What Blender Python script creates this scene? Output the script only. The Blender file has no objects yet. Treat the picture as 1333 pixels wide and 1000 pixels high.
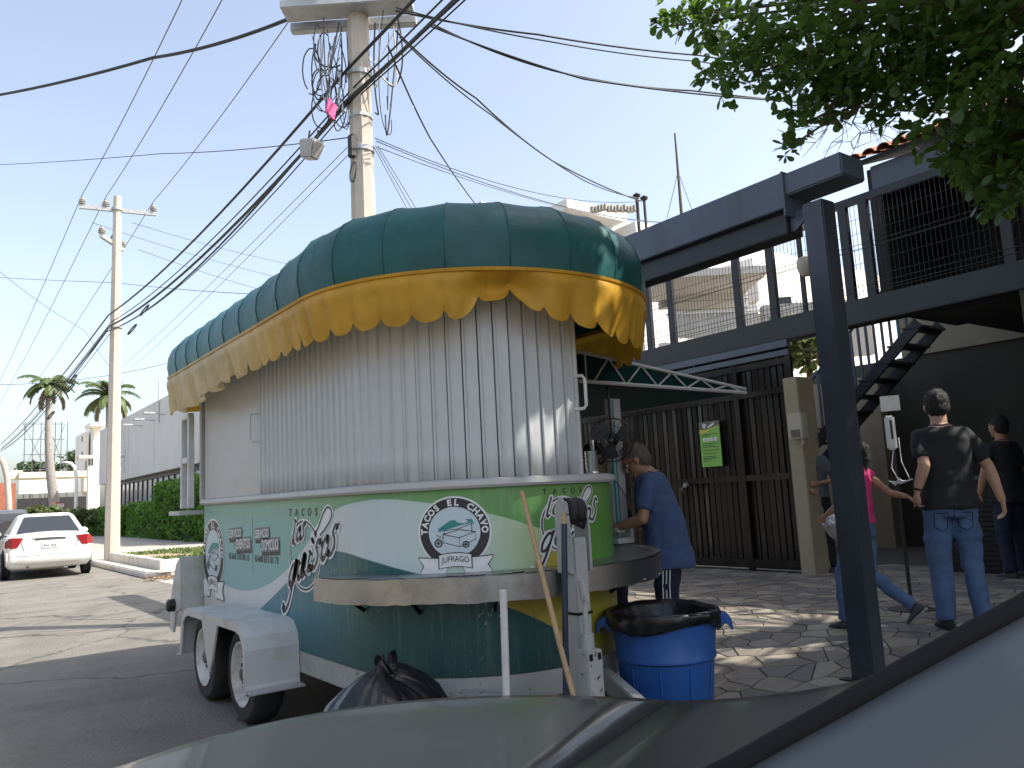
import bpy, bmesh, math, random
import numpy as np
from mathutils import Vector, Matrix, Euler
random.seed(7); RNG = np.random.RandomState(11)
SC = bpy.context.scene
COL = SC.collection
PI = math.pi

# ------------------------------------------------------------------ camera
# world: +Y runs along the street, +X towards the houses on the right, metres
FPX, PITCH, ROLL, YAW = 1040.0, math.radians(7.8), math.radians(3.0), math.radians(36.5)
CAMLOC = Vector((0, 0, 1.4))
_h = Vector((math.sin(YAW)*math.cos(PITCH), math.cos(YAW)*math.cos(PITCH), math.sin(PITCH)))
_r0 = Vector((math.cos(YAW), -math.sin(YAW), 0)); _u0 = _r0.cross(_h)
CR = math.cos(ROLL)*_r0 - math.sin(ROLL)*_u0
CU = math.sin(ROLL)*_r0 + math.cos(ROLL)*_u0
cd = bpy.data.cameras.new('camera'); cam = bpy.data.objects.new('camera', cd); COL.objects.link(cam)
cd.sensor_width = 36; cd.lens = FPX/1333*36; cd.clip_start = 0.05; cd.clip_end = 3000
cam.matrix_world = Matrix(((CR.x, CU.x, -_h.x, CAMLOC.x), (CR.y, CU.y, -_h.y, CAMLOC.y), (CR.z, CU.z, -_h.z, CAMLOC.z), (0, 0, 0, 1)))
SC.camera = cam
SC.render.resolution_x = 1024; SC.render.resolution_y = 768

def ray(x, y): return _h + CR*((x-666.5)/FPX) - CU*((y-500)/FPX)
def at(x, y, d): return CAMLOC + ray(x, y)*d
def onz(x, y, z): r = ray(x, y); return CAMLOC + r*((z-CAMLOC.z)/r.z)
def onx(x, y, X): r = ray(x, y); return CAMLOC + r*(X/r.x)
def ony(x, y, Y): r = ray(x, y); return CAMLOC + r*(Y/r.y)
def proj(p):
    d = Vector(p)-CAMLOC; z = d.dot(_h)
    if z <= 0.05: return (-9999, -9999, z)
    return (666.5+FPX*d.dot(CR)/z, 500-FPX*d.dot(CU)/z, z)

# ------------------------------------------------------------------ sky, sun, exposure
SUN_EL, SUN_AZ = math.radians(50), math.radians(136)      # azimuth clockwise from +Y
W = bpy.data.worlds.new('World'); SC.world = W; W.use_nodes = True
wn = W.node_tree.nodes; bg = wn['Background']
sky = wn.new('ShaderNodeTexSky'); sky.sky_type = 'NISHITA'; sky.sun_disc = False
sky.sun_elevation = SUN_EL; sky.sun_rotation = SUN_AZ; sky.air_density = 1.0; sky.dust_density = 3.2; sky.ozone_density = 1.0
hs_ = wn.new('ShaderNodeHueSaturation'); hs_.inputs['Saturation'].default_value = 0.74; hs_.inputs['Value'].default_value = 1.05
W.node_tree.links.new(sky.outputs[0], hs_.inputs['Color']); W.node_tree.links.new(hs_.outputs[0], bg.inputs[0]); bg.inputs[1].default_value = 0.145
sl = bpy.data.lights.new('sun', 'SUN'); sl.energy = 3.8; sl.angle = math.radians(0.53); sl.color = (1.0, 0.94, 0.84)
so = bpy.data.objects.new('sun', sl); COL.objects.link(so)
sd = Vector((math.sin(SUN_AZ)*math.cos(SUN_EL), math.cos(SUN_AZ)*math.cos(SUN_EL), math.sin(SUN_EL)))
so.location = (8, -9, 14); so.rotation_euler = sd.to_track_quat('Z', 'Y').to_euler()
SC.view_settings.view_transform = 'Standard'; SC.view_settings.look = 'None'
SC.view_settings.exposure = 1.12; SC.view_settings.gamma = 1.0; SC.view_settings.use_curve_mapping = False

# ------------------------------------------------------------------ materials
M = {}
def N(nt, t, **kw):
    n = nt.nodes.new(t)
    for k, v in kw.items(): setattr(n, k, v)
    return n
def mat(name, col, rough=0.6, metal=0.0, var=0.12, vs=4.0, bump=0.0, bs=60.0, spec=0.5, dirt=None, ds=3.0, damt=0.5,
        streak=False, d0=.48, trans=0.0, alpha=1.0, stretch=(1, 1, 1), emit=None, coat=0.0):
    m = bpy.data.materials.new(name); m.use_nodes = True; nt = m.node_tree; L = nt.links
    b = nt.nodes['Principled BSDF']; out = nt.nodes['Material Output']
    tc = N(nt, 'ShaderNodeTexCoord'); mp = N(nt, 'ShaderNodeMapping'); mp.inputs['Scale'].default_value = stretch
    L.new(tc.outputs['Object'], mp.inputs[0])
    nz = N(nt, 'ShaderNodeTexNoise'); nz.inputs['Scale'].default_value = vs; nz.inputs['Detail'].default_value = 8; nz.inputs['Roughness'].default_value = 0.62
    L.new(mp.outputs[0], nz.inputs['Vector'])
    cr = N(nt, 'ShaderNodeValToRGB')
    c = col
    cr.color_ramp.elements[0].position = 0.3; cr.color_ramp.elements[1].position = 0.7
    cr.color_ramp.elements[0].color = tuple(max(0, x*(1-var)) for x in c)+(1,)
    cr.color_ramp.elements[1].color = tuple(min(1, x*(1+var)) for x in c)+(1,)
    L.new(nz.outputs[0], cr.inputs[0]); src = cr.outputs[0]
    if dirt:
        mp2 = N(nt, 'ShaderNodeMapping'); mp2.inputs['Scale'].default_value = (1, 1, 0.12) if streak else (1, 1, 1)
        L.new(tc.outputs['Object'], mp2.inputs[0])
        n2 = N(nt, 'ShaderNodeTexNoise'); n2.inputs['Scale'].default_value = ds; n2.inputs['Detail'].default_value = 10; n2.inputs['Roughness'].default_value = 0.7
        L.new(mp2.outputs[0], n2.inputs['Vector'])
        r2 = N(nt, 'ShaderNodeValToRGB'); r2.color_ramp.elements[0].position = d0; r2.color_ramp.elements[1].position = max(.72, d0+.08) if d0 < .6 else d0+.04
        r2.color_ramp.elements[0].color = (0, 0, 0, 1); r2.color_ramp.elements[1].color = (damt,)*3+(1,)
        L.new(n2.outputs[0], r2.inputs[0])
        mx = N(nt, 'ShaderNodeMixRGB'); mx.inputs[2].default_value = tuple(dirt)+(1,)
        L.new(r2.outputs[0], mx.inputs[0]); L.new(src, mx.inputs[1]); src = mx.outputs[0]
    L.new(src, b.inputs['Base Color'])
    b.inputs['Roughness'].default_value = rough; b.inputs['Metallic'].default_value = metal
    b.inputs['Specular IOR Level'].default_value = spec
    if coat: b.inputs['Coat Weight'].default_value = coat; b.inputs['Coat Roughness'].default_value = 0.08
    if trans: b.inputs['Transmission Weight'].default_value = trans
    if alpha < 1: b.inputs['Alpha'].default_value = alpha
    if emit: b.inputs['Emission Color'].default_value = tuple(emit)+(1,); b.inputs['Emission Strength'].default_value = 1
    if bump:
        n3 = N(nt, 'ShaderNodeTexNoise'); n3.inputs['Scale'].default_value = bs; n3.inputs['Detail'].default_value = 6
        L.new(mp.outputs[0], n3.inputs['Vector'])
        bp = N(nt, 'ShaderNodeBump'); bp.inputs['Strength'].default_value = bump; bp.inputs['Distance'].default_value = 0.02
        L.new(n3.outputs[0], bp.inputs['Height']); L.new(bp.outputs[0], b.inputs['Normal'])
    M[name] = m; return m
def translucent(name, col, rough=0.5, amt=0.35, tcol=None, **kw):
    m = mat(name, col, rough, **kw); nt = m.node_tree; L = nt.links
    b = nt.nodes['Principled BSDF']; out = nt.nodes['Material Output']
    t = N(nt, 'ShaderNodeBsdfTranslucent'); t.inputs[0].default_value = tuple(tcol or col)+(1,)
    mx = N(nt, 'ShaderNodeMixShader'); mx.inputs[0].default_value = amt
    L.new(b.outputs[0], mx.inputs[1]); L.new(t.outputs[0], mx.inputs[2]); L.new(mx.outputs[0], out.inputs[0])
    return m

mat('asphalt', (0.150, 0.140, 0.122), 0.92, var=0.22, vs=1.3, bump=0.9, bs=38, dirt=(0.23, 0.21, 0.175), ds=0.7, damt=0.6)
def asphalt_detail():
    nt = M['asphalt'].node_tree; L = nt.links; b = nt.nodes['Principled BSDF']; src = b.inputs['Base Color'].links[0].from_socket; tc = N(nt, 'ShaderNodeTexCoord')
    def mix(f, c, col):
        n = N(nt, 'ShaderNodeMixRGB'); L.new(f, n.inputs[0]); L.new(c, n.inputs[1]); n.inputs[2].default_value = col+(1,); return n.outputs[0]
    v = N(nt, 'ShaderNodeTexVoronoi'); v.inputs['Scale'].default_value = 70; L.new(tc.outputs['Object'], v.inputs['Vector'])
    r = N(nt, 'ShaderNodeMapRange'); r.inputs['From Min'].default_value = .35; r.inputs['From Max'].default_value = .12; r.inputs['To Max'].default_value = .55; L.new(v.outputs['Distance'], r.inputs[0]); src = mix(r.outputs[0], src, (.27, .25, .215))
    w = N(nt, 'ShaderNodeTexNoise'); w.inputs['Scale'].default_value = 1.1; w.inputs['Detail'].default_value = 6; L.new(tc.outputs['Object'], w.inputs['Vector'])
    add = N(nt, 'ShaderNodeVectorMath', operation='ADD'); L.new(tc.outputs['Object'], add.inputs[0]); L.new(w.outputs['Color'], add.inputs[1])
    c = N(nt, 'ShaderNodeTexVoronoi', feature='DISTANCE_TO_EDGE'); c.inputs['Scale'].default_value = .33; L.new(add.outputs[0], c.inputs['Vector'])
    r2 = N(nt, 'ShaderNodeMapRange'); r2.inputs['From Min'].default_value = .012; r2.inputs['From Max'].default_value = .003; r2.inputs['To Max'].default_value = .7; L.new(c.outputs[0], r2.inputs[0]); src = mix(r2.outputs[0], src, (.045, .042, .038))
    o = N(nt, 'ShaderNodeTexNoise'); o.inputs['Scale'].default_value = .8; o.inputs['Detail'].default_value = 3; L.new(tc.outputs['Object'], o.inputs['Vector'])
    r3 = N(nt, 'ShaderNodeMapRange'); r3.inputs['From Min'].default_value = .60; r3.inputs['From Max'].default_value = .70; r3.inputs['To Max'].default_value = .5; L.new(o.outputs[0], r3.inputs[0]); src = mix(r3.outputs[0], src, (.075, .072, .068))
    L.new(src, b.inputs['Base Color'])
asphalt_detail()
mat('concrete', (0.36, 0.335, 0.29), 0.9, var=0.14, vs=2.5, bump=0.3, bs=50, dirt=(0.22, 0.18, 0.13), ds=1.5, damt=0.5)
mat('kerb_paint', (0.62, 0.60, 0.55), 0.8, var=0.08, dirt=(0.33, 0.27, 0.2), ds=3, damt=0.7, bump=0.2)
mat('dirt', (0.30, 0.235, 0.16), 0.95, var=0.25, vs=3, bump=0.5, bs=30)
mat('mortar', (0.085, 0.076, 0.064), 0.95, var=0.2, bump=0.4)
mat('flag', (0.20, 0.172, 0.14), 0.62, var=0.16, vs=3, bump=0.25, bs=25, dirt=(0.10, 0.088, 0.075), ds=2.0)
mat('flag_b', (0.145, 0.132, 0.12), 0.62, var=0.16, vs=3, bump=0.25, bs=25)
mat('flag_c', (0.27, 0.238, 0.19), 0.62, var=0.14, vs=3, bump=0.25, bs=25)
mat('grass', (0.10, 0.14, 0.04), 0.9, var=0.4, vs=8)
mat('white_wall', (0.62, 0.61, 0.585), 0.85, var=0.05, vs=0.6, dirt=(0.45, 0.43, 0.40), ds=0.5, damt=0.35, streak=True)
mat('white_plaster', (0.78, 0.765, 0.73), 0.85, var=0.04, vs=1, dirt=(0.5, 0.46, 0.4), ds=0.9, damt=0.4, streak=True)
mat('grey_plaster', (0.42, 0.41, 0.40), 0.85, var=0.06, vs=1, dirt=(0.25, 0.24, 0.23), ds=0.9, damt=0.4, streak=True)
mat('cream_wall', (0.66, 0.60, 0.46), 0.85, var=0.05, dirt=(0.45, 0.4, 0.3), ds=0.8, damt=0.4, streak=True)
mat('beige_wall', (0.33, 0.28, 0.19), 0.8, var=0.06, dirt=(0.24, 0.2, 0.15), ds=1.2, damt=0.45, streak=True)
mat('olive_wall', (0.060, 0.060, 0.042), 0.8, var=0.08)
mat('dark_wall', (0.022, 0.022, 0.022), 0.8, var=0.1)
mat('dark_glass', (0.03, 0.035, 0.04), 0.08, var=0.05)
mat('shop_glass', (0.30, 0.33, 0.35), 0.15, var=0.45, vs=1.2)
mat('terracotta', (0.30, 0.10, 0.055), 0.8, var=0.3, vs=6, bump=0.2, bs=40)
mat('pole_concrete', (0.47, 0.42, 0.36), 0.9, var=0.07, vs=5, bump=0.35, bs=80, dirt=(0.3, 0.26, 0.22), ds=2.5, damt=0.4, streak=True)
mat('cable', (0.018, 0.018, 0.02), 0.6, var=0.1)
mat('cable_thin', (0.10, 0.105, 0.12), 0.5, var=0.1)
mat('ceramic', (0.36, 0.335, 0.31), 0.35, var=0.08)
mat('galv', (0.42, 0.43, 0.43), 0.5, metal=0.4, var=0.15, vs=9)
mat('beam_paint', (0.085, 0.105, 0.145), 0.42, var=0.10, vs=2, dirt=(0.055, 0.05, 0.052), ds=2.6, damt=0.6, streak=True, bump=0.06, bs=30)
mat('post_paint', (0.036, 0.044, 0.060), 0.34, var=0.2, vs=3, dirt=(0.075, 0.08, 0.09), ds=3, damt=0.5, streak=True)
mat('beam_dark', (0.012, 0.0135, 0.018), 0.4, var=0.15, vs=3)
mat('gate_paint', (0.017, 0.0145, 0.0135), 0.17, var=0.5, vs=3.5, spec=0.22, bump=0.15, bs=12, dirt=(0.026, 0.019, 0.015), ds=2.6, damt=0.9, streak=True, stretch=(1, 1, 0.25))
mat('wire_dark', (0.014, 0.015, 0.018), 0.5, var=0.1)
mat('bark', (0.10, 0.08, 0.06), 0.95, var=0.3, vs=8, bump=0.6, bs=20)
mat('palm_bark', (0.27, 0.25, 0.225), 0.95, var=0.2, vs=6, bump=0.4, bs=20)
translucent('leaf', (0.050, 0.100, 0.022), 0.42, 0.34, (0.14, 0.25, 0.03), var=0.4, vs=1.6)
translucent('leaf_dark', (0.034, 0.075, 0.022), 0.5, 0.25, (0.08, 0.16, 0.03), var=0.4, vs=2)
translucent('hedge_leaf', (0.10, 0.22, 0.030), 0.6, 0.3, (0.17, 0.34, 0.04), var=0.4, vs=1.2)
translucent('palm_leaf', (0.085, 0.125, 0.035), 0.5, 0.3, (0.16, 0.2, 0.05), var=0.35, vs=1)
translucent('palm_dry', (0.20, 0.17, 0.10), 0.8, 0.2, var=0.3)
mat('hedge_core', (0.018, 0.03, 0.010), 0.95)
mat('dry_leaf', (0.22, 0.14, 0.07), 0.9, var=0.4, vs=3)
mat('trailer_white', (0.47, 0.475, 0.47), 0.42, var=0.06, vs=2.5, dirt=(0.38, 0.29, 0.23), ds=1.3, damt=0.35, spec=0.4)
mat('slat_white', (0.52, 0.545, 0.555), 0.38, var=0.06, vs=3, dirt=(0.40, 0.41, 0.41), ds=2.0, damt=0.4, streak=True)
def slat_grime():
    nt = M['slat_white'].node_tree; L = nt.links; b = nt.nodes['Principled BSDF']; src = b.inputs['Base Color'].links[0].from_socket
    ge = N(nt, 'ShaderNodeNewGeometry'); sx = N(nt, 'ShaderNodeSeparateXYZ'); L.new(ge.outputs['Position'], sx.inputs[0])
    n = N(nt, 'ShaderNodeTexNoise'); n.inputs['Scale'].default_value = 9; n.inputs['Detail'].default_value = 8; mp = N(nt, 'ShaderNodeMapping'); mp.inputs['Scale'].default_value = (2, 2, .35); L.new(ge.outputs['Position'], mp.inputs[0]); L.new(mp.outputs[0], n.inputs['Vector'])
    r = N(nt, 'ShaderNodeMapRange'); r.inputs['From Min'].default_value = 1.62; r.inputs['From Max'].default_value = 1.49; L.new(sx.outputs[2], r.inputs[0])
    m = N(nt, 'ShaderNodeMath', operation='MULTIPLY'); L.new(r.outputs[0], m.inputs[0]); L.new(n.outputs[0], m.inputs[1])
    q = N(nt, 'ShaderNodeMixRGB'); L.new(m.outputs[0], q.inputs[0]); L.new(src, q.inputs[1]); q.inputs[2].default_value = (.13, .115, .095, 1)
    s2 = N(nt, 'ShaderNodeMapRange'); s2.inputs['From Min'].default_value = .60; s2.inputs['From Max'].default_value = .74; s2.inputs['To Max'].default_value = .22; L.new(n.outputs[0], s2.inputs[0])
    q2 = N(nt, 'ShaderNodeMixRGB'); L.new(s2.outputs[0], q2.inputs[0]); L.new(q.outputs[0], q2.inputs[1]); q2.inputs[2].default_value = (.27, .25, .22, 1); L.new(q2.outputs[0], b.inputs['Base Color'])
slat_grime()
mat('fender_white', (0.52, 0.535, 0.52), 0.5, var=0.05, dirt=(0.30, 0.19, 0.09), ds=3.2, damt=0.55, bump=0.05, bs=8)
mat('rust_white', (0.37, 0.38, 0.37), 0.55, var=0.10, vs=6, dirt=(0.05, 0.028, 0.018), ds=22, damt=1.0, d0=.62)
mat('gap_black', (0.010, 0.010, 0.011), 0.8, spec=0.2)
mat('steel', (0.36, 0.365, 0.375), 0.33, metal=1.0, var=0.18, vs=2.2, bump=0.05, bs=6, dirt=(0.14, 0.12, 0.10), ds=6, damt=0.5)
mat('steel_edge', (0.30, 0.29, 0.28), 0.45, metal=0.8, var=0.3, vs=12, bump=0.4, bs=25)
mat('rubber', (0.025, 0.025, 0.027), 0.8, var=0.15, vs=9, bump=0.1, bs=60, dirt=(0.075, 0.068, 0.06), ds=6, damt=0.4)
mat('rim_white', (0.62, 0.62, 0.60), 0.45, var=0.08, dirt=(0.20, 0.14, 0.09), ds=7, damt=0.7)
mat('lug', (0.2, 0.2, 0.2), 0.4, metal=0.9)
mat('logo_white', (0.72, 0.74, 0.74), 0.45, var=0.04, dirt=(0.5, 0.5, 0.46), ds=3, damt=0.3)
mat('logo_pale', (0.52, 0.62, 0.67), 0.45, var=0.05)
mat('logo_black', (0.022, 0.024, 0.03), 0.45, var=0.2)
mat('logo_teal', (0.03, 0.24, 0.235), 0.45, var=0.08)
mat('logo_grey', (0.16, 0.17, 0.18), 0.5)
mat('seam_green', (0.012, 0.085, 0.085), 0.6)
mat('hatch_green', (0.008, 0.034, 0.034), 0.7, spec=0.08, var=0.15, vs=2)
mat('bin_blue', (0.013, 0.088, 0.33), 0.42, var=0.10, vs=5, bump=0.04, bs=20, dirt=(0.05, 0.10, 0.24), ds=5, damt=0.55, streak=True)
mat('bag_black', (0.012, 0.012, 0.015), 0.27, var=0.2, bump=0.35, bs=9)
mat('wood', (0.42, 0.29, 0.155), 0.6, var=0.2, vs=14, stretch=(1, 1, 0.1), dirt=(0.2, 0.13, 0.07), ds=6)
mat('navy_paint', (0.018, 0.028, 0.06), 0.4, var=0.2)
mat('pipe_white', (0.62, 0.63, 0.62), 0.4, var=0.06, dirt=(0.3, 0.25, 0.2), ds=8, damt=0.5)
mat('black_plastic', (0.018, 0.018, 0.02), 0.4, var=0.1)
mat('white_plastic', (0.75, 0.75, 0.73), 0.35, var=0.03)
mat('beige_plastic', (0.42, 0.38, 0.30), 0.5, var=0.05)
mat('car_white', (0.74, 0.73, 0.70), 0.28, var=0.02, coat=0.6)
mat('car_dark', (0.045, 0.055, 0.07), 0.3, coat=0.5)
mat('tail_red', (0.24, 0.012, 0.016), 0.2, var=0.15, coat=0.5)
mat('chrome', (0.6, 0.6, 0.6), 0.2, metal=1.0)
mat('plate', (0.55, 0.57, 0.58), 0.4, var=0.1)
mat('hood_paint', (0.050, 0.055, 0.055), 0.28, metal=0.45, var=0.06, vs=3, coat=0.45, dirt=(0.085, 0.083, 0.076), ds=9, damt=0.45)
mat('trim_grey', (0.070, 0.083, 0.090), 0.6, var=0.03)
mat('skin_tan', (0.33, 0.175, 0.105), 0.5, var=0.10, vs=9, bump=0.05, bs=90)
mat('skin_light', (0.44, 0.26, 0.175), 0.5, var=0.08, vs=9, bump=0.05, bs=90)
mat('hair_dark', (0.014, 0.011, 0.010), 0.6, var=0.3, vs=60, bump=0.6, bs=160)
mat('hair_grey', (0.13, 0.115, 0.10), 0.7, var=0.35, vs=50, bump=0.6, bs=160)
mat('shirt_blue', (0.046, 0.082, 0.175), 0.85, var=0.08, vs=5, bump=0.15, bs=14)
mat('cloth_navy', (0.012, 0.018, 0.042), 0.85, var=0.15)
mat('cloth_black', (0.012, 0.013, 0.016), 0.85, var=0.15)
mat('jeans', (0.07, 0.125, 0.235), 0.9, var=0.22, vs=5, bump=0.15, bs=18)
mat('pink', (0.62, 0.045, 0.19), 0.85, var=0.08)
mat('cloth_grey', (0.09, 0.10, 0.12), 0.9, var=0.15)
mat('silver_cloth', (0.36, 0.36, 0.39), 0.35, metal=0.3, var=0.35, vs=14, bump=0.6, bs=30)
mat('sneaker', (0.05, 0.055, 0.065), 0.8, var=0.3)
mat('sole', (0.35, 0.35, 0.34), 0.7)
mat('poster_green', (0.20, 0.46, 0.075), 0.5, var=0.06)
mat('poster_grey', (0.10, 0.11, 0.10), 0.5)
mat('poster_yellow', (0.62, 0.48, 0.08), 0.5)
mat('sign_maroon', (0.22, 0.08, 0.07), 0.6)
mat('sign_white', (0.72, 0.70, 0.67), 0.6)
mat('stop_red', (0.45, 0.03, 0.03), 0.5)
mat('pink_tag', (0.55, 0.06, 0.20), 0.6)
mat('red_paint', (0.4, 0.06, 0.03), 0.6)

# clear drinking glass
m = bpy.data.materials.new('clear_glass'); m.use_nodes = True; b = m.node_tree.nodes['Principled BSDF']
b.inputs['Base Color'].default_value = (0.8, 0.85, 0.85, 1); b.inputs['Transmission Weight'].default_value = 0.9; b.inputs['Roughness'].default_value = 0.1
M['clear_glass'] = m

# ------------------------------------------------------------------ mesh helpers
WL = {}
class MB:
    def __init__(s): s.v = []; s.f = []; s.mi = []; s.uv = {}
    def add(s, vs, fs, mi=0):
        o = len(s.v); s.v += [tuple(p) for p in vs]
        for f in fs: s.f.append(tuple(i+o for i in f)); s.mi.append(mi)
        return o
    def box(s, x0, x1, y0, y1, z0, z1, mi=0, T=None):
        vs = [Vector((x, y, z)) for z in (z0, z1) for y in (y0, y1) for x in (x0, x1)]
        if T is not None: vs = [T @ p for p in vs]
        s.add(vs, [(0, 2, 3, 1), (4, 5, 7, 6), (0, 1, 5, 4), (2, 6, 7, 3), (0, 4, 6, 2), (1, 3, 7, 5)], mi); return s
    def bar(s, a, b, w, h=None, mi=0, up=(0, 0, 1)):
        a, b = Vector(a), Vector(b); h = h or w; d = (b-a).normalized(); u = Vector(up)
        if abs(d.dot(u)) > 0.98: u = Vector((0, 1, 0))
        r = d.cross(u).normalized(); u = r.cross(d)
        vs = [p + r*(sx*w/2) + u*(sz*h/2) for p in (a, b) for sx, sz in ((-1, -1), (1, -1), (1, 1), (-1, 1))]
        s.add(vs, [(0, 1, 2, 3)[::-1], (4, 5, 6, 7), (0, 1, 5, 4), (1, 2, 6, 5), (2, 3, 7, 6), (3, 0, 4, 7)], mi); return s
    def loft(s, rings, cap=True, closed=True, mi=0):
        n = len(rings[0]); o = len(s.v)
        for r in rings: s.v += [tuple(p) for p in r]
        m = n if closed else n-1
        for k in range(len(rings)-1):
            for i in range(m):
                j = (i+1) % n
                s.f.append((o+k*n+i, o+k*n+j, o+(k+1)*n+j, o+(k+1)*n+i)); s.mi.append(mi)
        if cap and closed:
            s.f.append(tuple(o+i for i in range(n))[::-1]); s.mi.append(mi)
            s.f.append(tuple(o+(len(rings)-1)*n+i for i in range(n))); s.mi.append(mi)
        return s
    def tube(s, pts, r, n=8, cap=True, mi=0, flat=1.0):
        pts = [Vector(p) for p in pts]; rs = r if isinstance(r, (list, tuple)) else [r]*len(pts)
        rings = []; pu = None
        for i, p in enumerate(pts):
            d = (pts[min(i+1, len(pts)-1)]-pts[max(i-1, 0)])
            d = d.normalized() if d.length > 1e-9 else Vector((0, 0, 1))
            u = pu if pu is not None else (Vector((0, 0, 1)) if abs(d.z) < 0.95 else Vector((0, 1, 0)))
            a = d.cross(u)
            if a.length < 1e-6: a = d.cross(Vector((1, 0, 0)))
            a.normalize(); u = a.cross(d).normalized(); pu = u
            rings.append([p + a*(rs[i]*math.cos(2*PI*k/n)) + u*(rs[i]*flat*math.sin(2*PI*k/n)) for k in range(n)])
        return s.loft(rings, cap, True, mi)
    def lathe(s, prof, c=(0, 0, 0), n=24, axis='z', mi=0, cap=True):
        c = Vector(c); rings = []
        for r, z in prof:
            ring = []
            for k in range(n):
                a = 2*PI*k/n
                if axis == 'z': q = (r*math.cos(a), r*math.sin(a), z)
                elif axis == 'x': q = (z, r*math.cos(a), r*math.sin(a))
                else: q = (r*math.sin(a), z, r*math.cos(a))
                ring.append(c+Vector(q))
            rings.append(ring)
        return s.loft(rings, cap, True, mi)
    def prism(s, poly, f0, f1, mi=0):     # poly 2D, f0/f1 map 2D -> 3D
        n = len(poly); a = [f0(*p) for p in poly]; b = [f1(*p) for p in poly]
        s.add(a+b, [tuple(range(n))[::-1], tuple(range(n, 2*n))] + [(i, (i+1) % n, n+(i+1) % n, n+i) for i in range(n)], mi); return s
    def sphere(s, c, r, n=12, m=8, mi=0, T=None):
        c = Vector(c); rr = r if isinstance(r, (tuple, list)) else (r, r, r)
        rings = []
        for i in range(m+1):
            t = PI*i/m*0.998+0.001*PI
            rings.append([Vector((rr[0]*math.sin(t)*math.cos(2*PI*k/n), rr[1]*math.sin(t)*math.sin(2*PI*k/n), -rr[2]*math.cos(t))) for k in range(n)])
        if T is not None: rings = [[T @ p for p in r_] for r_ in rings]
        return s.loft([[c+p for p in r_] for r_ in rings], True, True, mi)
    def build(s, name, mats, parent=None, smooth=False, bevel=0.0, uv=None, fixn=True):
        me = bpy.data.meshes.new(name)
        off = WL.get(parent.name, Vector((0, 0, 0))) if parent else Vector((0, 0, 0))
        vs = [(p[0]-off.x, p[1]-off.y, p[2]-off.z) for p in s.v]
        me.from_pydata(vs, [], s.f)
        for mm in (mats if isinstance(mats, (list, tuple)) else [mats]): me.materials.append(M[mm])
        me.polygons.foreach_set('material_index', s.mi)
        if uv is not None:
            ul = me.uv_layers.new(name='UVMap'); li = np.zeros(len(me.loops), dtype=np.int32); me.loops.foreach_get('vertex_index', li)
            ul.data.foreach_set('uv', np.array(uv, dtype=np.float32)[li].ravel())
        if fixn:
            bm = bmesh.new(); bm.from_mesh(me); bmesh.ops.recalc_face_normals(bm, faces=bm.faces)
            if bevel:
                bmesh.ops.bevel(bm, geom=[e for e in bm.edges if e.is_manifold and e.calc_face_angle(0) > 0.5], offset=bevel, segments=2, affect='EDGES', clamp_overlap=True)
            bm.to_mesh(me); bm.free()
        if smooth:
            me.polygons.foreach_set('use_smooth', [True]*len(me.polygons))
            if smooth != 'all':
                try: me.set_sharp_from_angle(angle=math.radians(40))
                except Exception: pass
        o = bpy.data.objects.new(name, me); COL.objects.link(o)
        if parent: o.parent = parent
        WL[o.name] = off.copy()
        return o
def tag(o, label=None, cat=None, group=None, kind=None):
    if label: o['label'] = label
    if cat: o['category'] = cat
    if group: o['group'] = group
    if kind: o['kind'] = kind
    return o
def thing(name, label, cat, loc=(0, 0, 0), group=None):
    o = bpy.data.objects.new(name, None); COL.objects.link(o); o.location = loc; o.empty_display_size = 0.2
    WL[o.name] = Vector(loc); return tag(o, label, cat, group)
def local_thing(name, label, cat, loc, rz=0, group=None):   # parts built in local coordinates
    o = thing(name, label, cat, (0, 0, 0), group); o.location = loc; o.rotation_euler = (0, 0, rz); return o
def inst(me, name, parent, loc, rz=0, scale=(1, 1, 1), rot=None):
    o = bpy.data.objects.new(name, me); COL.objects.link(o); o.parent = parent
    o.location = Vector(loc)-WL.get(parent.name, Vector((0, 0, 0))); o.rotation_euler = rot or (0, 0, rz); o.scale = scale
    return o
def copy_tree(o, parent=None):
    c = o.copy(); COL.objects.link(c); c.parent = parent
    WL[c.name] = WL.get(o.name, Vector((0, 0, 0))).copy()
    for ch in list(o.children): copy_tree(ch, c)
    return c
def sag(a, b, s, n=14):
    a, b = Vector(a), Vector(b); return [a.lerp(b, t/n)-Vector((0, 0, s*4*(t/n)*(1-t/n))) for t in range(n+1)]
def smoothstep(a, b, x):
    t = min(1, max(0, (x-a)/(b-a))); return t*t*(3-2*t)
def lerp_table(tab, x):
    if x <= tab[0][0]: return tab[0][1]
    for (a, va), (b, vb) in zip(tab, tab[1:]):
        if x <= b: return va+(vb-va)*(x-a)/(b-a)
    return tab[-1][1]

# ================================================================== SETTING
def sheet(name, x0, x1, y0, y1, z, m, kind='structure', zf=None, nx=1, ny=1):
    mb = MB(); vs = []
    for j in range(ny+1):
        for i in range(nx+1):
            x = x0+(x1-x0)*i/nx; y = y0+(y1-y0)*j/ny; vs.append((x, y, zf(x, y) if zf else z))
    fs = [(j*(nx+1)+i, j*(nx+1)+i+1, (j+1)*(nx+1)+i+1, (j+1)*(nx+1)+i) for j in range(ny) for i in range(nx)]
    mb.add(vs, fs); o = mb.build(name, m); o['kind'] = kind; return o
sheet('ground', -900, 900, -600, 1400, -0.03, 'dirt')
sheet('road', -9, 3.95, -40, 260, 0.0, 'asphalt')
sheet('driveway_apron', 3.95, 16, 10.95, 18.4, 0.012, 'concrete', zf=lambda x, y: 0.004+0.02*min(1, max(0, x-3.95)), nx=12)
def gz(x, y=0): return 0.006+0.264*min(1, max(0, (x-3.55)/2.0))
patio = sheet('patio', 3.45, 15, -6, 11, 0, 'mortar', zf=gz, nx=46, ny=1)
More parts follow.
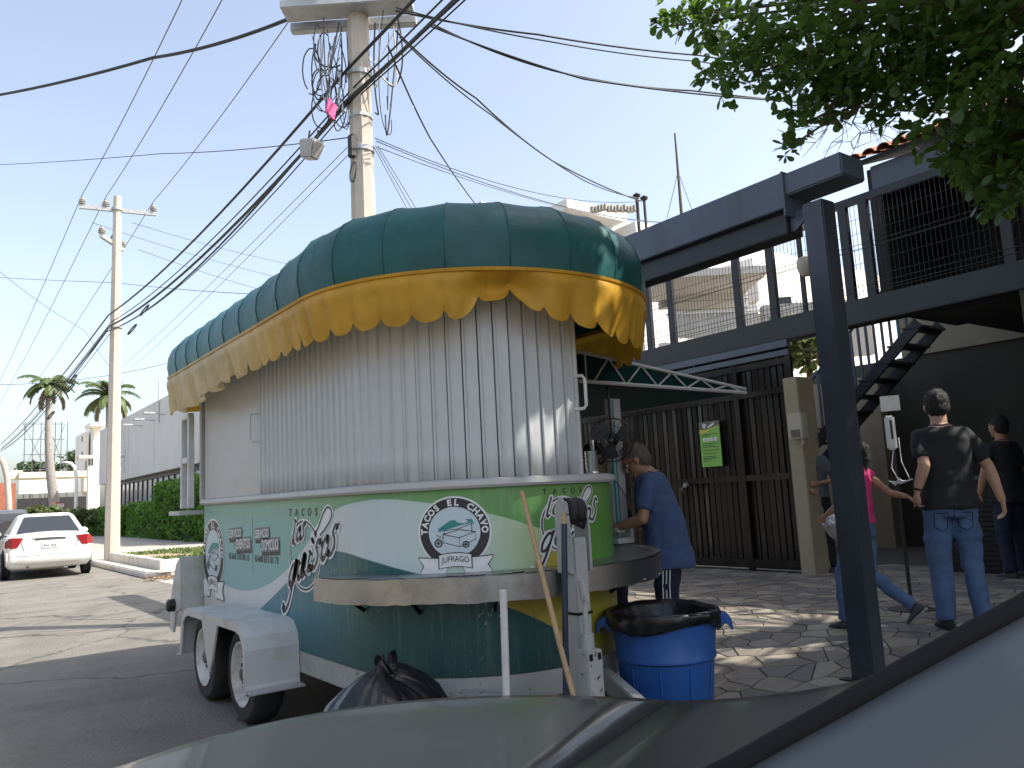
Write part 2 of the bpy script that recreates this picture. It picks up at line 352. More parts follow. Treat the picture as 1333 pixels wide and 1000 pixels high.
# far pavement, kerb, planter
pv = sheet('pavement', 4.1, 10.4, 18.4, 120, 0.13, 'concrete')
mb = MB(); mb.box(3.92, 4.1, 18.9, 120, -0.02, 0.14)
mb.add([(3.92, 18.9, .14), (4.1, 18.9, .14), (4.1, 18.9, -.02), (3.92, 18.9, -.02), (4.35, 18.35, .14), (4.45, 18.5, .14), (4.45, 18.5, -.02), (4.35, 18.35, -.02)],
       [(0, 1, 5, 4), (0, 4, 7, 3), (1, 2, 6, 5), (4, 5, 6, 7)])
tag(mb.build('kerb', 'kerb_paint', bevel=0.03), kind='structure')
pl = thing('planter', 'low white concrete planter with patchy grass beside the far power pole', 'planter', (5.6, 22, 0.0))
mb = MB(); mb.box(4.3, 7.4, 19.3, 19.48, 0.0, 0.34); mb.box(4.3, 4.47, 19.48, 25.2, 0.0, 0.34); mb.box(4.3, 7.4, 25.2, 25.34, 0, 0.34); mb.box(7.25, 7.4, 19.48, 25.2, 0, .34)
mb.build('wall', 'kerb_paint', pl, bevel=0.015)
mb = MB(); mb.box(4.47, 7.25, 19.48, 25.2, 0.05, 0.30); mb.build('soil', 'dirt', pl)
mb = MB()
for i in range(2600):
    x, y = random.uniform(4.5, 7.2), random.uniform(19.5, 25.1); hh = random.uniform(.03, .09); a = random.uniform(0, PI)
    if math.sin(x*2.3)+math.sin(y*1.7+x) < -0.7: continue
    dx, dy = .035*math.cos(a), .035*math.sin(a); lx, ly = random.uniform(-.03, .03), random.uniform(-.03, .03)
    mb.add([(x-dx, y-dy, .295), (x+dx, y+dy, .295), (x+lx, y+ly, .3+hh)], [(0, 1, 2)])
tag(mb.build('grass_tuft', 'grass', pl, fixn=False), kind='stuff')
# dead leaves drifted against the kerb end
mb = MB()
for i in range(420):
    t = random.random(); x = 3.8+t*1.8+random.gauss(0, .15); y = 18.35-.5*random.random()-.25*t+random.gauss(0, .15); s_ = random.uniform(.02, .05); a = random.uniform(0, 6.28)
    z = .02+random.random()*.04
    mb.add([(x+s_*math.cos(a+k*1.57), y+s_*math.sin(a+k*1.57)*.7, z+random.uniform(0, .03)) for k in range(4)], [(0, 1, 2, 3)])
tag(mb.build('leaf_litter', 'dry_leaf', fixn=False), kind='stuff')
# scraps on the road
mb = MB()
for i in range(70):
    x, y = random.uniform(-1, 3.6), random.uniform(4.5, 20); s_ = random.uniform(.012, .03); a = random.uniform(0, 6.28)
    mb.add([(x+s_*math.cos(a+k*1.57), y+s_*math.sin(a+k*1.57)*.6, .006+random.uniform(0, .012)) for k in range(4)], [(0, 1, 2, 3)])
tag(mb.build('road_debris', 'dry_leaf', fixn=False), kind='stuff')

# ---- flagstones: irregular cells with recessed joints
def clip(poly, px, py, nx, ny):       # keep side where (p-(px,py)).n < 0
    out = []
    for i in range(len(poly)):
        a, b = poly[i], poly[(i+1) % len(poly)]
        da = (a[0]-px)*nx+(a[1]-py)*ny; db = (b[0]-px)*nx+(b[1]-py)*ny
        if da < 0: out.append(a)
        if da*db < 0:
            t = da/(da-db); out.append((a[0]+t*(b[0]-a[0]), a[1]+t*(b[1]-a[1])))
    return out
def flagstones():
    g = 0.195; X0, X1, Y0, Y1 = 3.5, 9.9, 1.6, 10.6
    nx, ny = int((X1-X0)/g), int((Y1-Y0)/g); P = {}
    for i in range(-1, nx+1):
        for j in range(-1, ny+1):
            P[i, j] = (X0+(i+.5)*g+random.uniform(-.44, .44)*g, Y0+(j+.5)*g+random.uniform(-.44, .44)*g)
    cells = []
    for i in range(nx):
        for j in range(ny):
            c = P[i, j]; poly = [(c[0]-g*1.6, c[1]-g*1.6), (c[0]+g*1.6, c[1]-g*1.6), (c[0]+g*1.6, c[1]+g*1.6), (c[0]-g*1.6, c[1]+g*1.6)]
            for a in range(-2, 3):
                for b in range(-2, 3):
                    q = P.get((i+a, j+b))
                    if (a or b) and q:
                        dx, dy = q[0]-c[0], q[1]-c[1]; L = math.hypot(dx, dy)
                        mx, my = (c[0]+q[0])/2-dx/L*.004, (c[1]+q[1])/2-dy/L*.004
                        poly = clip(poly, mx, my, dx/L, dy/L)
                        if not poly: break
                if not poly: break
            if poly and len(poly) > 2:
                p = proj((c[0], c[1], gz(c[0])))
                vis = -60 < p[0] < 1400 and 600 < p[1] < 1000 and p[0] > 780 and p[1]+(p[0]-1000)*.57 < 1010
                cells.append((0 if vis else 1, p[2] if p[2] > 0 else 99, c, poly))
    cells.sort(key=lambda t: t[:2]); rest = MB()
    for k, (_, _, c, poly) in enumerate(cells):
        zt = 0.010+random.uniform(0, .006); lo = lambda x, y: (x, y, gz(x)-.01); hi = lambda x, y: (x, y, gz(x)+zt)
        if k < 300:
            mb = MB(); mb.prism(poly, lo, hi)
            mb.build('flagstone', random.choice(['flag', 'flag', 'flag_b', 'flag_c']), patio, bevel=0.003)
        else: rest.prism(poly, lo, hi, mi=random.choice([0, 0, 1, 2]))
    tag(rest.build('flagstone_field', ['flag', 'flag_b', 'flag_c'], patio), kind='stuff')
flagstones()

# ================================================================== FOOD TRAILER
BC, BR = (2.85, 4.3), 0.85            # near end is a half circle
def outline(ds=0.02):
    pts = []; rc = .1; Yb = 7.44
    for s in np.arange(0, 3.04, ds): pts.append((2.0, 7.34-s, -1, 0, s))
    for s in np.arange(0, PI*BR, ds):
        t = s/BR; pts.append((BC[0]-BR*math.cos(t), BC[1]-BR*math.sin(t), -math.cos(t), -math.sin(t), 3.04+s))
    s0 = 3.04+PI*BR
    for s in np.arange(0, 3.04, ds): pts.append((3.7, 4.3+s, 1, 0, s0+s))
    s0 += 3.04
    for k in range(1, 9):
        a = PI/2*k/9; pts.append((3.6+rc*math.cos(a), 7.34+rc*math.sin(a), math.cos(a), math.sin(a), s0+rc*a))
    s0 += rc*PI/2
    for s in np.arange(0, 1.5, ds): pts.append((3.6-s, Yb, 0, 1, s0+s))
    s0 += 1.5
    for k in range(0, 9):
        a = PI/2+PI/2*k/9; pts.append((2.1+rc*math.cos(a), 7.34+rc*math.sin(a), math.cos(a), math.sin(a), s0+rc*(a-PI/2)))
    return pts, s0+rc*PI/2
OUT, SLEN = outline()
_S = np.array([p[4] for p in OUT]+[SLEN]); _A = np.array([p[:4] for p in OUT]+[OUT[0][:4]])
def bp(s, z, off=0.0):
    s = s % SLEN; x, y, nx, ny = (np.interp(s, _S, _A[:, k]) for k in range(4)); L = math.hypot(nx, ny)
    return Vector((x+nx/L*off, y+ny/L*off, z))
def bn(s):
    a = bp(s, 0, 0); b = bp(s, 0, 0.5); return (b-a).normalized()
SG = lambda a, b, st=0.05: list(np.arange(a, b, st))+[b]

# painted lower panel: procedural artwork over (s, z)
def art_material():
    m = bpy.data.materials.new('trailer_art'); m.use_nodes = True; nt = m.node_tree; L = nt.links; b = nt.nodes['Principled BSDF']
    uv = N(nt, 'ShaderNodeUVMap'); sx = N(nt, 'ShaderNodeSeparateXYZ'); L.new(uv.outputs[0], sx.inputs[0])
    sn = N(nt, 'ShaderNodeMath', operation='DIVIDE'); L.new(sx.outputs[0], sn.inputs[0]); sn.inputs[1].default_value = 6.0; S = sn.outputs[0]
    def curve(pts):
        n = N(nt, 'ShaderNodeFloatCurve'); c = n.mapping.curves[0]
        pts = [(s/6.0, z/2.0) for s, z in pts]
        c.points[0].location = pts[0]; c.points[1].location = pts[-1]
        for p in pts[1:-1]: c.points.new(*p)
        n.mapping.update(); L.new(S, n.inputs['Value']); return n.outputs[0]
    def gt(a, bb):
        n = N(nt, 'ShaderNodeMath', operation='SUBTRACT'); L.new(a, n.inputs[0]); L.new(bb, n.inputs[1])
        k = N(nt, 'ShaderNodeMapRange'); k.inputs['From Min'].default_value = -0.0015; k.inputs['From Max'].default_value = 0.0015; L.new(n.outputs[0], k.inputs[0]); return k.outputs[0]
    def ramp(stops, src):
        r = N(nt, 'ShaderNodeValToRGB'); e = r.color_ramp.elements
        e[0].position = stops[0][0]/6; e[0].color = stops[0][1]+(1,); e[1].position = stops[-1][0]/6; e[1].color = stops[-1][1]+(1,)
        for p, c in stops[1:-1]: q = e.new(p/6); q.color = c+(1,)
        L.new(src, r.inputs[0]); return r.outputs[0]
    def mix(f, a, c):
        n = N(nt, 'ShaderNodeMixRGB'); L.new(f, n.inputs[0])
        for k, v in ((1, a), (2, c)):
            if isinstance(v, tuple): n.inputs[k].default_value = v+(1,)
            else: L.new(v, n.inputs[k])
        return n.outputs[0]
    def mul(a, bb):
        n = N(nt, 'ShaderNodeMath', operation='MULTIPLY'); L.new(a, n.inputs[0]); L.new(bb, n.inputs[1]); return n.outputs[0]
    Z = sx.outputs[1]
    A = curve([(0, .85), (.318, .814), (.735, .777), (1.114, .777), (1.541, .837), (1.926, .952), (2.208, 1.078), (2.407, 1.189), (2.595, 1.285), (2.829, 1.366), (3.091, 1.397), (3.335, 1.406), (3.538, 1.385), (3.794, 1.34), (3.997, 1.285), (4.166, 1.226), (4.26, 1.19), (4.36, 1.08), (4.45, .8), (4.55, .3), (6, .2)])
    Bq = curve([(0, .45), (.9, .48), (1.286, .617), (1.617, .741), (1.995, .894), (2.336, 1.014), (2.587, 1.103), (2.815, 1.114), (3.119, 1.087), (3.427, 1.029), (3.611, .982), (3.8, .9), (3.95, .84), (4.1, .775), (4.29, .67), (4.4, .58), (4.6, .3), (6, .2)])
    D = curve([(0, .0), (3.6, .0), (3.8, .93), (4.1, .955), (4.151, .98), (4.201, 1.044), (4.351, 1.085), (4.527, 1.041), (4.783, .93), (5.1, .84), (6, .75)])
    lower = ramp([(0, (.085, .23, .26)), (1.9, (.065, .20, .25)), (2.6, (.040, .155, .185)), (3.0, (.026, .115, .11)), (4.5, (.018, .080, .088)), (6, (.018, .08, .08))], S)
    white = ramp([(0, (.58, .60, .60)), (2.8, (.56, .60, .61)), (3.4, (.52, .62, .62)), (3.9, (.46, .60, .48)), (4.2, (.44, .55, .30)), (6, (.4, .5, .2))], S)
    upper = ramp([(0, (.21, .42, .42)), (1.4, (.20, .42, .42)), (2.2, (.21, .43, .37)), (2.9, (.20, .40, .26)), (3.5, (.14, .36, .16)), (4.1, (.10, .29, .085)), (4.6, (.095, .26, .045)), (6, (.08, .23, .04))], S)
    c = mix(gt(Z, Bq), lower, white)
    Zn = Z
    c = mix(gt(Z, A), c, upper)
    # light rim of the top edge, green tint spreading along the sill on the left
    rim = N(nt, 'ShaderNodeMapRange'); rim.inputs['From Min'].default_value = .60; rim.inputs['From Max'].default_value = .73; L.new(Z, rim.inputs[0])
    nzr = N(nt, 'ShaderNodeTexNoise'); nzr.inputs['Scale'].default_value = 14; nzr.inputs['Detail'].default_value = 5; L.new(uv.outputs[0], nzr.inputs['Vector'])
    c = mix(mul(mul(rim.outputs[0], nzr.outputs[0]), gt(Z, A)), c, (.20, .36, .12))
    yel = ramp([(0, (.5, .42, .05)), (3.9, (.34, .27, .03)), (4.2, (.40, .34, .05)), (4.7, (.33, .30, .03)), (6, (.3, .28, .03))], S)
    c = mix(mul(gt(D, Z), gt(Z, Bq)), c, yel)
    # grime: vertical streaks, pale scuffs
    tc = N(nt, 'ShaderNodeMapping'); tc.inputs['Scale'].default_value = (9, 1.4, 1); L.new(uv.outputs[0], tc.inputs[0])
    n1 = N(nt, 'ShaderNodeTexNoise'); n1.inputs['Scale'].default_value = 2.4; n1.inputs['Detail'].default_value = 9; n1.inputs['Roughness'].default_value = .7; L.new(tc.outputs[0], n1.inputs['Vector'])
    r1 = N(nt, 'ShaderNodeMapRange'); r1.inputs['From Min'].default_value = .52; r1.inputs['From Max'].default_value = .78; r1.inputs['To Max'].default_value = .38; L.new(n1.outputs[0], r1.inputs[0])
    c = mix(r1.outputs[0], c, (.42, .45, .42))
    n2 = N(nt, 'ShaderNodeTexNoise'); n2.inputs['Scale'].default_value = 55; n2.inputs['Detail'].default_value = 4; L.new(uv.outputs[0], n2.inputs['Vector'])
    n4 = N(nt, 'ShaderNodeTexNoise'); n4.inputs['Scale'].default_value = 3.2; L.new(uv.outputs[0], n4.inputs['Vector'])
    mm = N(nt, 'ShaderNodeMath', operation='MULTIPLY'); L.new(n2.outputs[0], mm.inputs[0]); L.new(n4.outputs[0], mm.inputs[1])
    r2 = N(nt, 'ShaderNodeMapRange'); r2.inputs['From Min'].default_value = .425; r2.inputs['From Max'].default_value = .45; r2.inputs['To Max'].default_value = .45; L.new(mm.outputs[0], r2.inputs[0])
    c = mix(r2.outputs[0], c, (.6, .62, .58))
    # darker towards the bottom edge, broken up by the streak noise
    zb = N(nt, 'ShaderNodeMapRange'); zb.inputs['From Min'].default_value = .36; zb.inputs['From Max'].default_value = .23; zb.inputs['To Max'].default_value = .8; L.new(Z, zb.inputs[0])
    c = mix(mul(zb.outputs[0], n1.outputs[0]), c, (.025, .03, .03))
    L.new(c, b.inputs['Base Color']); b.inputs['Roughness'].default_value = .38; b.inputs['Specular IOR Level'].default_value = .35
    M['trailer_art'] = m
art_material()

def awning_material(name, col, glare_fade, transl, rough, wear=.5, wcol=(.2, .3, .27)):
    m = bpy.data.materials.new(name); m.use_nodes = True; nt = m.node_tree; L = nt.links; b = nt.nodes['Principled BSDF']; out = nt.nodes['Material Output']
    uv = N(nt, 'ShaderNodeUVMap'); sx = N(nt, 'ShaderNodeSeparateXYZ'); L.new(uv.outputs[0], sx.inputs[0])
    k = N(nt, 'ShaderNodeMapRange'); k.interpolation_type = 'SMOOTHSTEP'; k.inputs['From Min'].default_value = 3.3; k.inputs['From Max'].default_value = 1.1; L.new(sx.outputs[0], k.inputs[0])  # paler towards the rear: sky glare put into the colour along with sun fading
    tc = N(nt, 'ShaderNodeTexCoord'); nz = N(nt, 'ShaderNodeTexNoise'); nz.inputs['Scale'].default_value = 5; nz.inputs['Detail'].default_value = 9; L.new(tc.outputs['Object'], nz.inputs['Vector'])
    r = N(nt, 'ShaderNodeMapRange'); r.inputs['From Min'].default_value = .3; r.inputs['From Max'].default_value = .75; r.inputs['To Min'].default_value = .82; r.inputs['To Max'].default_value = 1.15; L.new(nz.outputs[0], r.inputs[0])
    mx = N(nt, 'ShaderNodeMixRGB'); L.new(k.outputs[0], mx.inputs[0]); mx.inputs[1].default_value = col+(1,); mx.inputs[2].default_value = glare_fade+(1,)
    ml = N(nt, 'ShaderNodeMixRGB', blend_type='MULTIPLY'); ml.inputs[0].default_value = 1; L.new(mx.outputs[0], ml.inputs[1]); L.new(r.outputs[0], ml.inputs[2])
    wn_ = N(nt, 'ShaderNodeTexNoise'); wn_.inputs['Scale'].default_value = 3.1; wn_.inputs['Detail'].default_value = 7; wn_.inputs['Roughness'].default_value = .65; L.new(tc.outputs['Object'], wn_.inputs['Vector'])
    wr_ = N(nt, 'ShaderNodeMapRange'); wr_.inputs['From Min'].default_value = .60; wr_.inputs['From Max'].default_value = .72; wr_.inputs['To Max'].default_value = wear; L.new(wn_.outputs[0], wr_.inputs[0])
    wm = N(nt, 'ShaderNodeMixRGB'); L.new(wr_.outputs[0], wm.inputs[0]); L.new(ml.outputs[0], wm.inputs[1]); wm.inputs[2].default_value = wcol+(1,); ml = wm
    sp1 = N(nt, 'ShaderNodeMapping'); sp1.inputs['Scale'].default_value = (14, 1.2, 1); L.new(uv.outputs[0], sp1.inputs[0])
    sn1 = N(nt, 'ShaderNodeTexNoise'); sn1.inputs['Scale'].default_value = 1.6; sn1.inputs['Detail'].default_value = 8; L.new(sp1.outputs[0], sn1.inputs['Vector'])
    sr1 = N(nt, 'ShaderNodeMapRange'); sr1.inputs['From Min'].default_value = .5; sr1.inputs['From Max'].default_value = .8; sr1.inputs['To Max'].default_value = .22; L.new(sn1.outputs[0], sr1.inputs[0])
    wm2 = N(nt, 'ShaderNodeMixRGB'); L.new(sr1.outputs[0], wm2.inputs[0]); L.new(ml.outputs[0], wm2.inputs[1]); wm2.inputs[2].default_value = tuple(c*.35+.01 for c in col)+(1,); ml = wm2
    L.new(ml.outputs[0], b.inputs['Base Color']); b.inputs['Roughness'].default_value = rough; b.inputs['Specular IOR Level'].default_value = .5
    n3 = N(nt, 'ShaderNodeTexNoise'); n3.inputs['Scale'].default_value = 7; n3.inputs['Detail'].default_value = 3; L.new(tc.outputs['Object'], n3.inputs['Vector'])
    bu = N(nt, 'ShaderNodeBump'); bu.inputs['Strength'].default_value = .45; bu.inputs['Distance'].default_value = .03; L.new(n3.outputs[0], bu.inputs['Height']); L.new(bu.outputs[0], b.inputs['Normal'])
    t = N(nt, 'ShaderNodeBsdfTranslucent'); L.new(ml.outputs[0], t.inputs[0]); ms = N(nt, 'ShaderNodeMixShader'); ms.inputs[0].default_value = transl
    L.new(b.outputs[0], ms.inputs[1]); L.new(t.outputs[0], ms.inputs[2]); L.new(ms.outputs[0], out.inputs[0])
    M[name] = m
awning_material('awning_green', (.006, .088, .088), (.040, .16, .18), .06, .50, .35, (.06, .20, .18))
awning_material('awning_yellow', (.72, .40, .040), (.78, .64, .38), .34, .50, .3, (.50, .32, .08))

TR = thing('food_trailer', 'white round-ended taco trailer with green awning, yellow scalloped valance and corrugated shutter', 'food trailer', (2.85, 5.6, 0))
def band(name, m, s0, s1, prof, parent=TR, st=0.06, smooth=True, closed=False, thick=None):
    """sweep a profile [(off,z)] along the outline"""
    mb = MB(); ss = SG(s0, s1, st)
    mb.loft([[bp(s, z, o) for o, z in prof] for s in ss], cap=closed, closed=closed)
    uv = [(s, z/2.0) for s in ss for o, z in prof]
    return mb.build(name, m, parent, smooth=smooth, uv=uv, fixn=False if not closed else True)
# lower wall (outer skin, inner skin)
low = band('lower_wall', 'trailer_art', 0, SLEN, [(-.03, 1.44), (-.03, .47), (0, .47), (0, 1.44)], closed=True, st=.04)
band('sill_moulding', 'trailer_white', 0, SLEN, [(-.04, 1.441), (.028, 1.441), (.038, 1.455), (.034, 1.482), (.01, 1.492), (-.04, 1.492)], closed=True, st=.05)
band('base_channel', 'rust_white', 0, SLEN, [(-.05, .335), (-.005, .335), (-.005, .466), (-.05, .466)], closed=True, st=.06)
mb = MB(); ring = [bp(s, .47, -.04) for s in SG(0, SLEN-.05, .08)]; mb.prism([(p.x, p.y) for p in ring], lambda x, y: (x, y, .40), lambda x, y: (x, y, .468)); mb.build('floor_plate', 'gap_black', TR)
# upper wall: flat white panel at the rear of the street side, dark backing behind the shutter
pn = band('side_panel', 'trailer_white', 0.02, 1.455, [(-.02, 1.485), (.0, 1.485), (.0, 2.64), (-.02, 2.64)], closed=True)
band('shutter_backing', 'gap_black', 1.45, 4.53, [(-.05, 1.48), (-.03, 1.48), (-.03, 2.66), (-.05, 2.66)], closed=True)
band('top_rail', 'trailer_white', 0.0, 8.75, [(-.03, 2.625), (.012, 2.625), (.012, 2.675), (-.03, 2.675)], closed=True)
# one corrugated slat, shared by all
PITCH_S = 0.0872
sm = MB(); hw = PITCH_S/2
prof = [(-hw+.003, -.022), (-hw+.003, .0), (hw-.020, .0), (hw-.014, .013), (hw-.003, .013), (hw-.003, -.022)]
sm.prism(prof, lambda x, y: (x, y, 1.492), lambda x, y: (x, y, 2.62))
so_ = sm.build('shutter_slat', 'slat_white', bevel=.0025); SLAT = so_.data; bpy.data.objects.remove(so_)
s = 1.48+hw
while s < 4.52:
    n_ = bn(s); p = bp(s, 0, .0)
    inst(SLAT, 'shutter_slat', TR, (p.x, p.y, 0), math.atan2(n_.y, n_.x)-PI/2+random.uniform(-.012, .012))
    s += PITCH_S
# vertical end post of the shutter
mb = MB(); mb.tube([bp(4.545, 1.49, .0), bp(4.545, 2.63, .0)], .018, 8); mb.build('shutter_post', 'trailer_white', TR)
def handle(s, z0, z1, out, r, ds=0.0):
    mb = MB(); mb.tube([bp(s, z0, 0), bp(s+ds*.5, z0, out*.9), bp(s+ds, z0+.02, out), bp(s+ds, z1-.02, out), bp(s+ds*.5, z1, out*.9), bp(s, z1, 0)], r, 8)
    mb.build('handle', 'pipe_white', TR, smooth=True)
handle(1.45, 1.88, 2.09, .05, .008, -.06)
handle(4.53, 1.86, 2.05, .06, .010, .03)
# closed right-hand upper wall at the far rear, rear wall with window frame
band('corner_post', 'trailer_white', 8.35, 8.85, [(-.02, 1.485), (.0, 1.485), (.0, 2.64), (-.02, 2.64)], closed=True)
yb = 7.45
for x0, x1, z0, z1 in ((1.99, 2.06, 1.49, 2.64), (2.75, 2.82, 1.49, 2.64), (3.6, 3.7, 1.49, 2.64)): mb = MB(); mb.box(x0, x1, yb-.05, yb+.012, z0, z1); mb.build('rear_pillar', 'trailer_white', TR)
mb = MB()
for a, b_ in (((1.93, 7.52, 1.42), (1.93, 7.52, 2.25)), ((1.93, 7.52, 2.25), (1.93, 7.76, 2.25)), ((1.93, 7.76, 1.42), (1.93, 7.76, 2.25)), ((1.93, 7.52, 1.85), (1.93, 7.76, 1.85))):
    mb.bar(a, b_, .05, .05)
mb.build('rear_window_frame', 'pipe_white', TR, bevel=.004)
mb = MB(); mb.box(1.82, 2.5, 7.46, 7.85, 1.36, 1.40); mb.build('rear_shelf', 'trailer_white', TR, bevel=.006)
mb = MB(); mb.box(1.945, 1.955, 7.55, 7.73, 1.88, 2.2); mb.build('window_pane', 'shop_glass', TR)
mb = MB(); ring = [bp(s, 0, -.02) for s in SG(0, SLEN-.05, .08)]; mb.prism([(p.x, p.y) for p in ring], lambda x, y: (x, y, 2.66), lambda x, y: (x, y, 2.70)); mb.build('roof_plate', 'trailer_white', TR)

# awning: separate sewn panels, each sagging a little between its ribs
APROF = [(.300, 2.56), (.316, 2.65), (.308, 2.735), (.276, 2.81), (.222, 2.87), (.145, 2.918), (.05, 2.955), (-.06, 2.98), (-.24, 3.005), (-.45, 3.02)]
seams = [-.10, .28, .62, .95, 1.28, 1.62, 1.98, 2.34, 2.70, 3.05, 3.31, 3.555, 3.80, 4.05, 4.31, 4.57, 4.85, 5.15, 5.45, 5.80]
seams += [6.2, 6.6, 7.0, 7.4, 7.8, 8.2, 8.6, 8.95, 9.4, 9.85, 10.25, SLEN-.10]
for a, b_ in zip(seams, seams[1:]):
    n_ = 8; rings = []; uv = []; jit = random.uniform(-.008, .012)
    for k in range(n_+1):
        t = k/n_; s = a+(b_-a)*t; bul = math.sin(PI*t)
        pts = []
        for i, (o, z) in enumerate(APROF):
            e = min(1, i/2)*(.006-.013*bul)+jit*bul*.4*min(1, i/2)
            up = .055*smoothstep(2.2, 3.4, s)*(1-smoothstep(5.2, 6.2, s))*min(1, i/4); pts.append(bp(s, z+e*(i/9)+up, o+e*(1-i/14))); uv.append((s, z))
        rings.append(pts)
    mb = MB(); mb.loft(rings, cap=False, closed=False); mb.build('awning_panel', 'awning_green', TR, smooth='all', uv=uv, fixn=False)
    mb = MB(); mb.tube([q+(bp(a, 0, 1)-bp(a, 0, 0))*.002 for q in rings[0]], .0032, 5, flat=.6); mb.build('awning_seam', 'seam_green', TR, smooth='all', fixn=False)
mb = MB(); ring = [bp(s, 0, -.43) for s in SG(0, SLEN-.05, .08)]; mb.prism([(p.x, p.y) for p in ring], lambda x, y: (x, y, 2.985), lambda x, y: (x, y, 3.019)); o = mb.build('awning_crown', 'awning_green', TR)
# piping along the junction
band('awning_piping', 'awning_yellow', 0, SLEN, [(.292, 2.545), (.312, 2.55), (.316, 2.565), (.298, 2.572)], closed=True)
# valance: hanging scalloped cloth with folds
def valance():
    mb = MB(); uv = []; rings = []
    pitch = .137; ss = list(np.arange(-.05, SLEN-.05, pitch/8.0)); rn = random.Random(3)
    amp = [rn.uniform(.4, 1.4) for _ in range(200)]; ph = [rn.uniform(0, 6.28) for _ in range(200)]
    for s in ss:
        k = (s+.05)/pitch
        if s < 2.9: k = (s+.05)/.19
        elif s < 5.9: k = 2.95/.19+(s-2.9)/.137
        else: k = 2.95/.19+3.0/.137+(s-5.9)/.19
        i = int(k); t = k-i
        arc = math.sqrt(max(0, 1-(2*t-1)**2)); zb = 2.372-.068*arc-.010*amp[i % 200]
        lift = smoothstep(3.80, 4.0, s)*(1-smoothstep(4.06, 4.24, s)); zb += .115*lift
        zb -= .07*smoothstep(4.25, 4.7, s)*(1-smoothstep(5.4, 5.9, s)); zb -= .07*(1-smoothstep(.3, 1.7, s))
        fold = (.018*math.sin(2*PI*k/1.0+ph[i % 7])+.016*math.sin(2*PI*k/2.7+1.1)+.010*math.sin(2*PI*k*.41))
        fr = .42+.95*(1-smoothstep(1.2, 2.6, s))
        pts = []
        for j in range(9):
            q = j/8; z = 2.556+(zb-2.556)*q
            o = .300+.012*math.sin(PI*min(1, q*2.5))+fold*fr*q**.8-.05*q*q+.02*q*amp[i % 200]*.4-.10*lift*math.sin(PI*q*.9)
            pts.append(bp(s, z, o)); uv.append((s, z))
        rings.append(pts)
    rings.append(rings[0]); uv += [(0, 0)]*9
    mb.loft(rings, cap=False, closed=False)
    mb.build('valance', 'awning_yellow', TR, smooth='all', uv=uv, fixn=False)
valance()
# awning ribs visible underneath
for s in (0.2, 1.6, 2.9, 3.9, 4.6, 5.0, 5.5, 6.5, 8.0):
    mb = MB(); mb.tube([bp(s, 2.64, 0), bp(s, 2.60, .29)], .010, 6); mb.build('awning_rib', 'galv', TR)

# steel serving shelf round the end
SH0, SH1 = 3.10, 6.6
mb = MB(); ss = SG(SH0, SH1, .07); rn = random.Random(5)
mb.loft([[bp(s, .985, .0), bp(s, .985, .262), bp(s, .985+.006, .264), bp(s, 1.0, .272), bp(s, 1.003, .0)] for s in ss], closed=True)
mb.build('shelf_top', 'steel', TR, smooth=True)
mb = MB(); rings = []
for s in SG(SH0-.005, SH1, .035):
    d = rn.uniform(-.0035, .0035); e = rn.uniform(-.004, .004)
    rings.append([bp(s, 1.003+e*.4, .281+d*.5), bp(s, .879+e, .281-d*.5), bp(s, .879+e, .270-d*.5), bp(s, 1.001, .270+d*.5)])
mb.loft(rings); mb.build('shelf_apron', 'steel', TR, smooth=True)
mb = MB(); mb.add([bp(SH0-.006, 1.0, 0), bp(SH0-.006, 1.0, .278), bp(SH0-.006, .88, .278), bp(SH0-.006, .88, 0), bp(SH0, 1.0, 0), bp(SH0, 1.0, .278), bp(SH0, .88, .278), bp(SH0, .88, 0)], [(0, 1, 2, 3), (4, 5, 6, 7), (0, 1, 5, 4), (1, 2, 6, 5), (2, 3, 7, 6)]); mb.build('shelf_end', 'steel', TR)
mb = MB()
for s in np.arange(SH0, SH1, .05):
    h_ = rn.uniform(.002, .010); mb.add([bp(s, 1.003, .235), bp(s+.05, 1.003, .235), bp(s+.05, 1.006+h_, .285), bp(s, 1.006+rn.uniform(.002, .01), .285)], [(0, 1, 2, 3)])
tag(mb.build('shelf_lip', 'steel_edge', TR), kind='stuff')
for s in (3.15, 3.55, 3.95, 4.35, 4.8, 5.4, 6.0):
    mb = MB(); mb.bar(bp(s, .97, .25), bp(s, .80, .005), .012, .02); mb.build('shelf_bracket', 'gap_black', TR)
for s in np.arange(SH0+.1, SH1-1.2, .21):
    n_ = bn(s); p = bp(s, .893, .284); mb = MB(); mb.sphere(p, .005, 6, 4); mb.build('rivet', 'chrome', TR)

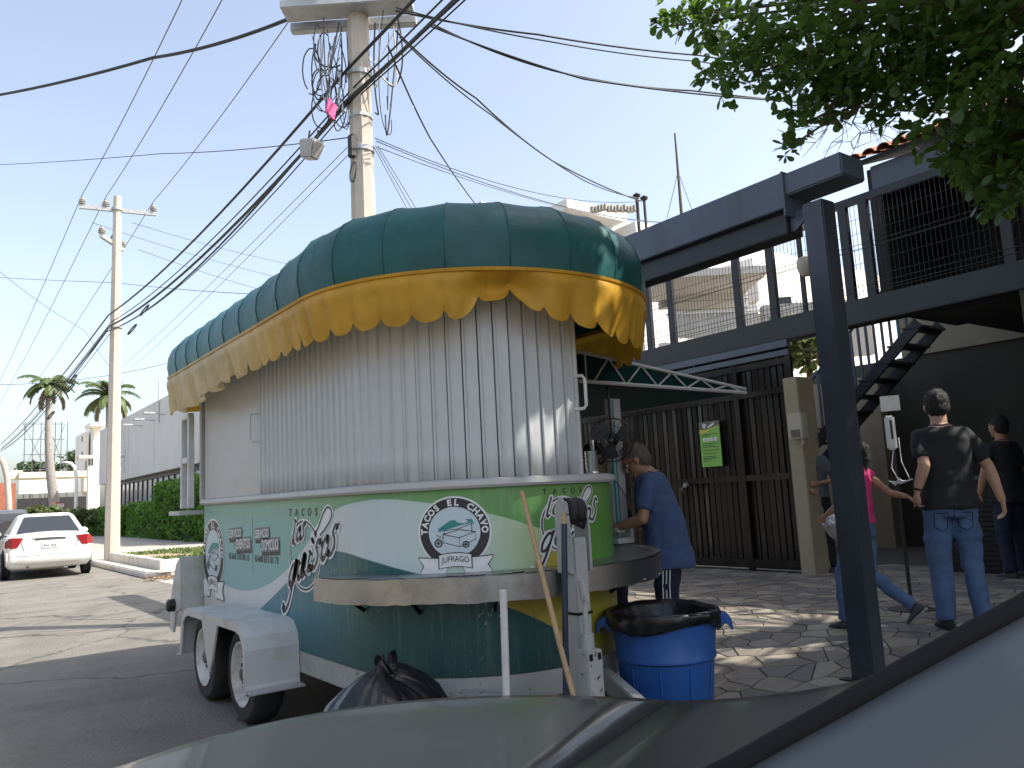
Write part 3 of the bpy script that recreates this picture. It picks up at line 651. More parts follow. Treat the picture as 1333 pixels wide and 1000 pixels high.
# ---- running gear
def wheel_local(root_name, parent, r=.31, w=.20, rim='rim_white', c=(0, 0, 0), side=-1, lugs=5):
    """wheel whose axle lies along X; the outer face looks to side*X"""
    c = Vector(c); mb = MB(); h = w/2
    mb.lathe([(r*.60, -h*.9), (r*.72, -h), (r*.9, -h*.97), (r*.975, -h*.75), (r, -h*.5), (r, h*.5), (r*.975, h*.75), (r*.9, h*.97), (r*.72, h), (r*.60, h*.9), (r*.60, -h*.9)], c, 40, 'x', cap=False)
    t = mb.build('tyre', 'rubber', parent, smooth=True)
    mb = MB(); q = side
    mb.lathe([(r*.635, q*h*.95), (r*.66, q*h*1.03), (r*.62, q*h*1.02), (r*.57, q*h*.75), (r*.50, q*h*.45), (r*.40, q*h*.40), (r*.30, q*h*.62), (r*.20, q*h*.66), (r*.16, q*h*.6), (.001, q*h*.6)], c, 32, 'x', cap=False)
    rm = mb.build('rim', rim, t, smooth=True)
    for k in range(8):
        mb = MB(); a = 2*PI*k/8+.2; mb.sphere(c+Vector((q*h*.46, r*.46*math.cos(a), r*.46*math.sin(a))), (.008, r*.05, r*.05), 8, 5); mb.build('vent_hole', 'gap_black', rm)
    mb = MB(); mb.lathe([(r*.15, q*h*.55), (r*.15, q*h*.95), (r*.11, q*h*1.02), (.001, q*h*1.03)], c, 14, 'x', cap=False)
    for k in range(lugs):
        a = 2*PI*k/lugs; mb.lathe([(r*.035, q*h*.6), (r*.035, q*h*.78), (.001, q*h*.79)], c+Vector((0, r*.25*math.cos(a), r*.25*math.sin(a))), 6, 'x', cap=False)
    mb.build('hub', 'lug', rm)
    return t
for y in (5.51, 6.38):
    wheel_local('wheel', TR, .315, .20, 'rim_white', (1.835, y, .315), -1)
    wheel_local('wheel', TR, .315, .20, 'rim_white', (3.865, y, .315), 1)
mb = MB(); mb.tube([(1.8, 5.51, .315), (3.9, 5.51, .315)], .035, 8); mb.tube([(1.8, 6.38, .315), (3.9, 6.38, .315)], .035, 8); mb.build('axle', 'gap_black', TR)
# tandem fender: top sheet with folded ends, outer lip, wheel cut-outs
def fender(xi, xo):
    prof = [(5.155, .275), (5.16, .29), (5.165, .50), (5.19, .58), (5.26, .64), (5.35, .655), (6.52, .655), (6.62, .63), (6.69, .55), (6.74, .30), (6.83, .285)]
    mb = MB(); t = .012
    out = [[(xi, y, z), (xo, y, z), (xo, y, z+t), (xi, y, z+t)] for y, z in prof]
    mb.loft(out); f = mb.build('fender', 'fender_white', TR, bevel=.004)
    mb = MB()
    lip = [(5.165, .30), (5.165, .50), (5.19, .58), (5.26, .64), (5.35, .655), (6.52, .655), (6.62, .63), (6.69, .55), (6.74, .30)]
    inn = [(5.205, .30), (5.205, .495), (5.23, .555), (5.28, .60), (5.36, .615), (6.51, .615), (6.595, .59), (6.65, .54), (6.70, .30)]
    d = .012 if xo > xi else -.012
    for k in range(len(lip)-1):
        mb.prism([lip[k], lip[k+1], inn[k+1], inn[k]], lambda a, b: (xo, a, b), lambda a, b: (xo-d, a, b))
    mb.prism([(5.76, .62), (6.14, .62), (6.02, .37), (5.95, .26), (5.88, .37)], lambda a, b: (xo-d*.2, a, b), lambda a, b: (xo-d*1.3, a, b))
    mb.build('fender_skirt', 'fender_white', f)
    mb = MB(); mb.box(min(xi, xo), max(xi, xo), 5.06, 5.155, .262, .276); mb.build('fender_step', 'rust_white', f, bevel=.003)
fender(2.0, 1.65); fender(3.7, 4.05)
# rear corner panel with tail lamp
mb = MB(); poly = [(7.46, 1.02), (7.62, .93), (7.80, .62), (7.82, .36), (7.70, .34), (7.62, .52), (7.46, .56)]
mb.prism(poly, lambda a, b: (1.83, a, b), lambda a, b: (1.85, a, b)); mb.box(1.85, 2.2, 7.46, 7.5, .5, 1.0)
rp = mb.build('rear_corner_panel', 'fender_white', TR, bevel=.004)
mb = MB(); mb.lathe([(.055, 0), (.055, -.05), (.04, -.065), (.001, -.07)], (1.83, 7.66, .58), 16, 'x'); mb.build('tail_lamp', 'beam_dark', rp, smooth=True)
# draw-bar, coupler, jack and winch post
mb = MB(); mb.bar((2.25, 3.9, .36), (2.60, 2.62, .36), .06, .10); mb.bar((3.35, 3.9, .36), (2.64, 2.62, .36), .06, .10); mb.box(2.57, 2.67, 2.35, 2.66, .31, .42); mb.build('drawbar', 'rust_white', TR, bevel=.006)
mb = MB(); mb.sphere((2.62, 2.3, .37), (.06, .09, .05), 14, 10); mb.build('coupler', 'gap_black', TR, smooth=True)
WP = (2.62, 3.09)
mb = MB(); mb.box(WP[0]-.045, WP[0]+.045, WP[1]-.045, WP[1]+.045, .36, 1.17); wp = mb.build('winch_post', 'rust_white', TR, bevel=.007)
mb = MB()
for dx in (-.062, .062): mb.prism([(-.05, 1.0), (.06, 1.0), (.06, 1.32), (.02, 1.37), (-.035, 1.34), (-.05, 1.2)], lambda a, b, dx=dx: (WP[0]+dx-.007, WP[1]+a, b), lambda a, b, dx=dx: (WP[0]+dx+.007, WP[1]+a, b))
mb.build('roller_fork', 'rust_white', wp, bevel=.003)
mb = MB(); mb.lathe([(.02, -.048), (.062, -.044), (.066, -.02), (.045, 0), (.066, .02), (.062, .044), (.02, .048)], (WP[0], WP[1], 1.30), 20, 'x'); mb.build('roller', 'rubber', wp, smooth=True)
mb = MB(); mb.tube([(WP[0]-.055, WP[1]-.03, 1.26), (WP[0], WP[1]-.075, 1.22), (WP[0]+.055, WP[1]-.03, 1.26)], .012, 8); mb.build('winch_hook', 'gap_black', wp)
mb = MB(); mb.box(WP[0]-.05, WP[0]+.05, WP[1]-.05, WP[1]+.05, .80, .812); mb.build('clamp_band', 'gap_black', wp)
JX, JY = 2.545, 2.95
mb = MB(); mb.box(JX-.048, JX+.048, JY-.048, JY+.048, .10, .66); jk = mb.build('jack_body', 'rust_white', TR, bevel=.006)
mb = MB(); mb.tube([(JX, JY, .66), (JX, JY, .73)], .032, 12); mb.tube([(JX, JY, .73), (JX-.005, JY, .80), (JX+.004, JY, .88)], [.018, .012, .013], 10); mb.tube([(JX+.004, JY, .88), (JX-.012, JY, .98)], .022, 10); mb.build('jack_screw', 'rust_white', jk, smooth=True)
for dx in (-.026, .026): mb = MB(); mb.box(JX+dx-.01, JX+dx+.01, JY-.05, JY-.047, .615, .645); mb.build('jack_slot', 'gap_black', jk)
mb = MB(); mb.lathe([(.09, .0), (.09, .015), (.03, .03), (.03, .1)], (JX, JY, 0), 16); mb.build('jack_foot', 'rust_white', jk)
mb = MB(); mb.tube([(JX+.05, JY-.02, .28), (JX+.085, JY-.02, .30), (JX+.085, JY-.02, .40), (JX+.05, JY-.02, .42)], .008, 6); mb.build('jack_handle', 'rust_white', jk)
# safety chain
for k in range(7):
    p = Vector((2.40, 3.06, .36-.045*k)); mb = MB(); n_ = 10
    pts = [p+Vector(((.014 if k % 2 else .003)*math.cos(2*PI*i/n_), (.003 if k % 2 else .014)*math.cos(2*PI*i/n_), .026*math.sin(2*PI*i/n_))) for i in range(n_+1)]
    mb.tube(pts, .0045, 5); mb.build('chain_link', 'galv', TR)

# ---- service hatch held out over the counter, with lattice arm
HY, HZ, HX0, HX1 = 4.08, 2.13, 3.62, 5.34
mb = MB(); mb.add([(HX0, HY, HZ), (HX1, HY, HZ-.02), (HX1, 6.9, HZ-.02), (HX0, 6.9, HZ), (HX0, HY, HZ+.2), (HX1, HY, HZ+.01), (HX1, 6.9, HZ+.01), (HX0, 6.9, HZ+.2)], [(0, 1, 2, 3), (4, 5, 6, 7), (0, 1, 5, 4), (1, 2, 6, 5), (2, 3, 7, 6)])
mb.build('hatch_panel', 'hatch_green', TR)
for y in (HY-.02, 6.9):
    mb = MB(); mb.tube([(HX0-.05, y, HZ+.005), (HX1+.02, y, HZ-.018)], .014, 8); mb.tube([(HX0-.05, y, HZ+.21), (HX1+.02, y, HZ+.012)], .012, 8)
    k = 0; X = HX0+.08
    while X < HX1-.2:
        f = lambda x: HZ+.21-(x-HX0)/(HX1-HX0)*.2
        mb.tube([(X, y, HZ-.002), (X+.16, y, f(X+.16))], .007, 6); mb.tube([(X+.16, y, f(X+.16)), (X+.32, y, HZ-.008)], .007, 6); X += .32
    mb.tube([(HX0+.02, y, HZ), (HX0+.02, y, HZ+.2)], .007, 6)
    mb.build('hatch_truss', 'trailer_white', TR)
mb = MB(); mb.tube([(HX1, HY, HZ-.015), (HX1, 6.9, HZ-.015)], .012, 8); mb.build('hatch_edge', 'beam_paint', TR)
# open side door leaf standing at the counter end
mb = MB(); mb.box(3.99, 4.12, 4.24, 4.28, 1.02, 2.05); dl = mb.build('side_door', 'trailer_white', TR, bevel=.004)
mb = MB(); mb.box(3.995, 4.015, 4.236, 4.2395, 1.05, 2.04); mb.box(4.032, 4.044, 4.236, 4.2395, 1.05, 2.04); mb.build('stripe', 'logo_teal', dl)
mb = MB(); mb.box(3.93, 4.09, 4.16, 4.235, 1.012, 1.05); mb.box(3.93, 4.01, 4.16, 4.235, 1.09, 1.13); mb.box(4.05, 4.09, 4.16, 4.235, 1.05, 1.13); mb.build('latch', 'trailer_white', dl, bevel=.004)

# ---- lettering and emblems, laid on the curved wall
def text_mesh(txt, size=1.0, shear=0.0, bold=0.0, spacing=1.0):
    cu = bpy.data.curves.new('t', 'FONT'); cu.body = txt; cu.size = size; cu.shear = shear; cu.offset = bold; cu.space_character = spacing; cu.resolution_u = 3
    ob = bpy.data.objects.new('t', cu); COL.objects.link(ob); dg = bpy.context.evaluated_depsgraph_get()
    me = ob.evaluated_get(dg).to_mesh(); vs = [tuple(v.co) for v in me.vertices]; fs = [tuple(p.vertices) for p in me.polygons]
    ob.evaluated_get(dg).to_mesh_clear(); bpy.data.objects.remove(ob); bpy.data.curves.remove(cu)
    return vs, fs
def txt_fit(txt, w, shear=0, bold=0, spacing=1.0, h=None):
    """text scaled to width w (and height h), origin at its lower left"""
    vs, fs = text_mesh(txt, 1.0, shear, bold, spacing); xs = [v[0] for v in vs]; ys = [v[1] for v in vs]
    kx = w/(max(xs)-min(xs)); ky = h/(max(ys)-min(ys)) if h else kx
    return [((v[0]-min(xs))*kx, (v[1]-min(ys))*ky) for v in vs], fs
class Decal:
    def __init__(s, f): s.f = f; s.l = {}
    def put(s, mname, off, vs, fs): s.l.setdefault(mname, MB()).add([s.f(x, y, off) for x, y in vs], fs)
    def poly(s, m, off, pts):
        # fan about the centroid, edges subdivided so that it hugs the curve
        s.put(m, off, pts, [tuple(range(len(pts)))])
    def disc(s, m, off, cx, cy, r, r0=0.0, a0=0, a1=2*PI, n=40, ky=1.0):
        vs = []; fs = []; rr = [r0+(r-r0)*k/4 for k in range(5)]
        for q in rr: vs += [(cx+q*math.cos(a0+(a1-a0)*i/n), cy+ky*q*math.sin(a0+(a1-a0)*i/n)) for i in range(n+1)]
        for k in range(4):
            for i in range(n): fs.append((k*(n+1)+i, k*(n+1)+i+1, (k+1)*(n+1)+i+1, (k+1)*(n+1)+i))
        s.put(m, off, vs, fs)
    def line(s, m, off, pts, w, pen=None, closed=False):
        if closed: pts = pts+[pts[0]]
        vs = []; fs = []
        for i, p in enumerate(pts):
            a, b = pts[max(0, i-1)], pts[min(len(pts)-1, i+1)]; dx, dy = b[0]-a[0], b[1]-a[1]; L = math.hypot(dx, dy) or 1; nx, ny = -dy/L, dx/L
            ww = w if not isinstance(w, list) else w[i]
            if pen is not None: ww = ww*(.35+.75*abs(math.cos(pen)*nx+math.sin(pen)*ny))
            vs += [(p[0]+nx*ww/2, p[1]+ny*ww/2), (p[0]-nx*ww/2, p[1]-ny*ww/2)]
        fs = [(2*i, 2*i+1, 2*i+3, 2*i+2) for i in range(len(pts)-1)]
        s.put(m, off, vs, fs)
        for p, q in ((pts[0], 0), (pts[-1], -1)):
            ww = w if not isinstance(w, list) else w[q]
            if pen is None and ww > .004: s.disc(m, off, p[0], p[1], ww/2, n=10)
    def build(s, name, parent=TR):
        root = None
        mb = MB(); mats = list(s.l)
        for i, k in enumerate(mats):
            q = s.l[k]; mb.add(q.v, q.f, i)
        return mb.build(name, mats, parent, fixn=False)
def spline(pts, n=8):
    P = [pts[0]]+list(pts)+[pts[-1]]; out = []
    for i in range(1, len(P)-2):
        for k in range(n):
            t = k/n; f = lambda j: .5*((2*P[i][j])+(-P[i-1][j]+P[i+1][j])*t+(2*P[i-1][j]-5*P[i][j]+4*P[i+1][j]-P[i+2][j])*t*t+(-P[i-1][j]+3*P[i][j]-3*P[i+1][j]+P[i+2][j])*t**3)
            out.append((f(0), f(1)))
    out.append(pts[-1]); return out
def on_wall(s0, z0, kx=1.0, ky=1.0): return lambda x, y, off: bp(s0+x*kx, z0+y*ky, off)

def emblem(s0, z0, R, kx=1.0):
    d = Decal(on_wall(s0, z0, R*kx, R)); O = .0022
    d.disc('logo_white', O, 0, 0, 1.06); d.disc('logo_black', O*1.6, 0, 0, 1.0, .74); d.disc('logo_pale', O*1.5, 0, 0, .75)
    txt = 'TACOS EL CHAVO'; n = len(txt)
    for i, ch in enumerate(txt):
        if ch == ' ': continue
        a = math.radians(172-(344-180)*i/(n-1)*1.0) if False else math.radians(178-176*i/(n-1))
        vs, fs = text_mesh(ch, .25, 0, .012); xs = [v[0] for v in vs]; w = (max(xs)+min(xs))/2
        ca, sa = math.cos(a-PI/2), math.sin(a-PI/2)
        d.put('logo_white', O*2.2, [((v[0]-w)*ca-(v[1]+.785)*sa, (v[0]-w)*sa+(v[1]+.785)*ca) for v in vs], fs)
    # the little cart: sloping canopy, open box, two wheels
    d.poly('logo_teal', O*2.2, [(-.46, .10), (-.10, .34), (.50, .36), (.56, .26), (.10, .16), (-.40, .02)])
    for pts in ([(-.46, .04), (.1, .08), (.56, .24)], [(-.32, -.06), (-.32, -.30), (.14, -.44), (.14, -.18), (-.32, -.06)], [(.14, -.18), (.60, -.02), (.60, -.24), (.14, -.44)], [(-.32, -.06), (.16, .06), (.60, -.02)], [(-.28, .02), (-.28, -.06)], [(.5, .2), (.5, -.02)], [(-.50, -.08), (-.36, -.14), (-.5, -.2)]):
        d.line('logo_black', O*2.4, pts, .022)
    for cx, cy, r in ((-.46, -.32, .12), (.32, -.38, .10)):
        d.disc('logo_black', O*2.5, cx, cy, r, r*.72, n=18); d.disc('logo_black', O*2.5, cx, cy, r*.3, n=10)
        for k in range(4):
            a = PI*k/4; d.line('logo_black', O*2.5, [(cx-r*math.cos(a), cy-r*math.sin(a)), (cx+r*math.cos(a), cy+r*math.sin(a))], .012)
    # ribbon
    for sx in (-1, 1):
        P = [(sx*x, y) for x, y in ((.30, -.78), (1.06, -.74), (.90, -.98), (1.06, -1.25), (.30, -1.22), (.22, -1.02))]
        d.poly('logo_black', O*2.6, [(x*1.03, (y+1)*1.12-1) for x, y in P]); d.poly('logo_white', O*3.0, P)
    arcp = [(x, -.62-.06*(x/.45)**2) for x in np.linspace(-.45, .45, 9)]+[(x, -1.0-.06*(x/.45)**2) for x in np.linspace(.45, -.45, 9)]
    d.poly('logo_black', O*3.2, [(x*1.07, (y+.83)*1.12-.83) for x, y in arcp]); d.poly('logo_white', O*3.6, arcp)
    vs, fs = txt_fit('JUFRAGO', .78, bold=.0, h=.22); d.put('logo_black', O*4.2, [(x-.39, y-.92-.06*((x-.39)/.45)**2) for x, y in vs], fs)
    d.build('emblem')
emblem(.27, 1.02, .285, 1.03); emblem(3.753, 1.215, .178, 1.06)

GL = {'l': [[(.0, .95), (-.10, .2), (-.04, .0), (.06, .06)]],
      'o': [[(.30, .42), (.16, .50), (.04, .30), (.06, .06), (.20, .0), (.34, .16), (.36, .38), (.28, .46)]],
      's': [[(.34, .50), (.20, .62), (.10, .48), (.22, .30), (.24, .10), (.10, -.02), (-.04, .06)]],
      'u': [[(.0, .50), (-.03, .16), (.06, .0), (.20, .10), (.30, .50)], [(.30, .50), (.25, .12), (.34, .0), (.42, .08)]],
      'i': [[(.10, .50), (.04, .14), (.10, .0), (.20, .06)], [(.15, .72), (.17, .76)]],
      'g': [[(.36, .46), (.20, .54), (.04, .34), (.06, .08), (.20, .04), (.33, .20), (.40, .52)], [(.40, .52), (.30, .0), (.16, -.42), (-.06, -.58), (-.22, -.46), (-.16, -.36)]]}
def pan_logo(s0, z0, Wd, tacos_w, kx=1.0, tz=.0):
    d = Decal(on_wall(s0, z0, Wd*kx, Wd)); O = .0022
    for m, off, e in (('logo_white', O, .030), ('logo_black', O*1.5, .012)):
        d.disc(m, off, .45, .36, .36+e, .36-e*.8, n=44)
        hp = spline([(.72, .58), (.82, .68), (.92, .80), (1.02, .86), (1.10, .82), (1.08, .74), (.98, .66), (.88, .60), (.80, .55)])
        d.line(m, off, hp, e*1.9)
    d.poly('logo_white', O*.9, [(.60, .45), (.80, .55), (1.08, .72), (1.10, .84), (.98, .86), (.80, .70), (.62, .60)])
    # script words as pen strokes with a pale halo
    def word(w, x, y, sc, adv, rot, th):
        strokes = []
        for ch in w:
            for st in GL[ch]:
                strokes.append([(x+(px+py*.28)*sc, y+py*sc+(x+px*sc)*rot) for px, py in spline(st, 10)])
            x += adv[ch]*sc
        for st in strokes: d.line('logo_white', O*1.9, st, th*3.0)
        for st in strokes: d.line('logo_black', O*2.6, st, th*1.12)
    adv = {'l': .24, 'o': .46, 's': .42, 'u': .54, 'i': .32, 'g': .58}
    word('los', .19, .43, .27, adv, .26, .024)
    word('guisos', .03, -.03, .43, adv, .40, .031)
    d.build('pan_logo')
    d = Decal(on_wall(s0, z0, 1, 1)); n = 5
    for i, ch in enumerate('TACOS'):
        vs, fs = text_mesh(ch, tacos_w*.155, 0, tacos_w*.003); w = (max(v[0] for v in vs)+min(v[0] for v in vs))/2
        d.put('logo_black', O*1.2, [((v[0]-w)*kx+(tz+tacos_w*i/(n-1)), v[1]+Wd*.78) for v in vs], fs)
    d.build('lettering')
pan_logo(1.98, .86, .60, .44, 1.15, .08); pan_logo(4.20, 1.075, .40, .265, 1.0, .065)
# block lettering: SERVICIO A EVENTOS / SERVICIO A DOMICILIO and the telephone numbers
d = Decal(on_wall(0, 0)); O = .0022
def block(txt, s, z, w, h, slope):
    vs, fs = txt_fit(txt, w, bold=.02, h=h)
    P = [(0-.012, -.012), (w+.012, -.012), (w+.012, h+.012), (-.012, h+.012)]
    sh = lambda x, y: (s+x, z+y+x*slope)
    d.poly('logo_black', O, [sh(x+.014, y-.026) for x, y in P]); d.poly('logo_grey', O*1.4, [sh(x, y) for x, y in P])
    d.put('logo_white', O*2, [sh(x, y) for x, y in vs], fs)
block('SERVICIO', .72, 1.165, .30, .062, .045); block('EVENTOS', .90, 1.082, .33, .075, .045)
block('SERVICIO', 1.345, 1.17, .29, .062, .045); block('DOMICILIO', 1.49, 1.085, .34, .075, .045)
for t, s, z, w, h in (('A', .84, 1.10, .028, .03), ('A', 1.45, 1.10, .028, .03), ('668 150 28 15', .78, 1.0, .42, .048), ('668 815 01 73', 1.40, 1.0, .42, .05)):
    vs, fs = txt_fit(t, w, bold=.02, h=h); d.put('logo_black', O, [(s+x, z+y) for x, y in vs], fs)
for s in (.735, 1.355): d.disc('logo_black', O, s, 1.024, .026, .018, n=18); d.line('logo_black', O, [(s-.010, 1.036), (s-.006, 1.022), (s+.010, 1.012)], .007)
d.line('logo_black', O, [(1.285, 1.32), (1.285, .93)], .006)
d.build('lettering')

# ================================================================== LOOSE THINGS ROUND THE TRAILER
# blue bin and its liner
BX, BY = 3.36, 3.24
bz = 0.0
bn_ = thing('trash_bin', 'blue plastic trash bin with side handle beside the trailer draw-bar', 'trash bin', (BX, BY, bz))
mb = MB(); mb.lathe([(.001, .012), (.205, .0), (.222, .02), (.262, .46), (.268, .462), (.276, .47), (.276, .49), (.270, .50), (.288, .655), (.300, .66), (.304, .69), (.300, .70), (.286, .70), (.256, .46), (.21, .03), (.001, .02)], (BX, BY, bz), 48, cap=False)
bb = mb.build('body', 'bin_blue', bn_, smooth=True)
for a in (math.radians(-46), math.radians(134)):
    c, s_ = math.cos(a), math.sin(a); T = Matrix.Translation((BX, BY, bz)) @ Matrix.Rotation(a, 4, 'Z')
    mb = MB(); P = [(.285, .60), (.33, .645), (.352, .63), (.362, .60), (.372, .61), (.366, .665), (.34, .69), (.29, .695)]
    mb.prism(P, lambda x, z: T @ Vector((x, -.075, z)), lambda x, z: T @ Vector((x, .075, z))); mb.build('handle', 'bin_blue', bn_, bevel=.006)
for k in range(10):
    a = 2*PI*k/10; c, s_ = math.cos(a), math.sin(a)
    mb = MB(); mb.bar((BX+.224*c, BY+.224*s_, bz+.05), (BX+.262*c, BY+.262*s_, bz+.44), .012, .006); mb.build('rib', 'bin_blue', bn_)
mb = MB(); rings = []; rn = random.Random(2); n_ = 90
f1 = [rn.uniform(0, 6.28) for _ in range(8)]
for r, z, am in ((.16, .50, .01), (.246, .60, .006), (.270, .70, .004), (.286, .722, .004), (.309, .726, .004), (.320, .705, .008), (.321, .675, .012), (.318, .655, .014), (.312, .638, .012), (.307, .640, .008)):
    ring = []
    for k in range(n_):
        a = 2*PI*k/n_; w = sum(math.sin(a*(3+j*4)+f1[j]+z*9)*(1/(1+j*.35)) for j in range(7))
        zz = z+am*1.3*math.sin(a*2+f1[0])+(.022*math.sin(a*3+f1[2]) if z < .66 and r > .29 else 0)
        ring.append((BX+(r+am*.5*w)*math.cos(a), BY+(r+am*.5*w)*math.sin(a), bz+zz+am*.35*w))
    rings.append(ring)
mb.loft(rings, cap=False); mb.build('drape', 'bag_black', None, smooth='all', fixn=False)
o = bpy.data.objects['drape']; o.name = 'bin_liner'; tag(o, 'black plastic liner folded over the rim of the blue bin', 'bin liner')
# tied refuse bag on the ground
def refuse_bag(c, R, H):
    mb = MB(); rings = []; n_ = 96; rn = random.Random(9); f = [rn.uniform(0, 6.28) for _ in range(14)]
    prof = [(.02, 0), (.75, .005), (.96, .06), (1.04, .20), (1.06, .38), (1.02, .54), (.93, .68), (.78, .80), (.58, .895), (.34, .965), (.16, 1.0), (.09, 1.03), (.12, 1.06), (.16, 1.08), (.05, 1.07)]
    for r, z in prof:
        ring = []
        for k in range(n_):
            a = 2*PI*k/n_; pl = sum(math.sin(a*j+f[j % 14]+z*(1+j*.12))*(.6/j**.7) for j in (3, 5, 7))*.10
            rad = abs(math.sin(a*11+f[3]+.6*math.sin(a*3)))*.05*smoothstep(.3, .9, z)+abs(math.sin(a*17+f[5]))*.03*smoothstep(.25, .8, z)
            q = r*(1+pl)*(1+rad*1.5)-(.02*abs(math.sin(z*19+a*4+f[1])) if .05 < z < .6 else 0)
            ring.append((c[0]+R*q*math.cos(a)*1.12, c[1]+R*q*math.sin(a), c[2]+H*z*(1+.06*math.sin(a*2+f[2])*smoothstep(0, .5, z))))
        rings.append(ring)
    mb.loft(rings, cap=True); o = mb.build('refuse_bag', 'bag_black', None, smooth='all'); return o
rb = onz(508, 950, 0.0)
tag(refuse_bag((1.80, 3.55, 0.0), .285, .60), 'tied black plastic refuse bag slumped on the road beneath the steel shelf', 'refuse bag')
# broom handle, navy handle, white pipe
mb = MB(); a, b_ = ony(679, 640, 3.13), onz(747, 935, .01); a = Vector((2.70, 3.20, 1.33)); 
pt, pb = ony(679, 640, 3.24), ony(746, 915, 2.83); ext = (pb-pt).normalized(); pb2 = pt+ext*((pt.z-.01)/-ext.z)
br = thing('broom', 'long bare wooden broom handle leaning against the steel shelf', 'broom', (pb2.x, pb2.y, 0))
mb = MB(); mb.tube([pt, pt.lerp(pb2, .5)+Vector((.004, 0, .004)), pb2+Vector((0, 0, .1))], .0125, 10); mb.build('handle', 'wood', br, smooth=True)
mb = MB(); mb.box(pb2.x-.15, pb2.x+.15, pb2.y-.03, pb2.y+.03, .09, .13); mb.build('head', 'navy_paint', br, bevel=.008)
mb = MB()
for i in range(160):
    x, y = pb2.x+random.uniform(-.145, .145), pb2.y+random.uniform(-.025, .025); mb.bar((x, y, .095), (x+random.uniform(-.02, .02), y+random.uniform(-.02, .02), .002), .003)
tag(mb.build('bristles', 'cloth_black', br), kind='stuff')
pt = ony(733.5, 668, 2.98); mb = MB(); q = ony(732, 910, 2.98)
hb = thing('mop', 'dark navy mop handle standing upright against the white winch post', 'mop', (q.x, q.y, 0))
mb.tube([(q.x, 2.98, .12), (pt.x, 2.98, pt.z-.05)], .0145, 10); mb.build('handle', 'navy_paint', hb, smooth=True)
mb = MB(); mb.tube([(pt.x, 2.98, pt.z-.05), (pt.x, 2.98, pt.z)], [.0145, .011], 10); mb.tube([(q.x+.003, 2.98, .70), (q.x+.003, 2.98, .76)], .0152, 10); mb.build('grip', 'wood', hb)
mb = MB(); rn = random.Random(4)
for i in range(60):
    a = rn.uniform(0, 6.28); mb.tube([(q.x, 2.98, .14), (q.x+.04*math.cos(a), 2.98+.04*math.sin(a), .08), (q.x+.09*math.cos(a), 2.98+.09*math.sin(a), .006)], .005, 4)
tag(mb.build('mop_strings', 'cloth_grey', hb), kind='stuff')
pt, q = ony(655, 768, 2.78), ony(656.5, 915, 2.78); mb = MB(); mb.tube([(q.x, 2.78, 0.0), (pt.x, 2.78, pt.z)], .0155, 12)
tag(mb.build('steel_pipe', 'pipe_white', smooth=True), 'thin white pipe standing upright in front of the trailer base', 'pipe')
# drinking glass and bottle on the sill
def vessel(name, label, cat, s, off, prof, m):
    p = bp(s, 0, off); mb = MB(); mb.lathe(prof, (p.x, p.y, 1.493), 20, cap=False); return tag(mb.build(name, m, None, smooth=True), label, cat)
vessel('drinking_glass', 'clear ribbed drinking glass standing on the trailer sill', 'glass', 4.70, -.02, [(.001, 0), (.030, 0), (.036, .13), (.033, .13), (.027, .012), (.001, .012)], 'clear_glass')
vessel('sauce_bottle', 'small dark sauce bottle behind the drinking glass on the sill', 'bottle', 4.80, -.045, [(.001, 0), (.028, 0), (.028, .10), (.012, .14), (.010, .20), (.001, .20)], 'clear_glass')
# pedestal fan hung under the hatch
fc = at(796, 573, 5.62)
fan = thing('fan', 'black round fan with three blades hung beneath the open hatch', 'fan', (fc.x, fc.y, fc.z-.2))
fd = (CAMLOC-fc); fd.z = 0; fd.normalize(); fq = fd.to_track_quat('Z', 'Y').to_matrix().to_4x4(); FT = Matrix.Translation(fc) @ fq @ Matrix.Scale(.82, 4)
mb = MB()
for r, z in ((.185, .0), (.185, .05), (.12, .062), (.06, .066)):
    mb.tube([FT @ Vector((r*math.cos(2*PI*k/36), r*math.sin(2*PI*k/36), z)) for k in range(37)], .004 if r > .15 else .0025, 5)
for k in range(24):
    a = 2*PI*k/24; mb.tube([FT @ Vector((.03*math.cos(a), .03*math.sin(a), .066)), FT @ Vector((.12*math.cos(a), .12*math.sin(a), .062)), FT @ Vector((.185*math.cos(a), .185*math.sin(a), .05))], .0016, 4)
mb.build('guard', 'black_plastic', fan)
for k in range(3):
    a0 = 2*PI*k/3+.35; mb = MB()
    P = [(.03*math.cos(a0-.5), .03*math.sin(a0-.5))]+[(.165*math.cos(a0+t)*(1-.1*abs(t)), .165*math.sin(a0+t)*(1-.1*abs(t))) for t in np.linspace(-.55, .55, 7)]+[(.03*math.cos(a0+.5), .03*math.sin(a0+.5))]
    mb.prism(P, lambda x, y: FT @ Vector((x, y, .020+.12*(y*math.cos(a0)-x*math.sin(a0)))), lambda x, y: FT @ Vector((x, y, .026+.12*(y*math.cos(a0)-x*math.sin(a0))))); mb.build('blade', 'black_plastic', fan)
mb = MB(); mb.loft([[FT @ Vector((r*math.cos(2*PI*k/14), r*math.sin(2*PI*k/14), z)) for k in range(14)] for r, z in ((.05, -.14), (.06, -.10), (.06, -.02), (.035, .03), (.02, .05))]); mb.build('motor', 'black_plastic', fan, smooth=True)
mb = MB(); m0 = FT @ Vector((0, 0, -.1)); mb.tube([m0, (m0.x, m0.y, HZ+.05)], .012, 8); mb.tube([m0, m0+Vector((.03, .05, -.25)), m0+Vector((.1, -.05, -.45)), m0+Vector((.02, -.1, -.25))], .004, 5); mb.build('hanger', 'black_plastic', fan)

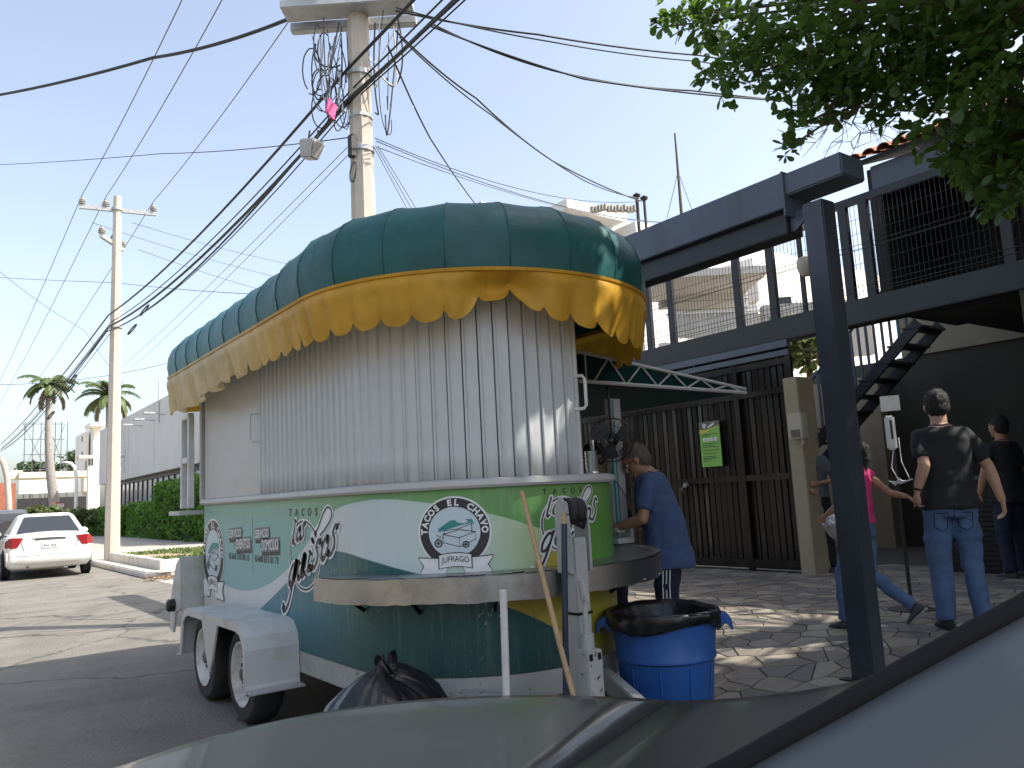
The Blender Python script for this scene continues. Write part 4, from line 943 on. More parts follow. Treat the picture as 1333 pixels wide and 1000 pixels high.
# ================================================================== CARPORT FRAME (front post, gutter beam)
CX = 4.62
cp = thing('carport_frame', 'slate blue steel carport post and long box gutter along the pavement edge', 'carport', (CX+.1, 2.8, gz(CX)))
pb0 = Vector((CX+.12, 2.82, gz(CX+.12)-.01))
mb = MB(); mb.box(CX+.03, CX+.18, 2.79, 2.94, pb0.z, 3.205); mb.build('post', 'post_paint', cp, bevel=.008)
mb = MB(); mb.box(CX-.02, CX+.23, 2.74, 2.99, pb0.z-.005, pb0.z+.015); mb.build('base_plate', 'beam_dark', cp)
mb = MB(); mb.box(CX, CX+.30, 3.05, 13.5, 3.215, 3.465); gb = mb.build('gutter_beam', 'beam_paint', cp, bevel=.006)
mb = MB(); mb.box(CX+.015, CX+.285, 2.62, 3.05, 3.30, 3.455); mb.build('gutter_end', 'beam_paint', cp, bevel=.01)
mb = MB(); mb.box(CX-.004, CX+.305, 3.04, 3.055, 3.16, 3.47); mb.build('splice_plate', 'beam_paint', cp)
mb = MB()
for y, z in ((5.30, 3.42), (5.42, 3.42), (5.55, 3.42), (5.30, 3.27), (5.42, 3.27), (5.55, 3.30)): mb.sphere((CX-.002, y, z), (.006, .012, .012), 8, 5)
mb.build('bolt', 'gap_black', gb)
for yy in (4.9, 7.0, 9.1, 11.2):
    mb = MB(); mb.tube([(CX-.002, yy, 3.22), (CX-.002, yy, 3.46)], .0035, 5); mb.build('weld_seam', 'beam_dark', cp)
mb = MB(); mb.box(CX+.06, CX+.24, 3.08, 13.5, 3.055, 3.212); mb.build('main_beam', 'beam_dark', cp, bevel=.006)
mb = MB(); mb.prism([(2.95, 3.20), (3.35, 3.20), (3.35, 3.11), (3.05, 3.07), (2.95, 3.14)], lambda a, b: (CX+.10, a, b), lambda a, b: (CX+.12, a, b)); mb.build('knee_brace', 'beam_paint', cp)

# ================================================================== TERRACE HOUSE, GATE, FENCE
GX = 8.55
def Yat(x, y, X=GX): return onx(x, y, X).y
def Zat(x, y, X=GX): return onx(x, y, X).z
RX = 9.35; ez = Zat(1112, 212, RX); RYE = Yat(1110, 212, RX)
hs = thing('terrace_house', 'two storey house with dark beams, tiled roof and beige stair passage', 'house', (10, 3.0, .27))
mb = MB(); mb.box(8.46, 8.72, -3, 13.5, 3.10, 3.38); mb.build('floor_beam', 'beam_dark', hs, bevel=.008)
mb = MB(); mb.box(8.40, 8.455, 5.7, 13.5, 3.0, 3.09); mb.box(8.41, 8.455, 5.7, 13.5, 2.90, 2.97); mb.build('gate_header', 'beam_paint', hs, bevel=.006)
mb = MB(); mb.box(8.72, 13.0, -3, 4.30, 3.13, 3.36); mb.build('floor_slab', 'dark_wall', hs)
mb = MB(); mb.box(8.5, 13.0, -3, 3.15, .2, 3.12); mb.build('ground_wall', 'olive_wall', hs)
mb = MB(); mb.box(12.4, 12.6, 3.15, 8.0, .2, 3.2); mb.build('passage_wall', 'olive_wall', hs)
mb = MB(); mb.box(12.36, 12.6, 3.15, 6.35, 3.2, 4.3); mb.build('passage_wall', 'beige_wall', hs)
mb = MB(); mb.box(12.0, 12.2, 6.6, 14, .2, 2.95); mb.build('yard_wall', 'beige_wall', hs)
mb = MB(); mb.box(11.2, 11.4, -3, 5.05, 3.37, 6.0); mb.box(9.5, 11.2, 4.90, 5.05, 3.37, ez-.1); mb.build('upper_wall', 'dark_wall', hs)
rx0, rz0 = 7.75, 0
mb = MB(); mb.add([(RX, -4, ez-.06), (RX, RYE, ez-.06), (14.5, RYE, ez+1.7), (14.5, -4, ez+1.7), (RX, -4, ez), (RX, RYE, ez), (14.5, RYE, ez+1.76), (14.5, -4, ez+1.76)], [(0, 1, 2, 3), (4, 5, 6, 7), (0, 1, 5, 4), (1, 2, 6, 5), (2, 3, 7, 6), (3, 0, 4, 7)])
rf = mb.build('roof', 'dark_wall', hs)
mb = MB(); mb.box(RX+.12, RX+.22, -4, RYE-.15, ez-.40, ez-.08); mb.build('fascia', 'beam_paint', hs, bevel=.006)
mb = MB(); mb.box(RX+.22, 11.3, -4, RYE-.2, ez-.16, ez-.12); mb.build('ceiling', 'dark_wall', hs)
# barrel tiles: one shared half-round tile
tm = MB(); rings = []
for t, r in ((0, .085), (.42, .075)):
    rings.append([(t, r*math.cos(PI*k/8), r*.75*math.sin(PI*k/8)) for k in range(9)]+[(t, (r-.014)*math.cos(PI*k/8), (r-.014)*.75*math.sin(PI*k/8)) for k in range(8, -1, -1)])
tm.loft(rings); to = tm.build('roof_tile', 'terracotta'); TILE = to.data; bpy.data.objects.remove(to)
sl_ = math.atan2(1.76, 5.15)
for i in range(4):
    y = RYE-.08
    while y > 1.2:
        xx = RX-.09+i*.36*math.cos(sl_); inst(TILE, 'roof_tile', rf, (xx, y+random.uniform(-.01, .01), ez+.01+i*.36*math.sin(sl_)+.02*(i > 0)), rot=(random.uniform(-.04, .04), -sl_+random.uniform(-.03, .03), random.uniform(-.04, .04)))
        y -= .185
rr = MB()
for i in range(4, 15):
    for k in range(46): 
        y = RYE-.08-k*.185; x0 = RX-.09+i*.36*math.cos(sl_); z0 = ez+.02+i*.36*math.sin(sl_)
        rr.add([(x0, y+.085*math.cos(PI*q/5), z0+.064*math.sin(PI*q/5)) for q in range(6)]+[(x0+.4, y+.075*math.cos(PI*q/5), z0+.14+.056*math.sin(PI*q/5)) for q in range(6)], [(q, q+1, q+7, q+6) for q in range(5)])
tag(rr.build('roof_tile_field', 'terracotta', rf), kind='stuff')
# stair up to the terrace: stringers, treads, railing
st = thing('staircase', 'dark steel staircase with vertical balusters climbing to the terrace', 'staircase', (11.3, 5.5, .27))
a_ = onx(1206, 420, 11.2); b_ = onx(1100, 545, 11.2); dr = (b_-a_).normalized(); low_ = a_+dr*((a_.z-.3)/-dr.z)
for X in (11.0, 11.6):
    mb = MB(); mb.bar((X, a_.y, a_.z), (X, low_.y, low_.z), .05, .15); mb.build('stringer', 'beam_dark', st)
nt_ = 15
for k in range(nt_):
    p = Vector(a_).lerp(low_, (k+.4)/nt_); mb = MB(); mb.box(10.96, 11.64, p.y-.14, p.y+.14, p.z+.0, p.z+.03); mb.build('tread', 'grey_plaster' if k % 1 else 'beam_dark', st)
up_ = Vector((0, 0, .95))
mb = MB(); mb.tube([Vector((11.0, a_.y, a_.z))+up_, Vector((11.0, low_.y, low_.z))+up_], .025, 8); mb.build('handrail', 'beam_paint', st)
for k in range(30):
    p = Vector((11.0, 0, 0)); q = a_.lerp(low_, (k+.5)/30); mb = MB(); mb.box(10.985, 11.015, q.y-.016, q.y+.016, q.z, q.z+.95); mb.build('baluster', 'beam_paint', st)
# wire fence over the gate
fn = thing('terrace_fence', 'welded wire fence panels on dark posts above the slatted gate', 'fence', (8.6, 7, 3.38))
FT_ = 4.50
pys = [Yat(x, 380) for x in (842, 872, 960, 1006, 1046, 1108, 1136)]+[3.2, 2.0, .8, -.6]
for i, y in enumerate(pys):
    mb = MB(); w = .055 if i not in (4,) else .03; mb.box(8.56-w*.6, 8.56+w*.6, y-w, y+w, 3.385, FT_+.05); mb.build('post', 'beam_dark', fn, bevel=.005)
mb = MB(); mb.box(8.53, 8.59, -1, 13.5, FT_, FT_+.09); mb.build('top_rail', 'beam_dark', fn)
ys_all = sorted(pys)+[13.5]
for a, b_ in zip(ys_all, ys_all[1:]):
    mb = MB(); y = a+.05
    while y < b_-.02: mb.box(8.538, 8.542, y-.0022, y+.0022, 3.40, FT_); y += .052
    for z in np.arange(3.44, FT_, .175): mb.box(8.533, 8.537, a, b_, z-.0022, z+.0022)
    for z in (3.47, 3.53, 3.95, 4.01): mb.box(8.52, 8.525, a, b_, z-.003, z+.003)
    mb.build('wire_mesh', 'wire_dark', fn)
yb_ = Yat(1046, 300)
mb = MB(); mb.box(8.44, 8.50, yb_-.06, yb_+.06, Zat(1046, 303), Zat(1046, 280)); mb.build('junction_box', 'beige_plastic', fn, bevel=.008)
cm = onx(1050, 346, 8.42); mb = MB(); mb.lathe([(.001, -.13), (.06, -.12), (.10, -.07), (.11, 0), (.115, .03), (.10, .09), (.05, .11), (.001, .11)], cm, 20, cap=False); mb.build('dome_camera', 'beige_plastic', fn, smooth=True)  # beige lamp on the fence post, built as an unlit dome
# slatted gate
gt_ = thing('gate', 'dark glossy gate of narrow vertical steel slats with a poster', 'gate', (8.5, 9, .3))
sm = MB(); sm.box(-.014, .014, -.041, .041,   .34, 3.07); go = sm.build('slat', 'gate_paint', bevel=.004); GS = go.data; bpy.data.objects.remove(go)
y = 5.80
while y < 13.4:
    inst(GS, 'slat', gt_, (8.50+random.uniform(-.002, .002), y, 0), random.gauss(0, .11)); y += .094
for z, h_ in ((.33, .10), (1.40, .075), (2.45, .075), (2.80, .08)):
    mb = MB(); mb.box(8.435, 8.485, 5.74, 13.4, z, z+h_); mb.build('rail', 'gate_paint', gt_, bevel=.005)
for yy in (5.74, 6.55, 8.8, 11.2):
    mb = MB(); mb.box(8.43, 8.48, yy-.04, yy+.04, .29, 2.895); mb.build('stile', 'gate_paint', gt_, bevel=.005)
lk = onx(893, 632, 8.40); mb = MB(); mb.lathe([(.03, -.03), (.045, 0), (.03, .03)], lk, 14, 'x'); mb.tube([lk+Vector((0, .03, .0)), lk+Vector((-.03, .06, -.05)), lk+Vector((0, .04, -.1))], .012, 6); mb.build('latch', 'lug', gt_, smooth=True)
mb = MB(); mb.box(8.6, 8.62, 5.8, 13.4, .3, 2.88); mb.build('backing_sheet', 'dark_wall', gt_)
gp = thing('gate_post', 'beige masonry gate post with a small meter box', 'gate post', (8.55, 5.45, .27))
y0_, y1_ = Yat(1062, 745, 8.42), Yat(1043, 745, 8.42)
mb = MB(); mb.box(8.42, 8.75, y0_, y1_, .25, 2.62); mb.build('pillar', 'beige_wall', gp, bevel=.008)
mc = onx(1041, 553, 8.40); mb = MB(); mb.box(8.30, 8.418, mc.y-.10, mc.y+.10, mc.z-.17, mc.z+.14); mx_ = mb.build('meter_box', 'beige_plastic', gp, bevel=.012)
mb = MB(); mb.box(8.293, 8.299, mc.y-.06, mc.y+.06, mc.z-.15, mc.z-.06); mb.build('dial_window', 'dark_glass', mx_)
mb = MB(); mb.tube([(8.36, mc.y-.05, mc.z-.17), (8.36, mc.y-.05, mc.z-.24)], .02, 8); mb.build('conduit', 'beige_plastic', mx_)
# poster on the gate
pc = onx(925, 578, 8.418); po = thing('poster', 'green notice poster with four round icons fixed to the slatted gate', 'poster', (8.418, pc.y, pc.z-.3))
PW, PH = .34, .60
mb = MB(); mb.box(8.414, 8.420, pc.y-PW/2, pc.y+PW/2, pc.z-PH/2, pc.z+PH/2); mb.build('sheet', 'poster_green', po)
d = Decal(lambda x, y, off: Vector((8.413-off, pc.y+PW/2-x, pc.z-PH/2+y)))
d.poly('poster_grey', .0006, [(0, PH), (PW, PH), (PW, PH-.06), (.16, PH-.10), (0, PH-.105)])
d.poly('poster_yellow', .0005, [(0, PH-.10), (.10, PH-.11), (.22, PH-.055), (PW, PH-.03), (PW, PH-.075), (.2, PH-.10), (.1, PH-.15), (0, PH-.15)])
d.disc('logo_white', .0010, .09, PH-.055, .030, n=18); d.disc('logo_black', .0013, .09, PH-.055, .012, n=10)
d.line('logo_white', .0010, [(.16, PH-.075), (.25, PH-.035)], .026); d.build('heading', po); d = Decal(d.f)
for k in range(4):
    cx = .075+.063*k; d2 = Decal(d.f); d2.disc('logo_white', .0010, cx, .36, .027, n=18)
    d2.line('logo_grey', .0013, [(cx-.010, .345), (cx+.010, .352), (cx+.004, .374)], .006); d2.build('icon', po)
for y, w in ((.425, .27), (.405, .13), (.300, .24), (.278, .16), (.256, .27), (.213, .27), (.170, .22), (.128, .22), (.108, .22), (.088, .14), (.068, .07)):
    x = .035
    while x < .035+w:      # print too small to read in the photograph
        l_ = random.uniform(.012, .034); d.line('logo_black', .0010, [(x, y+.005), (min(x+l_, .035+w), y+.005)], .009, pen=PI/2); x += l_+.006
tag(d.build('small_print', po), kind='stuff')

# ================================================================== PEOPLE
from mathutils import noise as mnoise
def solidify(mb, name, m, parent, vox=.0075, it=5, wrinkle=0.0, wscale=9.0, fold=None):
    """one continuous skin from overlapping lofts"""
    tmp = mb.build(name, m, parent, fixn=True); md = tmp.modifiers.new('r', 'REMESH'); md.mode = 'VOXEL'; md.voxel_size = vox
    sm = tmp.modifiers.new('s', 'SMOOTH'); sm.iterations = it; sm.factor = .5
    dg = bpy.context.evaluated_depsgraph_get(); me = bpy.data.meshes.new_from_object(tmp.evaluated_get(dg)); tmp.modifiers.clear(); old = tmp.data; tmp.data = me; bpy.data.meshes.remove(old)
    if wrinkle:
        ns = [v.normal.copy() for v in me.vertices]
        for v, n in zip(me.vertices, ns):
            p = v.co; q = mnoise.noise(Vector((p.x*wscale, p.y*wscale, p.z*wscale*.45)))+.5*mnoise.noise(Vector((p.x*wscale*2, p.y*wscale*2, p.z*wscale*1.3+5)))
            if fold: q += fold(p)
            v.co = p+n*(wrinkle*q)
    me.polygons.foreach_set('use_smooth', [True]*len(me.polygons))
    me.materials.clear(); me.materials.append(M[m]); return tmp
def ell_ring(c, ax, ay, n=20, R=None, p=2.3):
    out = []
    for k in range(n):
        a = 2*PI*k/n; ca, sa = math.cos(a), math.sin(a)
        v = Vector((ax*math.copysign(abs(ca)**(2/p), ca), ay*math.copysign(abs(sa)**(2/p), sa), 0))
        out.append(Vector(c)+(R @ v if R is not None else v))
    return out
def spine_rings(pts, dims, grow=0.0, n=20):
    pts = [Vector(p) for p in pts]; rings = []
    for i, p in enumerate(pts):
        d = (pts[min(i+1, len(pts)-1)]-pts[max(i-1, 0)]).normalized(); x = Vector((1, 0, 0)); y = d.cross(x).normalized(); x = y.cross(d)
        R = Matrix((x, y, d)).transposed(); rings.append(ell_ring(p, dims[i][0]+grow, dims[i][1]+grow, n, R))
    return rings
def limb(mb, pts, rs, n=12, sub=3):
    P = []; Rr = []
    for i in range(len(pts)-1):
        for k in range(sub):
            t = k/sub; P.append(Vector(pts[i]).lerp(Vector(pts[i+1]), t)); Rr.append(rs[i]+(rs[i+1]-rs[i])*t)
    P.append(Vector(pts[-1])); Rr.append(rs[-1]); mb.tube(P, Rr, n); 
    for i in range(1, len(pts)-1): mb.sphere(pts[i], rs[i]*1.01, 12, 8)
def hand(mb, wrist, d, palm_n, side, curl=.5, sc=1.0):
    """palm and five fingers; d points from wrist to fingertips, palm_n out of the palm"""
    w, d = Vector(wrist), Vector(d).normalized(); nn = Vector(palm_n); nn = (nn-d*nn.dot(d)).normalized(); x = d.cross(nn)*side
    pc = w+d*.045*sc; R = Matrix((x, nn, d)).transposed()
    mb.loft([ell_ring(w+d*t*sc, a*sc, b*sc, 12, R) for t, a, b in ((-.02, .026, .020), (.0, .026, .019), (.03, .036, .016), (.07, .041, .014), (.09, .039, .012))])
    for k, (o, l) in enumerate(((-.030, .072), (-.010, .082), (.010, .076), (.029, .060))):
        b0 = w+d*.085*sc+x*o*sc; c1 = math.cos(curl), math.sin(curl); c2 = math.cos(curl*2.1), math.sin(curl*2.1)
        p1 = b0+(d*c1[0]+nn*c1[1])*l*.5*sc; p2 = p1+(d*c2[0]+nn*c2[1])*l*.5*sc; mb.tube([b0, p1, p2], [.0098*sc, .009*sc, .0075*sc], 8); mb.sphere(p2, .0076*sc, 8, 6)
    t0 = w+d*.025*sc-x*.026*sc; t1 = t0+(d*.75-x*.55+nn*.25)*.040*sc; t2 = t1+(d*.9+nn*.4)*.032*sc; mb.tube([t0, t1, t2], [.013*sc, .0105*sc, .008*sc], 8); mb.sphere(t2, .0082*sc, 8, 6)
def head(mb, c, F, U, k=1.0, jaw=1.0):
    """F forward, U up"""
    F, U = Vector(F).normalized(), Vector(U); U = (U-F*U.dot(F)).normalized(); X = F.cross(U); R = Matrix((X, F, U)).transposed(); c = Vector(c)
    P = lambda x, y, z: c+R @ Vector((x, y, z))*k
    mb.sphere(c+R @ Vector((0, -.012, .03))*k, (.077*k, .096*k, .092*k), 20, 14, T=R)
    mb.sphere(c+R @ Vector((0, .022, -.035))*k, (.062*k, .070*k, .078*k), 18, 12, T=R)
    mb.sphere(c+R @ Vector((0, .055, -.088))*k, (.034*k, .030*k, .024*k), 12, 8, T=R)
    mb.tube([P(0, .088, .018), P(0, .104, -.012), P(0, .112, -.030), P(0, .088, -.040)], [.010*k, .013*k, .016*k, .010*k], 8)
    mb.tube([P(-.022, .086, -.064), P(0, .094, -.062), P(.022, .086, -.064)], .008*k, 8)
    mb.tube([P(-.05, .070, .026), P(-.02, .090, .030), P(.02, .090, .030), P(.05, .070, .026)], .010*k, 8)
    for s in (-1, 1): mb.sphere(P(s*.079, -.005, -.008), (.009*k, .020*k, .032*k), 10, 8, T=R)
    return R, P
SP = [(0, -.005, .84), (0, -.005, .92), (0, 0, 1.02), (0, .005, 1.14), (0, .005, 1.27), (0, -.005, 1.36), (0, -.012, 1.43), (0, -.015, 1.47)]
SD = [(.125, .095), (.168, .118), (.155, .112), (.150, .110), (.168, .118), (.162, .108), (.118, .085), (.062, .060)]
def person(label, loc, rz, sc, P, skin, top, bottom, shoe, hairm, top_name='shirt', bottom_name='trousers', belly=0.0, sleeve=.62, short_trousers=False, hair='short', girl=False, group=None, extras=None):
    o = local_thing('person', label, 'person', loc, rz, group); o.scale = (sc, sc, sc)
    V = Vector
    lean = P.get('lean', 0); tw = P.get('twist', 0)
    def bend(p):
        p = V(p); k = max(0, p.z-.95); a = lean*min(1, k/.25) if k > 0 else 0
        q = V((p.x, p.y*math.cos(a)+k*math.sin(a), .95+k*math.cos(a)-p.y*math.sin(a))) if k > 0 else p
        return q
    spine = [bend(p) for p in SP]; dims = list(SD)
    if belly: dims = [(a+belly*.5*math.exp(-((i-2.6)/1.3)**2), b+belly*math.exp(-((i-2.6)/1.3)**2)) for i, (a, b) in enumerate(dims)]
    if girl: dims = [(a*.86, b*.88) for a, b in dims]
    shw = .163 if not girl else .145
    LS, RS = bend((-shw, -.005, 1.405)), bend((shw, -.005, 1.405)); neck = bend((0, -.012, 1.44))
    hc = P.get('head') or tuple(bend((0, .015, 1.603))); hF = P.get('face', (0, 1, 0)); hU = P.get('hup', (0, 0, 1))
    mb = MB()
    mb.loft(spine_rings(spine, dims))
    limb(mb, [neck, V(hc)+V((0, -.01, -.04))], [.058, .056]); R, HP = head(mb, hc, hF, hU)
    for S, e, w, side, hd, pn, cu in ((LS, 'LE', 'LW', -1, 'LHd', 'LHn', 'Lc'), (RS, 'RE', 'RW', 1, 'RHd', 'RHn', 'Rc')):
        E_, W_ = V(P[e]), V(P[w]); limb(mb, [S+V((side*-.02, 0, -.01)), E_, E_.lerp(W_, .35), W_], [.046 if not girl else .038, .041 if not girl else .032, .041 if not girl else .032, .027 if not girl else .022])
        hand(mb, W_, P.get(hd, (W_-E_)), P.get(pn, (-side, 0, 0)), side, P.get(cu, .5), .92 if not girl else .82)
    kl = 1.0 if not girl else .82
    for hp, kn, an, tr, side in (('LH', 'LK', 'LA', 'LT', -1), ('RH', 'RK', 'RA', 'RT', 1)):
        H_, K_, A_ = V(P.get(hp, (side*.088, -.005, .90))), V(P[kn]), V(P[an])
        limb(mb, [H_, K_, K_.lerp(A_, .35), A_], [.085*kl, .056*kl, .056*kl, .038*kl])
    body = solidify(mb, 'body', skin, o)
    # shirt
    g = .021; mb = MB(); hem = P.get('hem', .80)
    sp2 = [bend((0, -.004, hem)), bend((0, -.004, (hem+.95)/2))]+spine[2:7]+[bend((0, -.014, 1.458))]; dd = [(dims[1][0]+.018+belly*.3, dims[1][1]+.018+belly*.7), (dims[1][0]+.012+belly*.3, dims[1][1]+.012+belly*.6)]+dims[2:7]+[(.050, .044)]
    if girl: sp2 = [spine[1]]+spine[2:7]; dd = [dims[1]]+dims[2:7]
    mb.loft(spine_rings(sp2, dd, g))
    for S, e, w, side in ((LS, 'LE', 'LW', -1), (RS, 'RE', 'RW', 1)):
        E_ = V(P[e]); c_ = S.lerp(E_, sleeve*1.15) if sleeve <= 1 else E_.lerp(V(P[w]), sleeve-1)
        q = .068 if not girl else .054
        mb.sphere(S+V((side*-.018, 0, -.012)), q*.86, 14, 10)
        if sleeve <= 1: limb(mb, [S+V((side*-.03, 0, .0)), S.lerp(E_, sleeve*.5), c_], [q-.004, q-.006, q-.006])
        else: limb(mb, [S+V((side*-.03, 0, 0)), E_, c_], [q-.004, .056, .044])
    solidify(mb, top_name, top, o, .009, 16, .011, 8.0, fold=lambda p: .55*mnoise.noise(V((p.x*4+p.z*9, p.y*5, p.z*16))))
    # trousers
    mb = MB(); mb.loft(spine_rings([(0, -.005, .80), (0, -.005, .87), (0, -.005, .93), (0, -.002, .97)], [(.13*(kl*.3+.7), .10), (dims[1][0], dims[1][1]), (dims[1][0]-.006, dims[1][1]-.006), (dims[2][0]-.01, dims[2][1]-.01)], .010))
    for hp, kn, an, side in (('LH', 'LK', 'LA', -1), ('RH', 'RK', 'RA', 1)):
        H_, K_, A_ = V(P.get(hp, (side*.088, -.005, .90))), V(P[kn]), V(P[an])
        if short_trousers: limb(mb, [H_, K_.lerp(H_, .02), K_.lerp(A_, .12)], [.105, .088, .088])
        else: limb(mb, [H_, K_, A_+(A_-K_).normalized()*.01], [.103*kl, .078*kl, .066*kl])
    tr_ = solidify(mb, bottom_name, bottom, o, .0095, 14, .014, 9, fold=lambda p: .7*mnoise.noise(V((p.x*3, p.y*4, p.z*19))))
    # shoes
    for an, td, side in (('LA', 'LT', -1), ('RA', 'RT', 1)):
        A_ = V(P[an]); D = V(P.get(td, (0, 1, 0))).normalized(); X = D.cross(V((0, 0, 1))).normalized(); Z = X.cross(D); R_ = Matrix((X, Z, D)).transposed(); B = A_-Z*.045
        mb = MB(); mb.loft([ell_ring(B+D*t*kl+Z*zz, a*kl, b*kl, 14, R_) for t, a, b, zz in ((-.075, .018, .018, -.005), (-.065, .034, .036, .0), (-.02, .040, .050, .010), (.04, .042, .042, .0), (.10, .048, .030, -.012), (.16, .042, .022, -.020), (.185, .018, .010, -.025))])
        sh = mb.build('shoe', shoe, o, smooth='all'); mb = MB(); mb.loft([ell_ring(B+D*t*kl-Z*.040, a*kl, .011*kl, 14, R_) for t, a in ((-.08, .03), (-.06, .038), (.0, .042), (.06, .044), (.12, .051), (.17, .040), (.19, .018))]); mb.build('sole', 'sole', sh, smooth='all')
    # hair
    mb = MB()
    Rm = R.to_3x3(); T3 = lambda x, y, z: V(hc)+Rm @ V((x, y, z))
    if hair == 'cap':
        mb.sphere(T3(0, -.012, .055), (.084, .102, .076), 20, 12, T=Rm); mb.loft([[T3(x*.075, .07+.075*(1-x*x)*t, .040-.010*t-.02*x*x) for x in np.linspace(-1, 1, 9)]+[T3(x*.075, .07+.075*(1-x*x)*t, .034-.010*t-.02*x*x) for x in np.linspace(1, -1, 9)] for t in (0, 1)])
        mb.build('cap', 'cloth_black', o, smooth='all')
        mb = MB(); mb.sphere(T3(0, -.03, -.01), (.079, .085, .075), 18, 12, T=Rm)
    elif hair == 'long':
        mb.sphere(T3(0, -.022, .035), (.086, .098, .093), 20, 14, T=Rm); mb.tube([T3(0, -.09, .03), T3(0, -.13, -.03), T3(0, -.12, -.14), T3(0, -.10, -.24)], [.04, .045, .035, .008], 10)
    else:
        mb.sphere(T3(0, -.022, .040), (.083, .095, .090), 22, 14, T=Rm); mb.sphere(T3(0, -.045, -.005), (.078, .066, .080), 18, 12, T=Rm)
    hm = solidify(mb, 'hair', hairm, o, .007, 2, .006 if hair != 'cap' else .002, 60)
    hv = hm.data.vertices; rr_ = random.Random(len(hv)); blades = MB()
    if hair != 'cap':
        for _ in range(1500):
            v = hv[rr_.randrange(len(hv))]; nv = v.normal; tdir = (nv*.5+V((rr_.uniform(-.5, .5), rr_.uniform(-.5, .5), -.55 if hair == 'long' else rr_.uniform(-.5, .3)))).normalized(); l_ = rr_.uniform(.010, .022) if hair == 'short' else rr_.uniform(.02, .05)
            w_ = nv.cross(tdir); w_ = (w_.normalized() if w_.length > 1e-4 else V((1, 0, 0)))*.0016; p0 = v.co-nv*.002
            blades.add([p0-w_, p0+w_, p0+tdir*l_], [(0, 1, 2)])
        tag(blades.build('hair_strands', hairm, o, fixn=False), kind='stuff')
    cr_ = spine_rings([bend((0, -.013, 1.452))], [(.072, .066)], .004, 24)[0] if False else None
    nb = bend((0, -.013, 1.455)); mb = MB(); mb.tube([nb+V((.069*math.cos(2*PI*k/20), .062*math.sin(2*PI*k/20), .012*math.cos(2*PI*k/20)**2-.006-.01*math.sin(2*PI*k/20))) for k in range(21)], .0065, 6); mb.build('collar', top, o, smooth='all')
    if bottom == 'jeans' and not girl:
        from mathutils.bvhtree import BVHTree
        tm_ = tr_.data; bv = BVHTree.FromPolygons([tuple(v.co) for v in tm_.vertices], [tuple(p.vertices) for p in tm_.polygons])
        def back(x, z):
            h_ = bv.ray_cast(V((x, -1, z)), V((0, 1, 0))); return (h_[0]+V((0, -.002, 0))) if h_[0] else V((x, -.12, z))
        for sx in (-1, 1):
            P5 = [(.035, .835), (.125, .83), (.125, .735), (.08, .705), (.035, .735), (.035, .835)]; pts = []
            for (a, b), (c, e) in zip(P5, P5[1:]): pts += [back(sx*(a+(c-a)*t/5), b+(e-b)*t/5) for t in range(5)]
            mb = MB(); mb.tube(pts, .0028, 5); mb.build('pocket_seam', 'cloth_navy', tr_)
            for z in (.865, .89): pass
        mb = MB(); mb.tube([back(0, .875-.012*k) for k in range(12)], .0028, 5); mb.build('centre_seam', 'cloth_navy', tr_)
        lw = V(P['LW']); mb = MB(); dW = (V(P['LE'])-lw).normalized(); X_ = dW.cross(V((0, 1, 0))).normalized(); Y_ = dW.cross(X_); mb.tube([lw+dW*.02+X_*(.031*math.cos(2*PI*k/16))+Y_*(.031*math.sin(2*PI*k/16)) for k in range(17)], .007, 6); mb.build('wristband', 'cloth_black', o)
    # eyes
    for s in (-1, 1):
        mb = MB(); mb.sphere(T3(s*.031, .077, .008), .0125, 10, 8); e_ = mb.build('eye', 'logo_white', o, smooth='all'); mb = MB(); mb.sphere(T3(s*.031, .0865, .008), .006, 8, 6); mb.build('pupil', 'logo_black', e_)
    if extras: extras(o, T3, body)
    return o

# man in the blue shirt, bent over the counter, seen from his right-behind
def blue_extras(o, T3, body):
    mb = MB()
    for s in (-1, 1):
        mb.tube([T3(s*.032+.020*math.cos(2*PI*k/14), .098, .006+.016*math.sin(2*PI*k/14)) for k in range(15)], .0022, 5)
        mb.tube([T3(s*.052, .096, .008), T3(s*.080, .05, .010), T3(s*.082, -.01, .006)], .0022, 5)
    mb.tube([T3(-.012, .100, .008), T3(.012, .100, .008)], .002, 5); mb.build('spectacles', 'logo_black', o)
    for k in (-.012, .012, .036):                     # white side stripes
        mb = MB()
        for sx in (-1, 1):
            mb.loft([[(sx*.196, k-.02-.004, .86), (sx*.198, k-.02+.004, .86)], [(sx*.190, k+.0-.004, .66), (sx*.192, k+.004, .66)], [(sx*.176, k+.01-.004, .42), (sx*.178, k+.01+.004, .42)], [(sx*.165, k-.004, .12), (sx*.167, k+.004, .12)]], cap=False, closed=False)
        mb.build('trouser_stripe', 'logo_white', o)
hd_ = Vector((-.35, 1, -.55)); 
person('man in a blue T-shirt and striped navy track trousers bending over the counter', (4.25, 4.01, gz(4.25)), math.radians(40), .965,
       dict(lean=.19, LE=(-.24, .14, 1.12), LW=(-.10, .36, 1.06), RE=(.25, .10, 1.10), RW=(.10, .34, 1.02), LK=(-.10, .03, .47), LA=(-.11, -.03, .085), RK=(.11, .02, .47), RA=(.12, -.06, .085),
            head=(0.0, .175, 1.545), face=(.0, 1, -.62), hup=(0, .62, 1), hem=.76, LHn=(.3, 0, -1), RHn=(-.3, 0, -1), Lc=.8, Rc=.9),
       'skin_tan', 'shirt_blue', 'cloth_navy', 'sneaker', 'hair_grey', belly=.035, sleeve=.66, extras=blue_extras)
